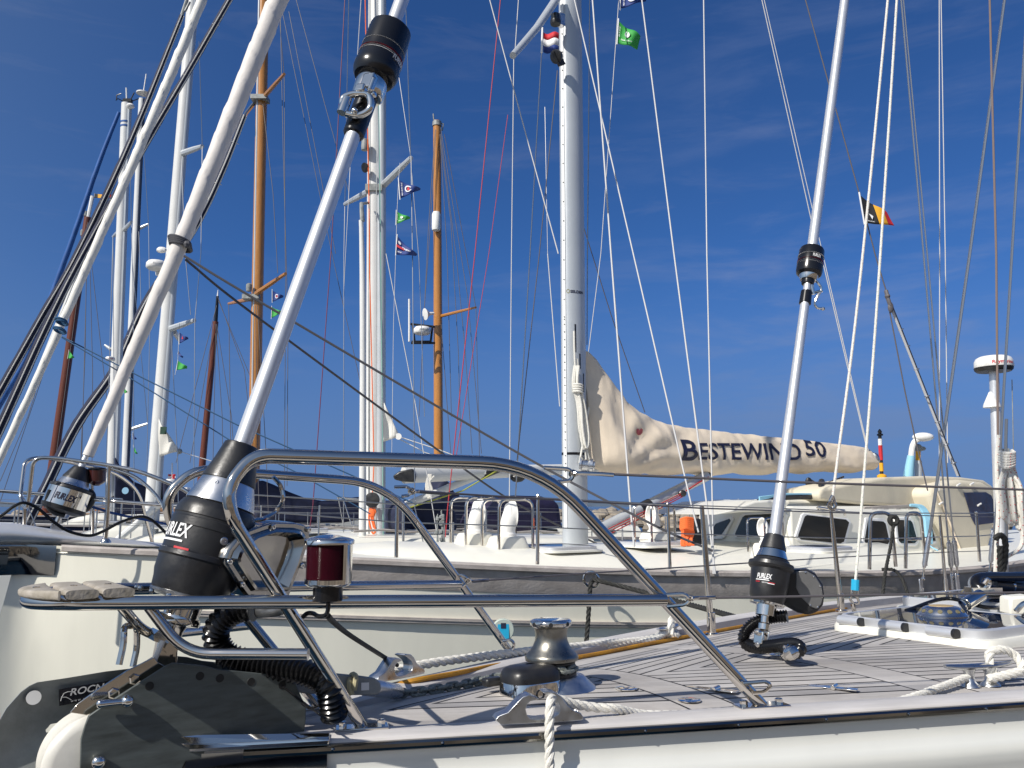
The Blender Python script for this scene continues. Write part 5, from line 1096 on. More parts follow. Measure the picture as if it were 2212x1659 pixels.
window([(1735, 1108), (1830, 1120), (1837, 1127), (1826, 1174), (1818, 1179), (1722, 1168), (1715, 1160), (1730, 1112)], r0[0], sd)
window([(1868, 1118), (1908, 1120), (1914, 1126), (1924, 1174), (1918, 1183), (1866, 1181), (1860, 1172)], r0[0], sd)
window([(1930, 1117), (1966, 1117), (1971, 1123), (1984, 1172), (1977, 1180), (1941, 1179), (1935, 1172)], r0[0], sd)
window([(1989, 1119), (2007, 1118), (2023, 1174), (2002, 1178)], r0[0], sd)
window([(1606, 1109), (1696, 1105), (1702, 1112), (1692, 1156), (1684, 1164), (1588, 1163), (1583, 1156), (1600, 1114)], r0[0], fdn)
window([(1544, 1125), (1583, 1115), (1586, 1121), (1566, 1160), (1560, 1164), (1527, 1166), (1530, 1152)], r0[0], fdn)
g = MB(); g.tube(fillet([B1.c(1768, 1100, -.9), B1.c(1768, 1096, -.92), B1.c(1825, 1106, -.92), B1.c(1825, 1112, -.9)], .03), .014, 8); g.tube([B1.c(1766, 1097, -.9), B1.c(1824, 1103, -.9)], .014, 8); obj('grab_rail', g, M['steel'], ph)
g = MB(); top = [(1858, 1106), (1870, 1094), (1985, 1089), (2002, 1096), (2000, 1101), (1983, 1096), (1880, 1101), (1870, 1106)]; g.prism([B1.c(x, y, -.80) for x, y in top], B1.N * .05)
for x in (1885, 1910, 1936, 1962): g.box(B1.c(x, 1102, -.78), B1.d, B1.N, Vector((0, 0, 1)), .10, .05, .05)
obj('teak_handrail', g, M['teak_grey'], ph, bevel=.006)
g = MB(); tr_ = [B1.c(1640, 1084, -.6), B1.c(1700, 1073, -.6), B1.c(1800, 1074, -.6), B1.c(1930, 1085, -.6)]; g.tube(spline(tr_), .035, 8); obj('mainsheet_track', g, M['black'], ph)
g = MB()
for k in range(3): g.tube([B1.c(1640, 1080 - k * 3, -.62), B1.c(1700, 1071 - k * 2, -.62), B1.c(1800, 1071 - k * 2, -.62), B1.c(1930, 1080 - k * 2, -.62)], .009, 6)
obj('control_lines', g, M['ltblue'], ph)
g = MB(); g.ball(B1.c(1774, 1066, -.6), .075, 12, (1, .6, .7)); g.tube([B1.c(1774, 1062, -.6), B1.c(1775, 1040, -.4)], .035, 8); g.ball(B1.c(1747, 1042, -.2), .06, 10, (.7, .5, 1)); g.tube([B1.c(1750, 1036, -.1), B1.c(1772, 1050, -.4), B1.c(1822, 1030, -.1)], .012, 6); obj('mainsheet_blocks', g, M['black'], ph)
# sprayhood
bi = empty('sprayhood', B1.c(2050, 1200, -.9), None, None, parent=BO1)
ol = [(1772, 1080), (1768, 1066), (1776, 1056), (1830, 1045), (1902, 1032), (2004, 1028), (2080, 1031), (2127, 1037), (2146, 1050), (2152, 1092), (2000, 1097), (1860, 1090)]
mb = MB(); mb.prism([B1.c(x, y, -.72) for x, y in ol], B1.N * .55); obj('canvas', mb, M['canvas2'], bi, bevel=.10, bseg=5)
ol = [(2008, 1062), (2022, 1048), (2080, 1036), (2127, 1041), (2146, 1053), (2154, 1090), (2146, 1150), (2136, 1201), (2081, 1207), (2052, 1178), (2026, 1118)]
mb = MB(); mb.prism([B1.c(x, y, -.95) for x, y in ol], B1.N * 1.9); obj('side_curtain', mb, M['canvas2'], bi, bevel=.07, bseg=5)
wv = [(2083, 1064), (2130, 1063), (2142, 1070), (2150, 1090), (2147, 1130), (2108, 1135), (2100, 1120)]; mb = MB(); mb.prism([B1.c(x, y, -.965) for x, y in wv], B1.N * .01); obj('vinyl_window', mb, M['vinyl'], bi, bevel=.004)
g = MB(); g.tube([B1.c(2019, 1050, -.965), B1.c(2052, 1130, -.965), B1.c(2082, 1206, -.965)], .012, 6); obj('seam', g, M['canvas'], bi)
for x, y in ((2071, 1047), (2100, 1045), (2116, 1090), (2033, 1087)):
    g = MB(); g.tube([B1.c(x - 4, y + 2, -.97), B1.c(x + 3, y - 2, -.97)], .012, 6); obj('toggle', g, M['plastic_white'], bi)
# stanchions, gates, lifelines of this boat
for x0, y0, x1, y1, Y in ((858, 1088, 856, 1204, 5.65), (1162, 1071, 1161, 1219, 5.95), (1442, 1089, 1447, 1229, 6.1), (2109, 1107, 2116, 1213, 7.4)):
    g = MB(); g.tube([P(x1, y1, Y), P(x0, y0, Y)], [.014, .011], 10); g.ball(P(x0, y0, Y), .014, 8); obj('stanchion', g, M['steel'], BO1)
for xs_, Y in (((1881, 1877, 1926, 1932), 6.6), ((2046, 2048, 2088, 2090), 7.0)):
    pass
for xa, xb, Y, yb in ((1880, 1935, 6.55, 1230), (2041 - 83, 2000, 6.9, 1228)):
    g = MB(); g.tube(fillet([P(xa - 2, yb, Y), P(xa, 1108, Y), P(xb - 12, 1108, Y), P(xb, yb - 6, Y)], .06), .0145, 10); g.tube([P(xa, 1165, Y), P(xb - 5, 1165, Y)], .009, 8); obj('gate_rail', g, M['steel'], BO1)
def lw(pts, r=.0045): g = MB(); g.tube(PP(pts), r, 6); obj('lifeline', g, M['wire'], BO1)
lw([(440, 1062, 5.6), (858, 1089, 5.65), (1162, 1075, 5.95), (1442, 1090, 6.1), (1700, 1099, 6.3), (1880, 1108, 6.55), (2109, 1109, 7.4), (2200, 1105, 8.2)]); lw([(440, 1095, 5.6), (858, 1128, 5.65), (1162, 1138, 5.95), (1444, 1152, 6.1), (1700, 1160, 6.3), (1880, 1164, 6.55), (2112, 1158, 7.4), (2200, 1150, 8.2)])
# ropes, ring and sticker on this hull
g = MB(); g.ring(P(1277, 1252, 5.85), Vector((.1, 1, 0)), .055, .010, 24, 8, .9); obj('mooring_ring', g, M['steel'], BO1)
g = MB(); rope(g, spline([P(1283, 1254, 5.8), P(1276, 1262, 5.76), P(1273, 1300, 5.74), P(1270, 1345, 5.72), P(1266, 1400, 5.70), P(1262, 1480, 5.66)], 6), .016, .11); obj('rope', g, M['rope_black'], None, 'black rope hanging straight down from the ring on the cream hull', 'rope')
g = MB(); rope(g, spline([P(1281, 1252, 5.8), P(1300, 1256, 5.74), P(1380, 1276, 5.6), P(1480, 1303, 5.2), P(1560, 1325, 4.7), P(1610, 1340, 4.3)], 6), .016, .11); obj('mooring_rope', g, M['rope_black'], None, 'black mooring rope slanting from the ring on the cream hull', 'rope')
for pts, lb in (([(1931, 1130, 6.5), (1924, 1180, 6.45), (1912, 1240, 6.3), (1906, 1300, 6.2), (1903, 1345, 6.1)], 'black fender rope tied to the gate rail of the cream boat'), ([(1905, 1230, 6.55), (1930, 1231, 6.5), (1948, 1248, 6.3), (1962, 1285, 6.2), (1975, 1305, 6.15)], 'black rope draped over the grey teak bulwark below the gate')):
    g = MB(); rope(g, spline(PP(pts), 6), .013, .09); obj('rope', g, M['rope_black'], None, lb, 'rope')
g = MB(); g.ring(P(1930, 1124, 6.5), Vector((0, 1, 0)), .030, .019, 18, 8); obj('rope_bundle', g, M['rope_black'], None, 'black rope knot bunched on the gate rail by the windows', 'rope')
stk = P(1087, 1361, 5.42); nn_ = Vector((.12, -.99, -.08)).normalized(); rt = nn_.cross(Vector((0, 0, 1))).normalized() * -1
g = MB(); g.lathe(stk, nn_, [(-.02, .070), (.0, .070), (.004, .066)], 32); obj('round_fitting', g, mat('pale_green_plastic', (.50, .56, .50), .15), BO1)
g = MB(); g.prism([stk + nn_ * .006 + rt * a + Vector((0, 0, 1)) * b for a, b in ((-.036, -.058), (.036, -.058), (.036, .055), (-.036, .055))], nn_ * .001); sk = obj('sticker', g, M['skyblue'], BO1)
g = MB(); g.prism([stk + nn_ * .0085 + rt * a + Vector((0, 0, 1)) * b for a, b in ((-.016, .012), (.016, .012), (.016, .045), (-.016, .045))], nn_ * .001); obj('sticker_mark', g, M['navy'], sk)
# orange rope, bag, blue towel line
g = MB(); r5 = random.Random(5)
for k in range(9):
    x = 1472 + k * 3.0; g.tube(spline(PP([(x, 1122, 7.4), (x - 2 + r5.uniform(-2, 2), 1140, 7.38), (x + 2, 1150, 7.38), (x - 1 + r5.uniform(-3, 3), 1172 + r5.uniform(-4, 4), 7.36), (x + 3, 1178, 7.36)]), 5), .011, 6)
for k in range(6): g.tube(spline(PP([(1470, 1123 + k * 4, 7.33), (1482, 1119 + k * 4, 7.3), (1497, 1121 + k * 4.5, 7.33)]), 5), .013, 6)
obj('coiled_rope', g, M['orange'], None, 'orange coiled rope hanging on the guardrail in front of the pilothouse', 'rope')
g = MB(); g.prism([B1.c(x, y, -1.0) for x, y in ((1497, 1120), (1520, 1120), (1521, 1178), (1506, 1180), (1500, 1160))], B1.N * .1); obj('bag', g, M['blackf'], None, 'small black bag hanging behind the orange coiled rope', 'bag', bevel=.03)
g = MB()
for k in range(6): g.tube(spline([B1.c(1966 + k * 2, 1091, -.86), B1.c(1985 + k * 2, 1096, -.9), B1.c(1997 + k * 2.2, 1120, -.94), B1.c(2000 + k * 2.4, 1160 + k * 3, -.96)], 6), .017, 6)
g.tube(spline([B1.c(2003, 1165, -.98), B1.c(2010, 1180, -1.1), B1.c(2026, 1189, -1.2)], 5), .008, 6); obj('hank_of_line', g, M['ltblue'], None, 'light blue hank of line draped over the teak handrail', 'rope')
# stern gear: danbuoy, wind vane, hydrovane post, radar pole
DB = empty('danbuoy', P(1905, 1031, 11.2), 'slim danbuoy pole with red and yellow bands standing behind the pilothouse', 'buoy')
g = MB(); g.lathe(P(1905, 1032, 11.2), (0, 0, 1), [(-.1, .06), (.03, .06), (.05, .03)], 16); obj('float', g, M['yellow'], DB)
for y0, y1, m in ((1028, 1018, 'blackf'), (1018, 1000, 'yellow'), (1000, 994, 'blackf'), (994, 962, 'redf'), (962, 948, 'whitef'), (948, 940, 'blackf')):
    g = MB(); g.tube([P(1905 - (1030 - y0) * .05, y0, 11.2), P(1905 - (1030 - y1) * .05, y1, 11.2)], .026 if m != 'blackf' else .022, 10); obj('band', g, M[m], DB)
g = MB(); g.lathe(P(1901, 941, 11.2), (0, 0, 1), [(0, .04), (.02, .04), (.03, .02), (.05, .03), (.07, .02), (.09, .005)], 12); obj('lamp', g, M['gloss_black'], DB)
WV = empty('wind_vane', P(1968, 1031, 11.5), 'white curved wind vane post with pale blue sleeve', 'wind vane')
g = MB(); g.tube([P(1962, 1031, 11.5), P(1968, 985, 11.5)], [.07, .05], 12); obj('sleeve', g, M['ltblue'], WV); g = MB(); g.tube(spline(PP([(1968, 986, 11.5), (1971, 965, 11.5), (1977, 953, 11.5), (1986, 948, 11.5), (1995, 946, 11.5)])), [.038] * 33, 10); obj('arm', g, M['plastic_white'], WV)
g = MB(); g.ball(P(1994, 944, 11.5), .15, 18, (1, .5, .42)); obj('vane', g, M['plastic_white'], WV)
LG = empty('wind_generator', P(1986, 1031, 11.6), 'small grey wind generator on a short post beside the vane', 'wind generator')
g = MB(); g.tube([P(1984, 1031, 11.6), P(1983, 995, 11.6)], .05, 10); obj('post', g, M['mast_grey'], LG); g = MB(); g.tube([P(1983, 995, 11.6), P(1983, 972, 11.6)], .035, 8); obj('neck', g, M['yellow'], LG); g = MB(); g.ball(P(1983, 968, 11.6), .06, 10); g.ball(P(1990, 969, 11.6), .07, 8, (1, .3, .5)); obj('rotor', g, M['galv'], LG)
RPole = empty('radar_pole', P(2163, 1230, 9.0), 'silver radar pole with white dome and small aerials at right', 'radar')
g = MB(); g.tube([P(2164, 1235, 9), P(2147, 800, 9)], [.055, .05], 16); obj('pole', g, M['alu'], RPole)
g = MB(); g.lathe(P(2147, 803, 9), (0, 0, 1), [(0, .17), (.02, .19), (.045, .195), (.05, .17)], 36); obj('dome_base', g, M['black'], RPole)
g = MB(); g.lathe(P(2147, 793, 9), (0, 0, 1), [(-.01, .19), (.0, .196), (.06, .192), (.095, .175), (.115, .14), (.13, .05), (.131, .0)], 40); dm_ = obj('dome', g, M['plastic_white'], RPole, ang=50)
fr_ = wrap(P(2147, 793, 9), Vector((0, 0, 1)), .030, .197, .55); g = MB(); text_on(g, 'Raymarine', lambda u, v: fr_(u, v), .05, width=.24, bold=.02); obj('lettering', g, M['letter_red'], dm_, smooth=False)
g = MB(); g.tube([P(2176, 1004, 9), P(2174, 945, 9)], .010, 6); g.tube([P(2172, 1000, 9), P(2192, 1010, 9)], .012, 6); g.tube([P(2190, 1010, 9), P(2186, 820, 9)], .005, 6); g.box(P(2174, 985, 9), (1, 0, 0), (0, 1, 0), (0, 0, 1), .05, .05, .16); obj('aerials', g, M['galv'], RPole)
g = MB(); g.lathe(P(2143, 880, 9), (0, 0, 1), [(0, .09), (.03, .085), (.17, .02)], 12); obj('aerial_cone', g, M['plastic_white'], RPole)

cb = MB(); cb.tube(spline([B1.c(x, y, -.55) for x, y in ((-60, 1150), (0, 1116), (30, 1094), (53, 1086), (82, 1098), (116, 1127), (150, 1148), (192, 1157), (222, 1148), (260, 1128), (300, 1116), (324, 1121), (345, 1138), (362, 1157), (372, 1180))], 8), .0095, 8); obj('black_cable', cb, M['rubber'], None, 'black cable drooping in curves over the bow of the cream boat', 'cable')
bs = MB(); bs.tube(spline([B1.c(x, y, .1) for x, y in ((183, 1090), (250, 1110), (320, 1124), (400, 1140))], 6), .009, 6); obj('blue_line', bs, mat('royal_blue_line', (.01, .06, .22), .6), None, 'blue rope running aft from the furling drum of the cream boat', 'rope')
# ================================================================== boats further along the row
def line_(pts, r, m, parent, name='shroud', seg=5): mb = MB(); mb.tube(pts, r, seg, False); return obj(name, mb, m if not isinstance(m, str) else M[m], parent)
def mastline(root, ax, Y, rpx, m, name='mast', rpx2=None, seg=18, fore=None):
    (x0, y0), (x1, y1) = ax
    if y1 < 0: k = (-480 - y0) / (y1 - y0); x1, y1 = x0 + (x1 - x0) * k, -480
    a, b = P(x0, y0, Y), P(x1, y1, Y); mb = MB(); r0 = rpx * Y / F; r1 = (rpx2 or rpx) * Y / F
    mb.lathe(a, b - a, [((b - a).length * t, r0 + (r1 - r0) * t) for t in (0, .25, .5, .75, 1)], seg); return obj(name, mb, M[m] if isinstance(m, str) else m, root)
def yacht(name, label, C, s_bow, L_, B_, zdk, hullm, deckm='gel', house=(.28, .62, .36), housem='gel', capm='teak_grey', zbow=.25, cat='sailboat', stripe=None, rails=True, nst=6):
    fr = Frame(33.23, 0, C); z0 = zdk - CZ
    root = empty(name, Vector((fr.bp(s_bow + L_ * .45, 0, 0).x, fr.bp(s_bow + L_ * .45, 0, 0).y, 0)), label, cat)
    def hb(q): return max(.02, B_ / 2 * math.sin(min(1, q * 1.25 + .02) * math.pi / 2) ** .8 * (1 - .35 * max(0, (q - .6) / .4) ** 2))
    def hz(q): return z0 + zbow * (1 - q) ** 2 + .08 * max(0, q - .7)
    Q = [0, .01, .03, .07] + [.12 + .08 * i for i in range(12)]
    mb = MB()
    for sg in (-1, 1): mb.grid([[fr.bp(s_bow + L_ * q + .25 * dz * max(0, 1 - q * 5), sg * max(.015, hb(q) - .10 * dz * (1 + max(0, 1 - q * 4))), hz(q) - dz) for dz in (0, .25, .6, 1., zdk + .3)] for q in Q])
    mb.add([fr.bp(s_bow + L_, o * hb(1.), hz(1.) - dz) for o, dz in ((-1, 0), (1, 0), (.85, zdk + .3), (-.85, zdk + .3))], [(0, 1, 2, 3)]); obj('hull', mb, M[hullm], root, ang=50)
    mb = MB()
    for sg in (-1, 1): mb.grid([[fr.bp(s_bow + L_ * q, sg * max(.0, hb(q) - a), hz(q) + h) for a, h in ((-.012, -.03), (-.012, .02), (.05, .025), (.055, -.04))] for q in Q])
    obj('toe_rail', mb, M[capm], root)
    mb = MB(); mb.grid([[fr.bp(s_bow + L_ * q, hb(q) * (-1 + k / 4) * .98, hz(q) - .02 + .06 * (1 - (-1 + k / 4) ** 2)) for k in range(9)] for q in Q]); obj('deck', mb, M[deckm], root)
    a, b, hh = house; mb = MB(); rows = []
    for i in range(15):
        q = a + (b - a) * i / 14; k = min(1, (i / 3) ** .7) * (1 if i < 14 else .98); w_ = hb(q) * .62; z = hz(q) - .03
        rows.append([fr.bp(s_bow + L_ * q, w_ * x, z + hh * k * y + .04) for x, y in ((-1, 0), (-.96, .55), (-.88, .85), (-.6, .97), (0, 1.04), (.6, .97), (.88, .85), (.96, .55), (1, 0))])
    mb.grid(rows); mb.f.append(tuple(range(14 * 9, 15 * 9))); ho = obj('coachroof', mb, M[housem], root, ang=50)
    for i in range(3):
        q = a + (b - a) * (.45 + .17 * i); w_ = hb(q) * .62; z = hz(q) - .03 + .04; c = fr.bp(s_bow + L_ * q, -w_ * .985, z + hh * .38)
        g = MB(); g.box(c, fr.d, fr.N, Vector((0, 0, 1)), .42, .05, hh * .32); obj('window', g, M['glass'], ho, bevel=.02)
    for sg in (-1, 1):                          # handrails, winches and hatches on the coachroof
        g = MB(); pts = []
        for i in range(9): q = a + (b - a) * (.25 + .08 * i); pts.append(fr.bp(s_bow + L_ * q, sg * hb(q) * .50, hz(q) + hh * 1.0 + (.085 if i % 2 else .06)))
        g.tube(pts, .016, 6); obj('handrail', g, M['teak_grey'] if capm != 'wood' else M['wood'], root)
        q = b - .02; g = MB(); g.lathe(fr.bp(s_bow + L_ * q, sg * hb(q) * .42, hz(q) + hh * .98), (0, 0, 1), [(0, .07), (.03, .07), (.05, .045), (.10, .05), (.12, .065), (.13, .03)], 16); obj('winch', g, M['steel_far'], root)
    for q in (a + .06, a + (b - a) * .55):
        g = MB(); g.box(fr.bp(s_bow + L_ * q, 0, hz(q) + hh * .92 + .07), fr.d, fr.N, Vector((0, 0, 1)), .55, .55, .07); hq = obj('hatch', g, M['alu'], root, bevel=.02); g = MB(); g.box(fr.bp(s_bow + L_ * q, 0, hz(q) + hh * .92 + .108), fr.d, fr.N, Vector((0, 0, 1)), .44, .44, .01); obj('hatch_pane', g, M['hatchglass'], hq)
    if rails:
        for sg in (-1, 1):
            st = []
            for i in range(nst):
                q = .12 + .82 * i / (nst - 1); p = fr.bp(s_bow + L_ * q, sg * (hb(q) - .05), hz(q)); st.append(p); g = MB(); g.tube([p, p + Vector((0, 0, .62))], .012, 6); obj('stanchion', g, M['steel_far'], root)
            for h in (.60, .33): line_([p + Vector((0, 0, h)) for p in st], .004, 'wire', root, 'lifeline', 4)
        g = MB(); pf_ = [fr.bp(s_bow + L_ * .12, -hb(.12) + .05, hz(.12) + .62), fr.bp(s_bow + .1, -.12, hz(0) + .68), fr.bp(s_bow + .1, .12, hz(0) + .68), fr.bp(s_bow + L_ * .12, hb(.12) - .05, hz(.12) + .62)]
        g.tube(fillet(pf_, .1), .015, 8)
        for q, sg in ((.03, -1), (.03, 1)): g.tube([fr.bp(s_bow + L_ * q, sg * hb(q) * .9, hz(q)), fr.bp(s_bow + .15, sg * .12, hz(0) + .67)], .013, 8)
        obj('pulpit', g, M['steel_far'], root)
    root['_'] = 0; del root['_']
    return root, fr, hz, hb
def spreader(root, a, b, Y, r0=.05, m='mast_grey', Yb=None):
    p, q = P(*a, Y), P(*b, Yb or Y); g = MB(); ax = (q - p).normalized(); e = ax.orthogonal(); g.tube([p, p.lerp(q, .6), q], [r0, r0 * .85, r0 * .6], 8); return obj('spreader', g, M[m], root)
def upward(pts):                               # carry a stay on up its own line past the top of the view
    pts = [list(q) for q in pts]
    for a, b in ((0, 1), (-1, -2)):
        if pts[a][1] <= 5 and pts[b][1] > pts[a][1]:
            k = (pts[a][1] + 520) / (pts[b][1] - pts[a][1]); ext = [u + (u - v) * k for u, v in zip(pts[a], pts[b])]
            if len(ext) > 2: ext[2] = max(1., ext[2])
            pts[a] = ext
    return pts
def sh(root, pts, Y, rpx=.9, m='wire', name='shroud'):
    pts = upward(pts); line_(PP([(x, y, Y) for x, y in pts]), rpx * Y / F, m, root, name)
def dome(root, x, y, Y, rpx, txt=None, hpx=None):
    r = rpx * Y / F; c = P(x, y, Y); g = MB(); g.lathe(c - Vector((0, 0, r * .45)), (0, 0, 1), [(0, r * .8), (r * .2, r), (r * .62, r * .98), (r * .85, r * .8), (r * .95, r * .3), (r * .96, 0)], 26); d = obj('radar_dome', g, M['plastic_white'], root, ang=50)
    if txt: fn = wrap(c - Vector((0, 0, r * .05)), Vector((0, 0, 1)), 0, r * 1.005, .2); t = MB(); text_on(t, txt[0], fn, r * .28, width=r * 1.1, bold=.02); obj('lettering', t, M[txt[1]], d, smooth=False)
    return d
def cover_blob(root, pts, fr, o0, thick, m='navy', name='boom_cover', bev=.12):
    mb = MB(); mb.prism([fr.c(x, y, o0) for x, y in pts], fr.N * thick); return obj(name, mb, M[m] if isinstance(m, str) else m, root, bevel=bev, bseg=4)

# ---- white deck boat with in-mast furling (next berth)
R3, F3, hz3, hb3 = yacht('sailboat', 'white sailboat with pale in-mast furling spar and orange coiled line', 11.05, -.05, 13, 4.0, 1.36, 'hull_white', house=(.24, .62, .24))
Y3 = 11.9
m3 = mastline(R3, ((806, 1178), (812, -60)), Y3, 17.5, 'mast_white'); 
g = MB(); q0, q1 = P(822, 1178, Y3 - .05), P(825, -60, Y3 - .05); g.tube([q0, q1], 10.5 * Y3 / F, 16); obj('rear_chamber', g, M['mast_grey'], m3)
g = MB(); g.tube([P(796, 1178, Y3 - .12), P(797.5, -60, Y3 - .12)], 1.0 * Y3 / F, 6); obj('luff_slot', g, M['galv'], m3)
sh(R3, [(803, 1100), (808, 1000), (799, 600), (797, 420), (789, 0)], Y3 - .25, 1.3, 'orange', 'halyard'); sh(R3, [(828, 1190), (826, 900), (822, 500), (817, 60)], Y3 - .25, 1.0, mat('pale_green_line', (.25, .5, .42), .6), 'halyard'); sh(R3, [(814, 1180), (812, 640), (814, 300)], Y3 - .25, .8, 'line', 'halyard')
g = MB()
g.tube(spline(PP([(802 + k * 1.6, 1092 + k % 2 * 3, Y3 - .3) for k in range(1)] + [(800, 1098, Y3 - .3), (797, 1120, Y3 - .3), (804, 1150, Y3 - .3), (811, 1146, Y3 - .3), (806, 1118, Y3 - .3), (811, 1104, Y3 - .3), (804, 1094, Y3 - .3), (801, 1112, Y3 - .3), (808, 1140, Y3 - .3)]), 6), .014, 6); g.ball(P(804, 1108, Y3 - .3), .05, 8, (1, .6, 1.3)); obj('coiled_line', g, M['orange'], None, 'bright orange coiled line tied on the pale furling mast', 'rope')
g = MB(); wc = P(806, 1080, Y3 - .28); g.lathe(wc, (-.2, -1, 0), [(0, .06), (.02, .105), (.05, .105), (.055, .075), (.06, .03)], 24); obj('winch', g, M['black'], m3)
g = MB(); g.lathe(P(806, 1098, Y3 - .2), (0, 0, 1), [(-.05, .03), (.05, .05)], 12); obj('winch_pad', g, M['black'], m3)
spreader(R3, (824, 404), (888, 341), Y3, .055, Yb=11.0); spreader(R3, (796, 414), (745, 441), Y3, .05, Yb=12.9)
g = MB(); g.box(P(810, 411, Y3 - .02), (1, 0, 0), (0, 1, 0), (0, 0, 1), .25, .26, .10); obj('spreader_root', g, M['galv'], m3)
g = MB(); g.lathe(P(790, 362, Y3 - .2), (-.5, -.6, -.3), [(-.05, .03), (0, .07), (.02, .075), (.022, .06)], 14); obj('deck_light', g, M['black'], m3)
g = MB(); g.lathe(P(788, 316, Y3 - .2), (0, 0, 1), [(-.06, .05), (.0, .055), (.1, .05), (.12, .02)], 14); obj('mast_light', g, M['galv'], m3)
furled('furled_staysail', [(783, 1180), (784, 700), (781, 500), (780, 476)], 11.3, [8, 7.5, 7, 7, 5], 'mast_white', 2, .02, R3, seg=14, n=30)
g = MB(); g.tube(PP([(783, 478, 11.3), (781, 450, 11.3), (781, 440, 11.4)]), [.035, .03, .03], 10); g.tube(PP([(782, 440, 11.4), (796, 438, 11.7)]), .02, 8); obj('swivel', g, M['galv'], R3)
# boom with grey gooseneck, strut
a, b = P(872, 1026, 11.6), P(1215, 1014, 13.6); mastsec(a, b, .12, .085, Vector((0, 0, 1)), 'boom', M['mast_white'], R3, taper=.7)
g = MB(); g.prism([P(x, y, 11.5) for x, y in ((848, 1028), (862, 1018), (892, 1012), (897, 1028), (894, 1041), (868, 1040), (852, 1036))], Vector((0, .18, 0))); obj('gooseneck', g, M['black'], R3, bevel=.02)
g = MB(); g.tube([P(874, 1092, 11.9), P(1072, 1012, 12.6)], .055, 12); obj('vang_strut', g, M['mast_white'], R3); g = MB(); g.tube([P(1036, 1028, 12.5), P(1086, 1007, 12.6)], .07, 12); obj('vang_fork', g, M['black'], R3)
g = MB(); g.tube(PP([(880, 1098, 11.8), (1000, 1060, 12.2), (1080, 1013, 12.5)]), .01, 6); obj('vang_line', g, mat('yellow_green_line', (.4, .42, .06), .6), R3)
g = MB(); g.ball(P(1118, 1032, 12.8), .09, 10, (1.3, .7, .8)); obj('block', g, M['black'], R3)
g = MB(); rr_ = random.Random(11)
for k in range(5): g.tube(spline(PP([(926 + k * 1.5, 1024, 11.5), (920 + k * 2, 1050 + rr_.uniform(-3, 3), 11.5), (925 + k * 2, 1076, 11.5), (934 - k, 1060, 11.5), (929, 1040, 11.5), (938, 1028, 11.5)]), 5), .012, 6)
obj('rope_coil', g, M['rope'], None, 'cream rope coil hanging below the white boom of the furling mast', 'rope')
# clew of the sail showing out of the mast
def tri_sail(root, pts, Y, m='sail', tag_=None):
    a, b, c = PP([(x, y, Y) for x, y in pts]); n = 12; vs = []; fs = []; idx = {}
    for i in range(n + 1):
        for j in range(n + 1 - i):
            u, v = i / n, j / n; p = a * (1 - u - v) + b * u + c * v; p = p + Vector((0, -.10 * math.sin(math.pi * min(1, u + .1)) * (1 - v) - .03 * math.sin(9 * u + 4 * v), 0)); idx[i, j] = len(vs); vs.append(p)
    for i in range(n):
        for j in range(n - i):
            fs.append((idx[i, j], idx[i + 1, j], idx[i, j + 1]))
            if i + j < n - 1: fs.append((idx[i + 1, j], idx[i + 1, j + 1], idx[i, j + 1]))
    mb = MB(); mb.add(vs, fs); o = obj('sail_corner', mb, M[m], root); mo = o.modifiers.new('t', 'SOLIDIFY'); mo.thickness = .012; return o
tri_sail(R3, [(828, 860), (864, 945), (828, 954)], 11.6); g = MB(); g.lathe(P(861, 943, 11.55), (0, -1, 0), [(0, .045), (.02, .045)], 14); obj('clew_ring', g, M['plastic_white'], R3)
sh(R3, [(864, 944), (950, 972), (1010, 995)], 11.6, 1.0, 'rope', 'sheet'); sh(R3, [(862, 948), (920, 978), (985, 1000)], 11.7, 1.0, 'rope', 'sheet')
for pts, Y, r, m in (([(887, 337), (877.6, 33), (876, 0)], 11.0, 1.1, 'wire'), ([(888, 337), (891, 548), (896, 1097), (915, 1175)], 11.0, 1.2, 'wire'), ([(862, 168), (886, 330), (905, 560), (917, 900)], 11.2, .9, 'wire'), ([(834, 548), (896, 866), (916, 985), (945, 1160)], 11.3, 1.1, 'line'),
                     ([(745, 441), (753.5, 0)], 12.9, 1.0, 'wire'), ([(745, 441), (743, 548), (742, 1150)], 12.9, 1.0, 'wire'), ([(770, 155), (780, 0)], 12.4, .9, 'line'), ([(770, 155), (758, 330), (742, 640)], 12.4, .8, 'wire')): sh(R3, pts, Y, r, m)
cover_blob(R3, [(862, 1092), (905, 1080), (960, 1082), (990, 1100), (995, 1150), (940, 1165), (862, 1150)], F3, .2, 1.6, 'navy', 'sprayhood')
for x, y0, y1 in ((871, 1090, 1175), (978, 1128, 1178)): g = MB(); g.tube([P(x, y1, 11.2), P(x, y0, 11.2)], .018, 8); obj('stanchion', g, M['steel_far'], R3)
g = MB(); r6 = random.Random(6)
for k in range(10): x = 948 + r6.uniform(-12, 14); g.tube(PP([(x, 1098 + r6.uniform(0, 20), 10.6), (x + r6.uniform(-5, 5), 1140, 10.6), (x + r6.uniform(-9, 12), 1190, 10.6)]), .008, 5); g.ball(P(x, 1130 + r6.uniform(-15, 50), 10.6), .03, 6)
obj('shroud_fittings', g, M['galv'], R3)

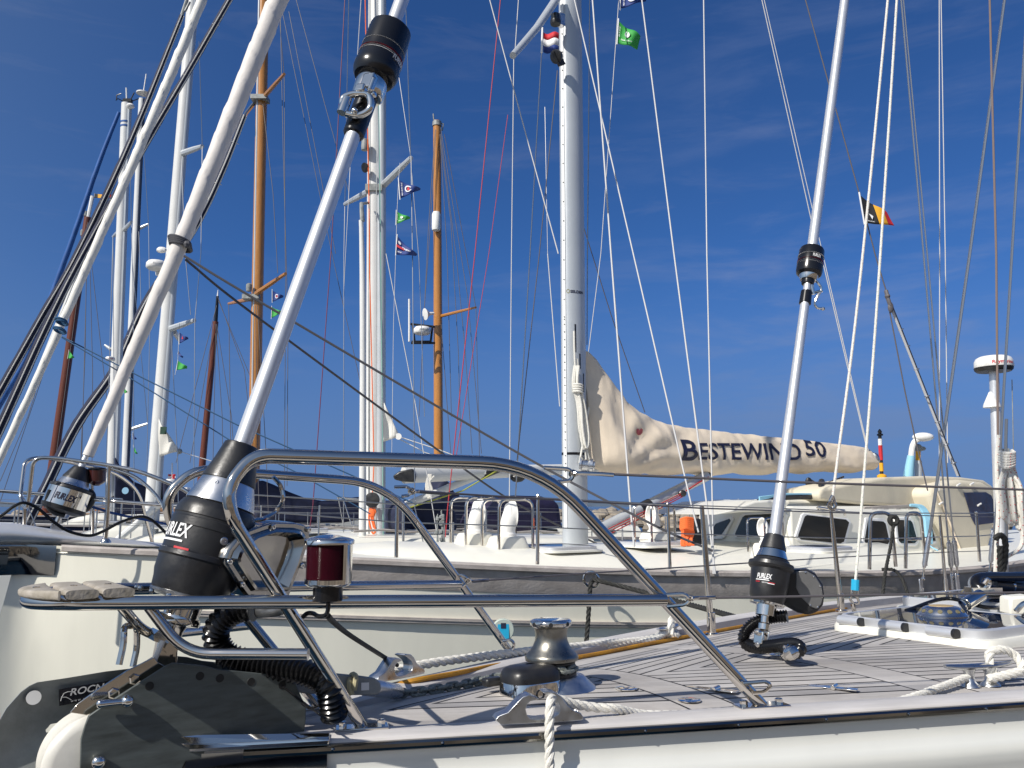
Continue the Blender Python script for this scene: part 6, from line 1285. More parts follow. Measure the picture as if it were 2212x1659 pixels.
# ---- boats whose masts stand at the left
R4, F4, hz4, hb4 = yacht('sailboat', 'white sailboat with tall white mast, radar dome and small white sail corner', 15.7, -.65, 11.5, 3.6, 1.32, 'hull_white', house=(.26, .62, .26)); Y4 = 14.7
m4 = mastline(R4, ((322, 1178), (420, -40)), Y4, 15, 'mast_white', rpx2=12)
g = MB(); g.tube([P(331, 1178, Y4 - .03), P(425, -40, Y4 - .03)], [8.5 * Y4 / F, 7 * Y4 / F], 12); obj('rear_chamber', g, M['mast_grey'], m4)
spreader(R4, (392, 332), (437, 316), Y4, .06, Yb=13.9); spreader(R4, (366, 711), (420, 692), Y4, .06, Yb=13.9); spreader(R4, (376, 716), (389, 737), Y4, .05, Yb=15.8)
dome(R4, 338, 573, Y4 - .35, 22, ('Raymarine', 'letter_grey')); g = MB(); g.tube([P(338, 590, Y4 - .2), P(372, 590, Y4)], .05, 8); g.ball(P(349, 540, Y4 - .2), .06, 10, (1.6, 1, 1)); obj('radar_bracket', g, M['plastic_white'], R4)
tri_sail(R4, [(346, 905), (391, 975), (344, 986)], Y4 - .15); g = MB(); g.ball(P(388, 975, Y4 - .2), .05, 8); obj('clew', g, M['galv'], R4)
g = MB(); c = P(353, 930, Y4 - .32); g.box(c, (1, 0, 0), (0, 1, 0), (0, 0, 1), .11, .01, .13); obj('sail_number_patch', g, mat('dark_green_patch', (.01, .05, .03), .6), R4)
for pts, Y, r, m in (([(437, 316), (430, 90)], 13.9, .9, 'wire'), ([(437, 316), (434, 548), (421, 692), (418, 1150)], 13.9, .9, 'wire'), ([(392, 345), (400, 548), (412, 680)], 14.3, .8, 'wire'), ([(370, 725), (384, 1000), (386, 1160)], 14.2, .9, 'wire'), ([(391, 976), (470, 1000), (545, 1040)], 14.5, .8, 'line')): sh(R4, pts, Y, r, m)
cover_blob(R4, [(350, 1035), (380, 1052), (440, 1065), (450, 1085), (352, 1088)], F4, -.1, .3, 'navy', 'boom_cover', .06)
g = MB(); g.tube([P(255, 1165, 14.6), P(345, 1090, 14.6)], .06, 10); obj('vang_strut', g, M['mast_white'], R4)

R5, F5, hz5, hb5 = yacht('sailboat', 'white sailboat with masthead wind sensors, two blue mast bands and blue furled sail', 20.2, -.8, 11, 3.5, 1.3, 'hull_white', house=(.26, .62, .28)); Y5 = 18.5
m5 = mastline(R5, ((236, 1178), (273, 224)), Y5, 11.5, 'mast_white', rpx2=10.5)
g = MB(); g.tube([P(244, 1178, Y5 - .02), P(279, 235, Y5 - .02)], 6 * Y5 / F, 10); obj('rear_chamber', g, M['mast_grey'], m5)
for y in (265, 274):
    x = 273 + (236 - 273) * (y - 224) / (1178 - 224); g = MB(); g.lathe(P(x, y, Y5), P(273, 224, Y5) - P(236, 1178, Y5), [(-.02, 11.2 * Y5 / F), (.02, 11.2 * Y5 / F)], 20); obj('mast_band', g, M['blue'], m5)
g = MB(); g.ball(P(282, 229, Y5 - .1), .09, 12, (1, 1, .7)); obj('masthead_light', g, M['plastic_white'], R5)
g = MB(); g.tube([P(274, 226, Y5), P(273, 190, Y5)], .018, 6); obj('aerial', g, M['plastic_white'], R5)
g = MB(); g.tube(PP([(272, 222, Y5), (255, 213, Y5), (250, 217, Y5)]), .012, 6); g.tube(PP([(252, 216, Y5), (252, 206, Y5), (262, 202, Y5)]), .014, 6); g.tube(PP([(276, 222, Y5), (300, 213, Y5)]), .012, 6); g.tube(PP([(283, 214, Y5), (290, 200, Y5)]), .014, 6); g.box(P(276, 218, Y5), (1, 0, 0), (0, 1, 0), (0, 0, 1), .2, .1, .08); obj('wind_sensor', g, M['gloss_black'], R5)
spreader(R5, (268, 497), (284, 479), Y5, .05, Yb=17.5); spreader(R5, (258, 500), (244, 511), Y5, .05, Yb=19.5); g = MB(); g.prism([P(x, y, Y5 - .15) for x, y in ((240, 1074), (256, 1066), (256, 1080))], Vector((0, .06, 0))); obj('steaming_light', g, M['black'], m5)
spreader(R5, (240, 935 - 180), (226, 745), Y5, .04); dome(R5, 238, 775, Y5 - .3, 10, ('Ray', 'letter_red'))
for pts in ([(284, 480), (279, 260)], [(284, 480), (288, 700), (290, 1120)], [(244, 511), (248, 1100)], [(244, 512), (236, 800), (226, 1130)]): sh(R5, pts, Y5 - .4, .8)
furled('furled_headsail', [(-163, 1152), (0, 872), (66, 753), (145, 548), (214, 352), (257, 243)], 16.9, [6, 6.5, 6.5, 6, 5.5, 4], 'blue', 16, .08, R5, seg=16, n=90)
cover_blob(R5, [(249, 985), (262, 1010), (290, 1040), (340, 1060), (342, 1110), (250, 1112)], F5, -.2, .5, 'navy', 'boom_cover', .1)
g = MB(); g.lathe(P(271, 1060, 17.4), (0, -1, 0), [(0, .07), (.01, .07)], 20); obj('cover_badge', g, mat('pale_blue_badge', (.25, .45, .6), .5), R5)

R6, F6, hz6, hb6 = yacht('sailboat', 'sailboat with flat disc aerial on its white masthead, dark stripe on mast', 29.0, -.5, 11, 3.4, 1.4, 'navy_hull'); Y6 = 26.6
m6 = mastline(R6, ((265, 1150), (307, 214)), Y6, 8.5, 'mast_white', rpx2=7.5); g = MB(); g.tube([P(270, 1150, Y6 - .05), P(311, 214, Y6 - .05)], 3.5 * Y6 / F, 8); obj('rear_track', g, M['navy_hull'], m6)
g = MB(); g.lathe(P(309, 204, Y6), (0, 0, 1), [(0, .05), (.02, .22), (.06, .22), (.08, .1)], 18); g.tube([P(309, 206, Y6), P(316, 160, Y6)], .02, 6); obj('disc_aerial', g, M['plastic_white'], R6)
spreader(R6, (300, 494), (321, 484), Y6, .06); spreader(R6, (268, 932), (319, 915), Y6, .06); spreader(R6, (285, 730), (300, 720), Y6, .05)
for pts in ([(321, 484), (311, 330)], [(321, 484), (324, 700), (319, 915), (316, 1100)], [(319, 914), (285, 560)], [(300, 500), (306, 700)]): sh(R6, pts, Y6 - .3, .7)

# ---- navy and white rolled headsails that cross at the left, on boats whose hulls lie off to the left
furled('furled_headsail', [(-82, 1168), (0, 990), (100, 775), (200, 548), (310, 300), (438, -5), (640, -500)], [9.24, 9.3, 9.4, 9.6, 9.9, 10.3, 11.0], [7, 8, 9.5, 10.5, 11, 11, 11], 'sail', 19, .13, R3, n=320, seg=36)
g = MB(); tt = P(200, 548, 9.4) - P(100, 775, 9.0)
for x, y in ((132, 692), (134, 697), (128, 712), (130, 715)): g.ring(P(x, y, 9.13), tt, 11.5 * 9.1 / F, .013, 20, 6)
obj('sheet_lashing', g, M['rope_blue'], R3)
sh(R3, [(134, 727), (300, 812), (515, 919), (777, 1034), (900, 1090)], 9.6, 1.5, 'rope_blue', 'sheet'); sh(R3, [(134, 729), (300, 828), (502, 954), (640, 1020), (800, 1110)], 9.9, 1.4, 'rope_blue', 'sheet')
def striped(name, pts, Y, rpx, parent, n=110, stripes=((-.25, .5), (.75, .35))):
    furled(name, pts, Y, rpx, 'navy', 8, .08, parent, seg=20, n=n); path = spline(PP([(x, y, Y) for x, y in pts]), 12)
    r = sum(rpx) / len(rpx) * Y / F; nd = (path[-1] - path[0]).normalized(); e = (EYE - path[0]); e = (e - nd * e.dot(nd)).normalized(); b = nd.cross(e)
    for off, w_ in stripes:
        mb = MB(); mb.tube([p + (e * math.cos(off) + b * math.sin(off)) * float(np.interp(i / len(path), np.linspace(0, 1, len(rpx)), rpx)) * Y / F * 1.06 for i, p in enumerate(path)], r * .17, 5); obj('white_edge', mb, M['sail'], parent)
    k = 0; mb = MB()
    for i in range(6, len(path) - 4, 9): mb.tube([path[i] + (e * .8 - b * .7) * r * 1.05, path[i] + (e * .2 + b * 1.05) * r * 1.08 + nd * .05], r * .10, 4)
    obj('tie', mb, M['sail'], parent)
striped('furled_headsail', [(-176, 1160), (0, 845), (90, 685), (168, 548), (280, 310), (393, 34)], 12.9, [8, 9, 8.5, 8, 7, 5.5], R4)
g = MB(); g.tube(PP([(392, 36, 13), (397, 20, 13), (407, -10, 13)]), .03, 8); g.tube(PP([(400, 24, 12.95), (410, 4, 12.95)]), .02, 6); obj('swivel', g, M['galv'], R4)
striped('furled_headsail', [(-112, 1162), (0, 925), (99, 708), (180, 548), (307, 323), (400, 165), (500, -8), (760, -460)], 12.9, [9, 10, 9, 8, 7.5, 7, 7, 7], R4, 130)
furled('furled_staysail', [(-76, 1156), (0, 990), (60, 860), (125, 700), (175, 570)], 16.9, [7, 6.5, 6, 5, 4], 'mast_white', 3, .04, R5, seg=12, n=40)

# ---- wooden and brown masts
R8, F8, hz8, hb8 = yacht('ketch', 'classic boat with tall varnished wooden mast and navy sail cover', 24.5, 1.2, 14, 4.0, 1.22, 'navy_hull', house=(.28, .6, .2), deckm='teak_grey', cat='sailboat'); Y8 = 24.4
m8 = mastline(R8, ((545, 1150), (571, -60)), Y8, 13, 'wood', rpx2=12.5)
g = MB(); g.tube([P(540, 1150, Y8 - .14), P(561, -60, Y8 - .14)], 2.6 * Y8 / F, 8); obj('sail_track', g, M['mast_grey'], m8)
spreader(R8, (568, 212), (614, 160), Y8, .075, 'wood', Yb=22.5); spreader(R8, (545, 640), (617, 591), Y8, .075, 'wood', Yb=22.5); spreader(R8, (540, 646), (494, 656), Y8, .07, 'wood', Yb=26)
for x, y in ((562, 214), (545, 643)): g = MB(); g.box(P(x, y, Y8 - .1), (1, 0, 0), (0, 1, 0), (0, 0, 1), .5, .4, .14); obj('spreader_bracket', g, M['galv'], m8)
g = MB(); g.lathe(P(538, 622, Y8 - .3), (0, 0, 1), [(-.1, .08), (.0, .09), (.1, .09), (.14, .05)], 14); obj('mast_light', g, M['galv'], m8)
g = MB(); g.tube(PP([(548, 225, Y8), (532, 245, Y8 - .2), (524, 260, Y8 - .4)]), .06, 8); obj('stay_fitting', g, M['steel_far'], m8)
for pts in ([(614, 162), (600, 0)], [(614, 162), (616, 548), (617, 591), (614, 1100)], [(568, 225), (590, 420), (600, 590)], [(552, 660), (556, 985), (560, 1100)], [(556, 660), (575, 985), (580, 1120)], [(611, 30), (717, 548), (790, 880)], [(624, 25), (725, 548)], [(640, 0), (755, 420)], [(494, 656), (500, 1080)], [(548, 660), (546, 1000)], [(605, 0), (612, 330), (622, 700), (620, 1050)]): sh(R8, pts, Y8 - .5, .75, 'wire_cover')
striped('furled_headsail', [(54, 1140), (100, 1050), (165, 919), (251, 793), (314, 657), (423, 487), (480, 370), (528, 250)], 21.4, [11, 11, 10.5, 9.5, 9, 8, 7, 6], R8, 130)
# ---- navy sail covers behind the rail
cover_blob(R8, [(552, 1120), (553, 1045), (566, 1036), (592, 1046), (626, 1062), (660, 1075), (700, 1082), (745, 1080), (790, 1072), (792, 1120), (740, 1130), (650, 1131)], F8, -.3, .7, 'navy', 'boom_cover', .16)
cover_blob(R8, [(598, 1165), (602, 1135), (680, 1131), (742, 1135), (760, 1165)], F8, -.5, 2.0, 'navy', 'sprayhood', .15)
R9, F9, hz9, hb9 = yacht('sailboat', 'boat with shorter varnished mast carrying framed radar and white reflector', 29.5, 10.5, 12, 3.8, 1.45, 'hull_white', housem='gel', capm='wood'); Y9 = 32.8
m9 = mastline(R9, ((948, 1150), (944, 262)), Y9, 10.5, 'wood', rpx2=9)
g = MB(); g.lathe(P(942, 500, Y9 - .35), (0, 0, 1), [(0, .05), (.05, .16), (.15, .18), (.72, .18), (.82, .14), (.85, .04)], 18); obj('radar_reflector', g, M['plastic_white'], R9)
g = MB(); g.lathe(P(944, 268, Y9), (0, 0, 1), [(-.1, .20), (.1, .19), (.12, .1)], 14); g.tube(PP([(944, 262, Y9), (937, 258, Y9), (936, 246, Y9)]), .03, 6); g.tube(PP([(946, 264, Y9), (958, 268, Y9), (955, 282, Y9)]), .03, 6); obj('masthead', g, M['galv'], R9)
spreader(R9, (952, 683), (1028, 664), Y9, .07, 'wood', Yb=30.5); dome(R9, 912, 714, Y9 - 1.2, 19, ('SIMRAD', 'galv'))
g = MB()
for a, b in (((888, 741), (940, 741)), ((887, 700), (940, 706)), ((891, 700), (896, 740)), ((934, 706), (930, 740)), ((889, 738), (932, 738))): g.tube([P(*a, Y9 - 1.0), P(*b, Y9 - .8)], .045, 6)
obj('radar_cage', g, M['black'], R9)
g = MB(); g.tube([P(884, 738, Y9 - 1), P(884, 646, Y9 - 1)], .04, 8); obj('aerial', g, M['plastic_white'], R9)
g = MB(); g.lathe(P(925, 678, Y9 - .6), (-1, -.6, -.25), [(-.25, .05), (-.05, .07), (.05, .16), (.14, .24), (.145, .2)], 18); obj('horn', g, M['plastic_white'], R9)
for pts in ([(952, 290), (985, 548), (1005, 760), (1020, 980)], [(950, 290), (974, 480), (990, 760), (996, 980)], [(942, 280), (930, 480), (915, 690)], [(940, 280), (925, 500), (905, 900)], [(951, 300), (966, 548), (975, 900)], [(1028, 664), (1036, 1000)], [(1028, 664), (960, 290)], [(953, 700), (975, 1000)], [(952, 276), (1010, 640), (1040, 980)]): sh(R9, pts, Y9 - .3, .75, 'wire_cover')
R10, F10, _, _ = yacht('sailboat', 'boat with navy sprayhood and upright navy sail bundle seen behind the vents', 16.0, 6.2, 12, 3.8, 1.34, 'hull_white', house=(.22, .6, .28))
cover_blob(R10, [(944, 1140), (946, 1050), (956, 1036), (972, 1038), (984, 1062), (1010, 1080), (1044, 1102), (1048, 1140)], F10, -.3, .7, 'navy', 'sail_bundle', .15)
cover_blob(R10, [(1018, 1140), (1034, 1108), (1068, 1076), (1120, 1070), (1180, 1072), (1214, 1082), (1222, 1150), (1120, 1154)], F10, -.9, 1.9, mat('purple_navy_canvas', (.018, .014, .05), .75, 0, .3, 6), 'sprayhood', .2)
mb = MB(); mb.prism([F10.c(x, y, -.92) for x, y in ((1066, 1082), (1118, 1078), (1106, 1106), (1048, 1104))], F10.N * .01); obj('vinyl_window', mb, M['vinyl'], R10)
R11, F11, _, _ = yacht('schooner', 'traditional vessel with plain dark brown mast farthest left', 38.5, -3, 18, 4.6, 1.6, 'navy_hull', housem='wood', deckm='teak_grey', cat='sailboat'); Y11 = 33
mastline(R11, ((94, 1150), (190, 470)), Y11, 10, 'brown', rpx2=8)
g = MB(); g.tube([P(188, 482, Y11), P(200, 424, Y11)], .08, 8); obj('topmast_pole', g, M['plastic_white'], R11); g = MB(); g.lathe(P(181, 500, Y11), (0, 0, 1), [(-.2, .12), (.0, .14), (.1, .06)], 10); g.lathe(P(186, 462, Y11), (0, 0, 1), [(-.1, .09), (.1, .1)], 10); obj('mast_lights', g, M['galv'], R11)
for pts in ([(188, 485), (184, 760), (170, 1100)], [(192, 485), (200, 800), (198, 1100)], [(186, 500), (60, 900), (0, 1040)], [(186, 500), (140, 850), (105, 1100)], [(190, 500), (235, 900), (262, 1100)], [(0, 1085), (150, 640)], [(190, 480), (175, 1050)]): sh(R11, pts, Y11 - .3, .7, 'wire_cover')
R12, F12, _, _ = yacht('schooner', 'traditional vessel with reddish brown mast and black topmast', 42.5, 2, 18, 4.6, 1.6, 'navy_hull', housem='wood', deckm='teak_grey', cat='sailboat'); Y12 = 40
mastline(R12, ((428, 1100), (466, 695)), Y12, 7.5, 'brown', rpx2=6); mastline(R12, ((466, 697), (470, 640)), Y12, 4.2, 'gloss_black', 'topmast', rpx2=3); mastline(R12, ((470, 641), (471, 626)), Y12, 2, 'plastic_white', 'topmast_tip', rpx2=.6)
for pts in ([(466, 700), (480, 900), (482, 1080)], [(468, 700), (500, 900), (512, 1080)], [(463, 700), (410, 1000)], [(470, 640), (528, 800), (550, 1000)], [(466, 720), (458, 1090)], [(468, 660), (380, 1000)], [(472, 650), (560, 860)]): sh(R12, pts, Y12 - .3, .7, 'wire_cover')

# ---- rigging of the cream boat and of the boat in front
def rig(parent, pts, r, m='wire', name='shroud', seg=6): line_(PP(upward(pts)), r, m, parent, name, seg)
b1rig = [([(1241, 0, 8), (1368, 548, 7.1), (1495, 1097, 6.3), (1509, 1150, 6.25)], .0065, 'line'), ([(1280, 0, 7.6), (1320, 548, 7.0), (1362, 1097, 6.4), (1370, 1182, 6.35)], .008, 'line'), ([(1386, -5, 7.6), (1456, 548, 7.0), (1527, 1092, 6.3), (1545, 1240, 6.2)], .007, 'line'),
         ([(1520, -5, 7.4), (1527, 548, 6.9), (1539, 1096, 6.3), (1541, 1240, 6.2)], .006, 'line'), ([(1274, 0, 8.2), (1269, 548, 8.1), (1268, 745, 8.1)], .006, 'wire'), ([(1252, 463, 8.6), (1320, 680, 8.9), (1393, 891, 9.3)], .005, 'wire_cover'), ([(1058, 0, 8.2), (1097, 146, 8.2), (1206, 548, 8.0)], .006, 'line'),
         ([(1110, 122, 8.6), (1105, 548, 8.6), (1100, 1130, 8.6)], .0055, 'line'), ([(1112, 120, 8.6), (1120, 0, 8.6)], .0055, 'line'), ([(1170, 112, 8.4), (1145, 548, 8.4), (1112, 1097, 8.4), (1108, 1180, 8.4)], .0065, 'wire'), ([(1204, 152, 7.95), (1165, 548, 8.2), (1117, 994, 8.4)], .005, 'wire_cover'),
         ([(1183, 548, 8.1), (1209, 878, 8.0)], .005, 'line'), ([(1177, 231, 8.2), (1183, 548, 8.1)], .003, 'wire'), ([(1646, 0, 10), (1752, 473, 10.2), (1778, 568, 10.3), (1874, 975, 10.5)], .0062, 'line'), ([(1651, 0, 10), (1760, 473, 10.2), (1876, 975, 10.5)], .0052, 'line'), ([(1298, 548, 8.0), (1270, 770, 8.0)], .004, 'line'), ([(1337, -5, 8.0), (1298, 548, 8.0)], .004, 'line')]
for p, r, m in b1rig: rig(BO1, p, r, m)
for p, r, m in (([(1081, 0, 9), (1026, 548, 9), (967, 1097, 9), (962, 1160, 9)], .0058, 'red_line'), ([(1097, 248, 10), (1056, 548, 10), (985, 988, 10)], .0042, 'red_line'), ([(745, 0, 13), (715, 548, 13), (676, 1091, 13), (668, 1150, 13)], .008, mat('dark_red_line', (.16, .02, .05), .6))): rig(R3, p, r, m, 'halyard')
for p, r, m, nm in (([(1740, 0, 5.6), (1852, 403, 5.6), (1862, 440, 5.6), (1890, 548, 5.6), (1914, 628, 5.6)], .0045, 'wire_cover', 'backstay'), ([(1925, 664, 5.6), (1997, 846, 5.7), (2069, 1028, 5.8)], .0085, 'line', 'tackle_line'), ([(1929, 664, 5.65), (2001, 846, 5.75), (2074, 1030, 5.85)], .004, 'rope_grey', 'tackle_line'), ([(1922, 674, 5.6), (1955, 846, 5.6), (1980, 961, 5.6), (2004, 1060, 5.6)], .0045, 'wire_cover', 'tackle_line'),
                    ([(1946.5, 0, 6.3), (1995, 548, 6.25), (2042, 1097, 6.2), (2048, 1168, 6.2)], .0066, 'wire', 'shroud'), ([(1951.5, 0, 6.3), (2003, 548, 6.25), (2053, 1097, 6.2), (2060, 1164, 6.2)], .006, 'wire', 'shroud'), ([(2029, 0, 6.5), (2030, 548, 6.5), (2029, 1060, 6.5)], .004, 'line', 'halyard'), ([(2033, 0, 6.5), (2042, 548, 6.5), (2047, 1000, 6.5)], .004, 'line', 'halyard'),
                    ([(2170, 0, 6.2), (2095, 548, 6.15), (2016, 1097, 6.1), (2008, 1155, 6.1)], .0115, 'wire', 'shroud'), ([(2138, 0, 5.6), (2152, 548, 5.6), (2157, 1097, 5.6), (2155, 1215, 5.6)], .0075, mat('brown_grey_wire', (.20, .15, .13), .5), 'shroud'), ([(2216, 60, 5.4), (2186, 548, 5.4), (2153, 1097, 5.4), (2147, 1155, 5.4)], .009, 'wire', 'shroud'), ([(2175, 1240, 5.2), (2172, 980, 5.2), (2174, 905, 5.2)], .010, 'wire', 'shroud')): rig(FORE, p, r, m, nm)
g = MB()
for y in (712, 748, 798, 856, 912, 960, 1000): x = 1925 + (2069 - 1925) * (y - 664) / 364; g.ring(P(x + 2, y, 5.68), Vector((.25, 0, -1)), .016, .004, 14, 5)
obj('rings', g, M['wire'], FORE)
bl_ = MB(); bl_.ball(P(1924, 664, 5.58), .026, 12, (.8, .5, 1.5)); obj('backstay_block', bl_, M['wire_cover'], FORE)
g = MB(); g.tube(PP([(1914, 628, 5.6), (1918, 645, 5.58), (1923, 660, 5.58)]), .014, 8); g.ball(P(1917, 640, 5.58), .02, 8); obj('toggle', g, M['wire_cover'], FORE)
def flecked(name, pts, r, m2):
    path = resample(spline(PP(upward(pts)), 10), r * 1.6); mb = MB(); mb.tube(path, r, 8); o = obj(name, mb, M['rope'], FORE); mb = MB(); a = None
    for i in range(2, len(path) - 2, 4):
        for k in range(2):
            t = (path[i + 1] - path[i]).normalized(); e = (EYE - path[i]); e = (e - t * e.dot(t)).normalized(); b = t.cross(e); w = -.6 + 1.2 * k + .35 * ((i // 4) % 2); mb.ball(path[i + 2 * k] + (e * math.cos(w) + b * math.sin(w)) * r * .93, r * .28, 5)
    obj('fleck', mb, M[m2], o); return o
flecked('halyard', [(1917, 0, 4.7), (1864, 548, 4.55), (1799, 1072, 4.42)], .0075, 'letter_red'); flecked('halyard', [(1937, 0, 4.7), (1902, 548, 4.6), (1861, 1097, 4.5), (1848, 1255, 4.45)], .0075, 'green')
g = MB(); g.tube(spline(PP([(1799, 1070, 4.42), (1793, 1082, 4.42), (1795, 1098, 4.42), (1802, 1100, 4.42), (1803, 1086, 4.42), (1799, 1072, 4.42)]), 6), .008, 8); g.ring(P(1797, 1092, 4.4), Vector((.3, 1, 0)), .02, .006, 14, 6); obj('snap_shackle', g, M['steel'], FORE)
g = MB(); g.tube(PP([(1848, 1252, 4.45), (1847, 1275, 4.45)]), .021, 10); obj('rope_whipping', g, M['skyblue'], FORE); g = MB(); g.tube(PP([(1847, 1275, 4.45), (1846, 1284, 4.45)]), .019, 10); g.ring(P(1846, 1296, 4.45), Vector((.2, 1, 0)), .024, .007, 16, 6, .7); g.tube(PP([(1842, 1304, 4.45), (1847, 1328, 4.45)]), .012, 8); obj('rope_shackle', g, M['steel'], FORE)
for top, mid, bot, pl_, Y in (((2008, 1152), (1996, 1226), (1994, 1250), (1990, 1268), 6.1), ((2049, 1166), (2055, 1226), (2056, 1244), (2058, 1256), 6.2), ((2060, 1162), (2067, 1224), (2068, 1242), (2068, 1256), 6.2), ((2146, 1150), (2140, 1216), (2138, 1236), (2135, 1256), 5.4)):
    t_ = empty('turnbuckle', P(*bot, Y), None, None, parent=FORE); k = Y / F
    g = MB(); a, b = P(*top, Y), P(*mid, Y); g.tube([a, a.lerp(b, .1), a.lerp(b, .12), a.lerp(b, .9), b], [3.2 * k, 3.4 * k, 5.2 * k, 5.2 * k, 3.2 * k], 12); obj('barrel', g, M['brushed'], t_)
    g = MB(); g.tube([P(*mid, Y), P(*bot, Y)], 2.4 * k, 8); g.ball(P(*bot, Y), 4 * k, 8); obj('toggle', g, M['steel'], t_)
    g = MB(); g.box(P(*pl_, Y), FB.d, FB.N, FB.u, 12 * k, .012, 34 * k); obj('chainplate', g, M['brushed'], t_, bevel=.004)
# ---------------------------------------------------------------- deck gear at the right: hatches, vents, spinnaker pole, coiled halyard
def hat(corners, hz_, Y=None, name='deck_hatch', rim=.05, pl=.028):
    H = empty(name, corners[0], None, None, parent=FORE); a, b, c, d = corners; cen = (a + b + c + d) / 4; up = FB.u
    def rr(k, h, n=40):
        out = []
        for i in range(n):
            w = 2 * math.pi * i / n; x = math.copysign(abs(math.cos(w)) ** .28, math.cos(w)); y = math.copysign(abs(math.sin(w)) ** .28, math.sin(w)); u, v = (x * k + 1) / 2, (y * k + 1) / 2
            out.append(a.lerp(b, u).lerp(d.lerp(c, u), v) + up * h)
        return out
    mb = MB(); mb.grid([rr(1.08, -.05), rr(1.08, -.012), rr(1.06, 0), rr(.98, .001)], True); obj('plinth', mb, M['gel'], H, ang=40)
    mb = MB(); mb.grid([rr(1.0, .0), rr(1.0, pl), rr(.985, pl + .005), rr(.955, pl + .005), rr(.95, pl + .003)], True); obj('frame', mb, M['alu'], H, ang=40)
    mb = MB(); mb.add(rr(.952, pl + .0032), [tuple(range(40))]); obj('pane', mb, M['hatchglass'], H); return H, cen + up * (pl + .004)
def vent(parent, c, r):
    V = empty('mushroom_vent', c, None, None, parent=parent) if parent is None else None
    g = MB(); g.lathe(c, FB.u, [(0, r), (.003, r), (.008, r * .93), (.012, r * .90), (.030, r * .72), (.035, r * .62), (.037, r * .5)], 44); v = obj('vent', g, M['brushed'], parent, ang=40)
    g = MB(); g.lathe(c + FB.u * .0355, FB.u, [(0, r * .5), (.003, r * .48), (.0033, 0)], 30); obj('vent_cap', g, mat('brass_tan', (.42, .30, .13), .5), v)
    g = MB()
    for k in range(14):
        w = 2 * math.pi * k / 14; e = FB.d * math.cos(w) + FB.N * math.sin(w); q = c + FB.u * .0205 + e * (r * .812); nn = (e * .70 + FB.u * .71).normalized(); g.lathe(q - nn * .004, nn, [(0, r * .095), (.0058, r * .095)], 12)
    obj('vent_holes', g, mat('vent_gauze', (.16, .14, .075), .6) if 'vent_gauze' not in bpy.data.materials else bpy.data.materials['vent_gauze'], v, kind=None)
def DKh(x, y, h):
    p = FB.h(x, y, -.36)
    for _ in range(6): s, o, _q = FB.so(p); p = FB.h(x, y, deckh(s, 0) + h)
    return p
HA = [DKh(1797, 1344, .022), DKh(2122, 1386, .022)]
fv = (HA[1] - HA[0]); aft = FB.d * .60 + FB.u * -.004
H1, hc = hat([HA[0], HA[1], HA[1] + aft, HA[0] + aft], 0)
for k in (.16, .47, .78):
    c = HA[0].lerp(HA[1], k) + FB.u * .016 - FB.d * .006; t = fv.normalized(); c = c - FB.d * .004; g = MB(); g.tube([c - t * .055, c + t * .05], .0165, 14); hn_ = obj('hinge', g, M['alu'], H1); g = MB(); g.tube([c + t * .05, c + t * .062], .0166, 14); obj('hinge_end', g, M['black'], hn_)
vent(H1, hc + FB.d * .02 + FB.N * .02, .092)
for a_, b_ in ((.2, .33), (.24, -.36)): g = MB(); g.box(hc + FB.d * a_ + FB.N * b_ * .6, FB.d, FB.N, FB.u, .03, .09, .012); obj('handle', g, M['black'], H1, bevel=.004)
g1 = DKh(1930, 1309, .04); H2, hc2 = hat([g1, g1 - FB.N * .62 + FB.u * .0, g1 - FB.N * .62 + FB.d * .7, g1 + FB.d * .7], 0, pl=.04); vent(H2, hc2 + FB.N * .05 - FB.d * .05, .10)
# spinnaker pole and its end fitting lying along the deck
SPN = empty('spinnaker_pole', P(2105, 1290, 3.6), 'black ended pole with chrome jaw lying on deck at far right', 'pole')
g = MB(); g.tube([P(2085, 1306, 3.5), P(2118, 1286, 3.55)], [.026, .026], 16); g.tube([P(2085, 1306, 3.5), P(2079, 1309, 3.5)], [.018, .026], 16); obj('jaw', g, M['chrome'], SPN)
g = MB(); g.box(P(2124, 1276, 3.6), (1, 0, 0), (0, 1, 0), (0, 0, 1), .13, .06, .03); g.tube(spline(PP([(2128, 1272, 3.58), (2136, 1262, 3.57), (2134, 1252, 3.57), (2126, 1262, 3.57)])), .010, 8); obj('bracket', g, M['chrome'], SPN)
g = MB(); g.tube(spline(PP([(2230, 1245, 3.9), (2180, 1246, 3.8), (2130, 1246, 3.7), (2110, 1252, 3.65), (2110, 1266, 3.62), (2128, 1274, 3.6), (2150, 1276, 3.6)])), .022, 12); obj('hose_loop', g, M['rubber'], SPN)
g = MB(); g.tube([P(2140, 1262, 3.8), P(2190, 1268, 3.9), P(2330, 1284, 4.2)], .034, 14); obj('tube', g, M['black'], SPN); g = MB(); g.tube([P(2172, 1265, 3.87), P(2180, 1266, 3.88)], .036, 14); obj('ring', g, M['chrome'], SPN)
g = MB(); g.prism([P(x, y, 3.4) for x, y in ((2182, 1290), (2232, 1286), (2240, 1330), (2182, 1330))], Vector((0, .08, 0))); obj('cream_block', g, M['gel'], SPN, bevel=.01); g = MB(); g.tube(spline(PP([(2194, 1320, 3.36), (2208, 1306, 3.36), (2225, 1300, 3.36)])), .011, 8); obj('jaw_pin', g, M['chrome'], SPN)
bb = MB(); bb.tube(spline([DK(1960, 1352) + FB.u * .06, DK(2050, 1345) + FB.u * .10, DK(2140, 1350) + FB.u * .07, DK(2230, 1335) + FB.u * .06]), .0085, 8); obj('black_cable', bb, M['rubber'], None, 'black cable lying loosely across the hatch at right', 'cable')
SB9 = empty('snatch_block', DK(2115, 1290), 'grey turning block standing on the far side deck', 'block'); g = MB(); bc = P(2117, 1262, 5.2)
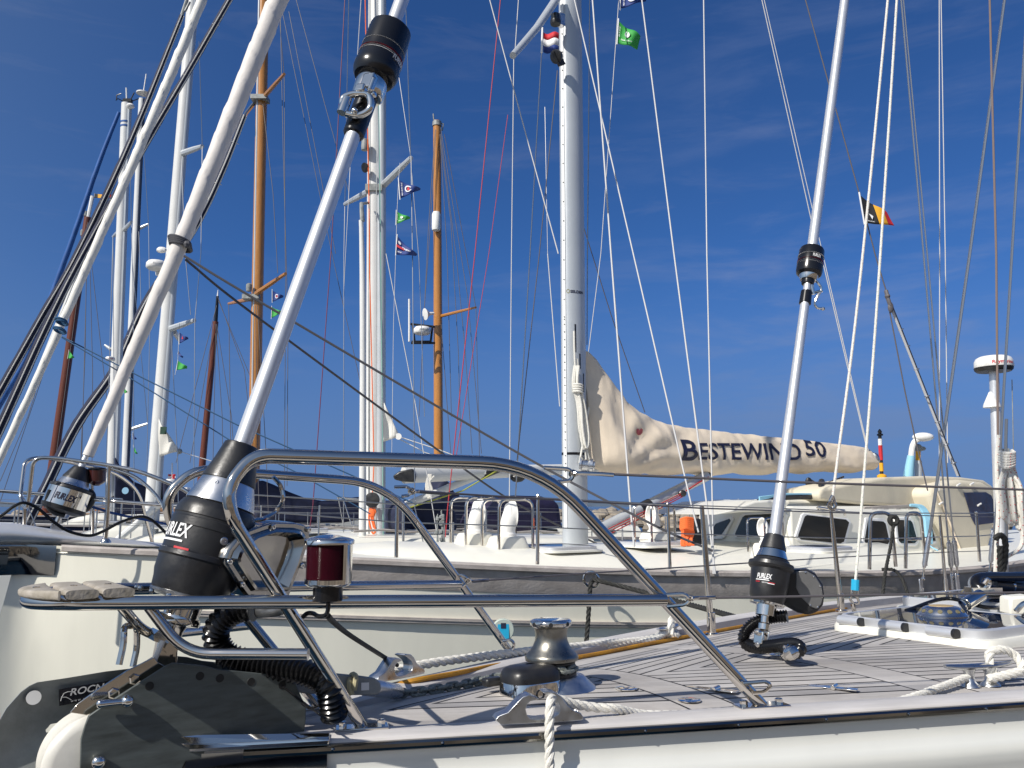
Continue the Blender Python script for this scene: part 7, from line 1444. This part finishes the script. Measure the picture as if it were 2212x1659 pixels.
for k in (-1, 1): g.lathe(bc + FB.d * k * .03, FB.d, [(-.008, .055), (.008, .055)], 20)
obj('cheek', g, M['cast'], SB9); g = MB(); g.lathe(bc, FB.d, [(-.025, .045), (0, .035), (.025, .045)], 20); obj('sheave', g, M['galv'], SB9); g = MB(); g.lathe(bc - Vector((0, 0, .13)), (0, 0, 1), [(0, .10), (.015, .09), (.03, .04), (.09, .03)], 18); obj('foot', g, M['cast'], SB9)
# halyard coil on the shroud: white rope with red flecks
g = MB(); fk = MB(); rr_ = random.Random(21); YC = 5.05
for k in range(9):
    x = 2158 + k * 6.0; low = 1128 + rr_.uniform(-18, 20); pts = [(2176 + rr_.uniform(-6, 6), 1010, YC), (x - 4, 1046, YC - .02 * (k % 3)), (x, 1090, YC - .02 * (k % 3)), (x + 4, low, YC - .02 * (k % 2)), (x + 9, low - 6, YC), (x + 8, 1080, YC), (2182 + rr_.uniform(-5, 8), 1004, YC)]
    path = resample(spline(PP(pts), 8), .012); g.tube(path, .0115, 7)
    for i in range(3, len(path) - 2, 4): fk.ball(path[i] + Vector((rr_.uniform(-.005, .005), -.0105, 0)), .0042, 5)
for k in range(6): path = resample(spline(PP([(2160, 1002 - k * 5, YC - .03), (2172, 1010 - k * 6, YC - .07), (2190, 1004 - k * 5, YC - .04), (2186, 994 - k * 4, YC)]), 6), .012); g.tube(path, .012, 7); [fk.ball(q + Vector((0, -.011, 0)), .0042, 5) for q in path[2::4]]
path = resample(spline(PP([(2158, 940, YC), (2153, 1000, YC), (2156, 1100, YC), (2152, 1180, YC), (2150, 1238, YC)]), 8), .012); g.tube(path, .0115, 7); [fk.ball(q + Vector((0, -.0105, 0)), .0042, 5) for q in path[2::4]]
path = resample(spline(PP([(2205, 1130, YC), (2208, 1170, YC), (2196, 1190, YC), (2170, 1206, YC), (2152, 1222, YC)]), 8), .012); g.tube(path, .0115, 7); [fk.ball(q + Vector((0, -.0105, 0)), .0042, 5) for q in path[2::4]]
hc_ = obj('halyard_coil', g, M['rope'], None, 'white halyard coil with red flecks hanging from the shroud at right edge', 'rope'); obj('fleck', fk, M['letter_red'], hc_)
g = MB(); rope(g, spline(PP([(2150, 1165, 5.0), (2156, 1158, 5.0), (2166, 1158, 5.0), (2172, 1175, 5.0), (2170, 1210, 5.0), (2163, 1240, 5.0), (2160, 1180, 5.0)]), 6), .018, .1); obj('rope_bundle', g, M['rope_black'], None, 'black rope bundle tied low on the shroud below the flecked coil', 'rope')

# ---------------------------------------------------------------- flags
def flag(label, hoist, fly, Y, m, group, cut=None, wave=.10, marks=(), tail=None, band=None):
    # hoist: two picture points (top, bottom); fly: outer points (top, bottom); cloth waves in depth
    h0, h1, f0, f1 = (P(*q, Y) for q in (*hoist, *fly)); n, k = 18, 8
    FLG = empty('flag', h1, label, 'flag', group)
    def pt(u, v, off=0.): p = h0.lerp(f0, u).lerp(h1.lerp(f1, u), v); L_ = (f0 - h0).length; return p + Vector((0, L_ * wave * math.sin(u * 6.5 + v * 1.5) * (u ** .6) - off, 0)) + Vector((0, 0, -.05 * L_ * math.sin(u * 5) * u))
    if band is None: band = [(0, 1, m)]
    for (a, b, mm) in band:
        mb = MB(); mb.grid([[pt(a + (b - a) * i / n, j / k) for j in range(k + 1)] for i in range(n + 1)]); c = obj('cloth', mb, M[mm], FLG); s = c.modifiers.new('t', 'SOLIDIFY'); s.thickness = .004
    g = MB(); g.tube([h0 + (h0 - h1) * .1, h1 + (h1 - h0) * .08], (h0 - h1).length * .03, 6); obj('hoist_band', g, M['whitef'], FLG)
    off = .012
    for kind, u, v, su, sv, mm in marks:
        mb = MB()
        if kind == 'ring':
            for off_, in ((0,),):
                R_ = [[pt(u + su * r_ * math.cos(w), v + sv * r_ * math.sin(w), off) for w in [2 * math.pi * i / 28 + .4 for i in range(25)]] for r_ in (1, .68)]; mb.grid(R_)
        elif kind == 'sail': mb.add([pt(u, v - sv, off), pt(u + su, v + sv * .9, off), pt(u - su * .8, v + sv * .4, off)], [(0, 1, 2)])
        elif kind == 'bar': mb.add([pt(u - su, v - sv, off), pt(u + su, v - sv, off), pt(u + su, v + sv, off), pt(u - su, v + sv, off)], [(0, 1, 2, 3)])
        elif kind == 'disc': mb.add([pt(u + su * math.cos(w), v + sv * math.sin(w), off) for w in [2 * math.pi * i / 20 for i in range(20)]], [tuple(range(20))])
        elif kind.startswith('text:'):
            vs, fs = text2d(kind[5:], bold=.03); xs = [q[0] for q in vs]; ys = [q[1] for q in vs]; mb.add([pt(u + ((x - min(xs)) / (max(xs) - min(xs)) - .5) * su, v + (.5 - (y - min(ys)) / (max(ys) - min(ys))) * sv, off) for x, y in vs], fs)
        elif kind.startswith('vtext:'):
            vs, fs = text2d(kind[6:], bold=.03); xs = [q[0] for q in vs]; ys = [q[1] for q in vs]; mb.add([pt(u + ((y - min(ys)) / (max(ys) - min(ys)) - .5) * -su, v + ((x - min(xs)) / (max(xs) - min(xs)) - .5) * sv, off) for x, y in vs], fs)
        obj('mark' if 'text' not in kind else 'lettering', mb, M[mm], FLG, smooth=False)
    return FLG
GB, GG = 'blue pennants in the rigging', 'green pennants in the rigging'
blue_marks = [('ring', .44, .46, .17, .30, 'whitef'), ('sail', .44, .45, .10, .26, 'redf'), ('vtext:2018 WIND ASM', .13, .5, .06, .8, 'whitef')]
green_marks = [('disc', .42, .42, .10, .18, 'whitef'), ('disc', .47, .36, .09, .16, 'green'), ('text:SAIL RACE', .42, .78, .5, .07, 'whitef'), ('vtext:2018', .08, .45, .05, .5, 'whitef')]
flag('blue pennant with white ring and red sail by the right spreader of the furling mast', ((861, 388), (864, 428)), ((908, 409), (907, 411)), 10.9, 'bluef', GB, marks=blue_marks)
flag('green pennant between two blue pennants beside the furling mast', ((856, 456), (855, 484)), ((886, 471), (885, 473)), 10.9, 'green', GG, marks=green_marks)
flag('navy pennant lettered KNRM with white and red cross beside the furling mast', ((858, 510), (855, 549)), ((901, 552), (898, 554)), 10.9, 'bluef', GB, marks=[('bar', .2, .52, .2, .07, 'redf'), ('bar', .2, .52, .2, .045, 'whitef'), ('text:KNRM', .5, .45, .42, .18, 'whitef'), ('disc', .14, .25, .07, .09, 'whitef'), ('text:2018', .17, .82, .2, .08, 'whitef')])
line_(PP([(864, 352, 10.9), (861, 388, 10.9), (858, 450, 10.9), (856, 510, 10.9), (850, 700, 10.9), (846, 1000, 10.9)]), .004, 'line', R3, 'flag_halyard')
flag('torn green pennant below the blue one right of the tall grey mast', ((1336, 45), (1333, 92)), ((1384, 80), (1378, 106)), 8.0, 'green', GG, marks=green_marks, wave=.12)
flag('blue pennant cut by the top edge right of the tall grey mast', ((1340, -25), (1340, 18)), ((1398, -4), (1396, 2)), 8.0, 'bluef', GB, marks=blue_marks)
DF = empty('flag', P(1172, 112, 8.35), 'red white and blue courtesy flag hanging below the grey spreader', 'flag')
for a, b, m in ((70, 83, 'redf'), (83, 98, 'whitef'), (98, 112, 'bluef')):
    mb = MB(); n = 14; mb.grid([[P(1174 + 34 * i / n, a + (b - a) * j / 2 + 1.2 * math.sin(i * .38) + i * .1, 8.35) + Vector((0, .02 * math.sin(i * .5), 0)) for j in range(3)] for i in range(n + 1)]); o = obj('stripe', mb, M[m], DF); s = o.modifiers.new('t', 'SOLIDIFY'); s.thickness = .004
g = MB(); g.tube([P(1172, 60, 8.35), P(1170, 114, 8.35)], .012, 6); obj('hoist_band', g, M['whitef'], DF)
flag('black yellow and red flag with white emblem flying from the backstay', ((1857, 421), (1867, 480)), ((1917, 462), (1934, 489)), 5.55, 'blackf', None, wave=.06, band=[(0, .48, 'blackf'), (.48, .80, 'yellow'), (.80, 1.0, 'redf')], marks=[('sail', .27, .72, -.07, -.12, 'whitef'), ('text:NAUTIC', .2, .93, .25, .04, 'whitef')])
flag('small blue pennant under the wooden spreader of the tall varnished mast', ((588, 627), (588, 652)), ((612, 640), (611, 643)), 22.4, 'bluef', GB, marks=[('ring', .44, .46, .17, .30, 'whitef'), ('sail', .44, .45, .10, .26, 'redf')])
flag('small green pennant below the blue one on the tall varnished mast', ((587, 663), (586, 687)), ((610, 674), (609, 676)), 22.4, 'green', GG)
flag('tiny blue pennant under the lower spreader of the radar mast at left', ((387, 718), (387, 742)), ((406, 730), (406, 733)), 13.9, 'bluef', GB, marks=[('sail', .4, .45, .12, .26, 'redf')])
flag('tiny navy and white pennant between blue and green on the radar mast', ((385, 758), (384, 764)), ((396, 772), (393, 774)), 13.9, 'bluef', GB)
flag('bright green pennant hanging lowest on the radar mast halyard at left', ((384, 779), (381, 799)), ((404, 792), (403, 797)), 13.9, 'green', GG)
line_(PP([(388, 698, 13.9), (387, 718, 13.9), (384, 780, 13.9), (378, 810, 13.9)]), .004, 'line', R4, 'flag_halyard')
flag('small green pennant near the brown mast at far left', ((149, 757), (146, 774)), ((160, 772), (159, 774)), 20, 'green', GG)
flag('tiny green pennant beside the mast with the dark stripe', ((268, 838), (268, 850)), ((275, 846), (275, 848)), 24, 'green', GG)
flag('tiny blue pennant low between the masts at left', ((286, 934), (287, 948)), ((295, 948), (294, 950)), 24, 'bluef', GB)
flag('narrow green pennant hanging low between the masts at left', ((288, 962), (290, 976)), ((297, 980), (295, 982)), 24, 'green', GG)
flag('small black yellow and red streamer at the top of a pole at far left', ((204, 418), (204, 427)), ((240, 421), (240, 428)), 33, 'blackf', None, wave=.03, band=[(0, .2, 'blackf'), (.2, .45, 'yellow'), (.45, 1., 'redf')])
flag('red white and blue ensign on the motor yacht at left', ((363, 1024), (363, 1038)), ((379, 1025), (379, 1037)), 36, 'redf', None, band=[(0, 1, 'redf')], marks=[('bar', .5, .5, .5, .17, 'whitef'), ('bar', .5, .84, .5, .16, 'bluef')])
# motor yacht between the masts
MY = empty('motor_yacht', P(378, 1092, 36), 'small white motor yacht flybridge between the masts at left', 'motor yacht')
g = MB(); b_ = P(378, 1092, 36); b_.z = .9; g.box(b_ + Vector((.5, 1, 0)), (1, 0, 0), (0, 1, 0), (0, 0, 1), 7, 3, 1.9); obj('hull', g, M['hull_white'], MY, bevel=.3)
g = MB(); g.box(P(380, 1072, 36) + Vector((0, 1, -.25)), (1, 0, 0), (0, 1, 0), (0, 0, 1), 2.6, 2.2, 1.0); obj('cabin', g, M['white'], MY, bevel=.15); g = MB(); g.box(P(380, 1072, 36) + Vector((0, -.12, -.2)), (1, 0, 0), (0, 1, 0), (0, 0, 1), 2.2, .06, .4); obj('window', g, M['glass'], MY)
g = MB(); g.lathe(P(368, 1050, 36), (0, 0, 1), [(0, .25), (.15, .3), (.3, .2), (.32, 0)], 16); g.tube([P(372, 1050, 36), P(372, 1000, 36)], .03, 6); g.box(P(378, 1056, 36), (1, 0, 0), (0, 1, 0), (0, 0, 1), 1.2, .4, .12); obj('radar_arch', g, M['plastic_white'], MY)

# ---------------------------------------------------------------- breakwater, far shore, distant sails
rk = random.Random(4); g = MB()
def rock(c, r):
    n0 = len(g.v); g.ball(c, r, 8, (rk.uniform(.8, 1.5), rk.uniform(.8, 1.2), rk.uniform(.55, .9)))
    for i in range(n0, len(g.v)): g.v[i] = c + (g.v[i] - c) * (1 + .35 * mnoise.noise(g.v[i] * 1.3 / r * .5 + Vector((n0, 0, 0))))
for x in range(-60, 60):
    for k in range(5):
        X = x * .95 + rk.uniform(-.5, .5) + 12; yy = 74 + k * .9 + rk.uniform(-.5, .5) + X * .02; z = .15 + k * .33 * (1 if k < 4 else .9) + rk.uniform(-.1, .2); rock(Vector((X, yy, z)), rk.uniform(.38, .72))
obj('breakwater', g, mat('breakwater_stone', (.17, .15, .13), .9, 0, .3, .6, .4, 6, c2=(.40, .34, .26)), None, None, None, None, 'stuff', ang=25)
h = MB(); rows = []
for i in range(241):
    X = -2600 + 5200 * i / 240; hh = 13 + 9 * mnoise.noise(Vector((X * .0022, 1, 0))) + 4 * mnoise.noise(Vector((X * .02, 2, 0))) + 2.5 * mnoise.noise(Vector((X * .11, 5, 0))); Yb = 3300 + 200 * mnoise.noise(Vector((X * .001, 7, 0)))
    rows.append([Vector((X, Yb, -1)), Vector((X, Yb + 20, hh * .6)), Vector((X, Yb + 120, max(3, hh))), Vector((X, Yb + 500, -1))])
h.grid(rows); obj('far_shore', h, mat('haze_tinted_woodland', (.075, .105, .145), .9, 0, .25, .01), kind='structure')  # blue haze of distance is mixed into the woodland colour
for x, y, Y, hpx, lb in ((1418 + 200 * 0, 1093, 900, 24, 'tiny distant sailboat on the horizon left of the pilothouse'), (1595, 1093, 1100, 20, 'tiny distant sailboat on the horizon just above the pilothouse roof')):
    ds = empty('distant_sailboat', Vector((P(x, 1093, Y).x, Y, 0)), lb, 'sailboat', 'distant sails'); p = Vector((P(x, 1093, Y).x, Y, 0)); H_ = hpx * Y / F
    g = MB(); g.prism([p + Vector((-5, 0, .2)), p + Vector((5, 0, .2)), p + Vector((5.6, 0, 1.6)), p + Vector((-5.5, 0, 1.4))], Vector((0, 2.6, 0))); obj('hull', g, M['hull_white'], ds)
    g = MB(); g.prism([p + Vector((0, 1, 2)), p + Vector((4.3, 1.3, 2.2)), p + Vector((.2, 1, H_))], Vector((0, .05, 0))); g.prism([p + Vector((-.3, 1, H_ * .85)), p + Vector((-.3, 1, 2)), p + Vector((-4.4, 1, 1.8))], Vector((0, .05, 0))); obj('sails', g, M['sail'], ds)
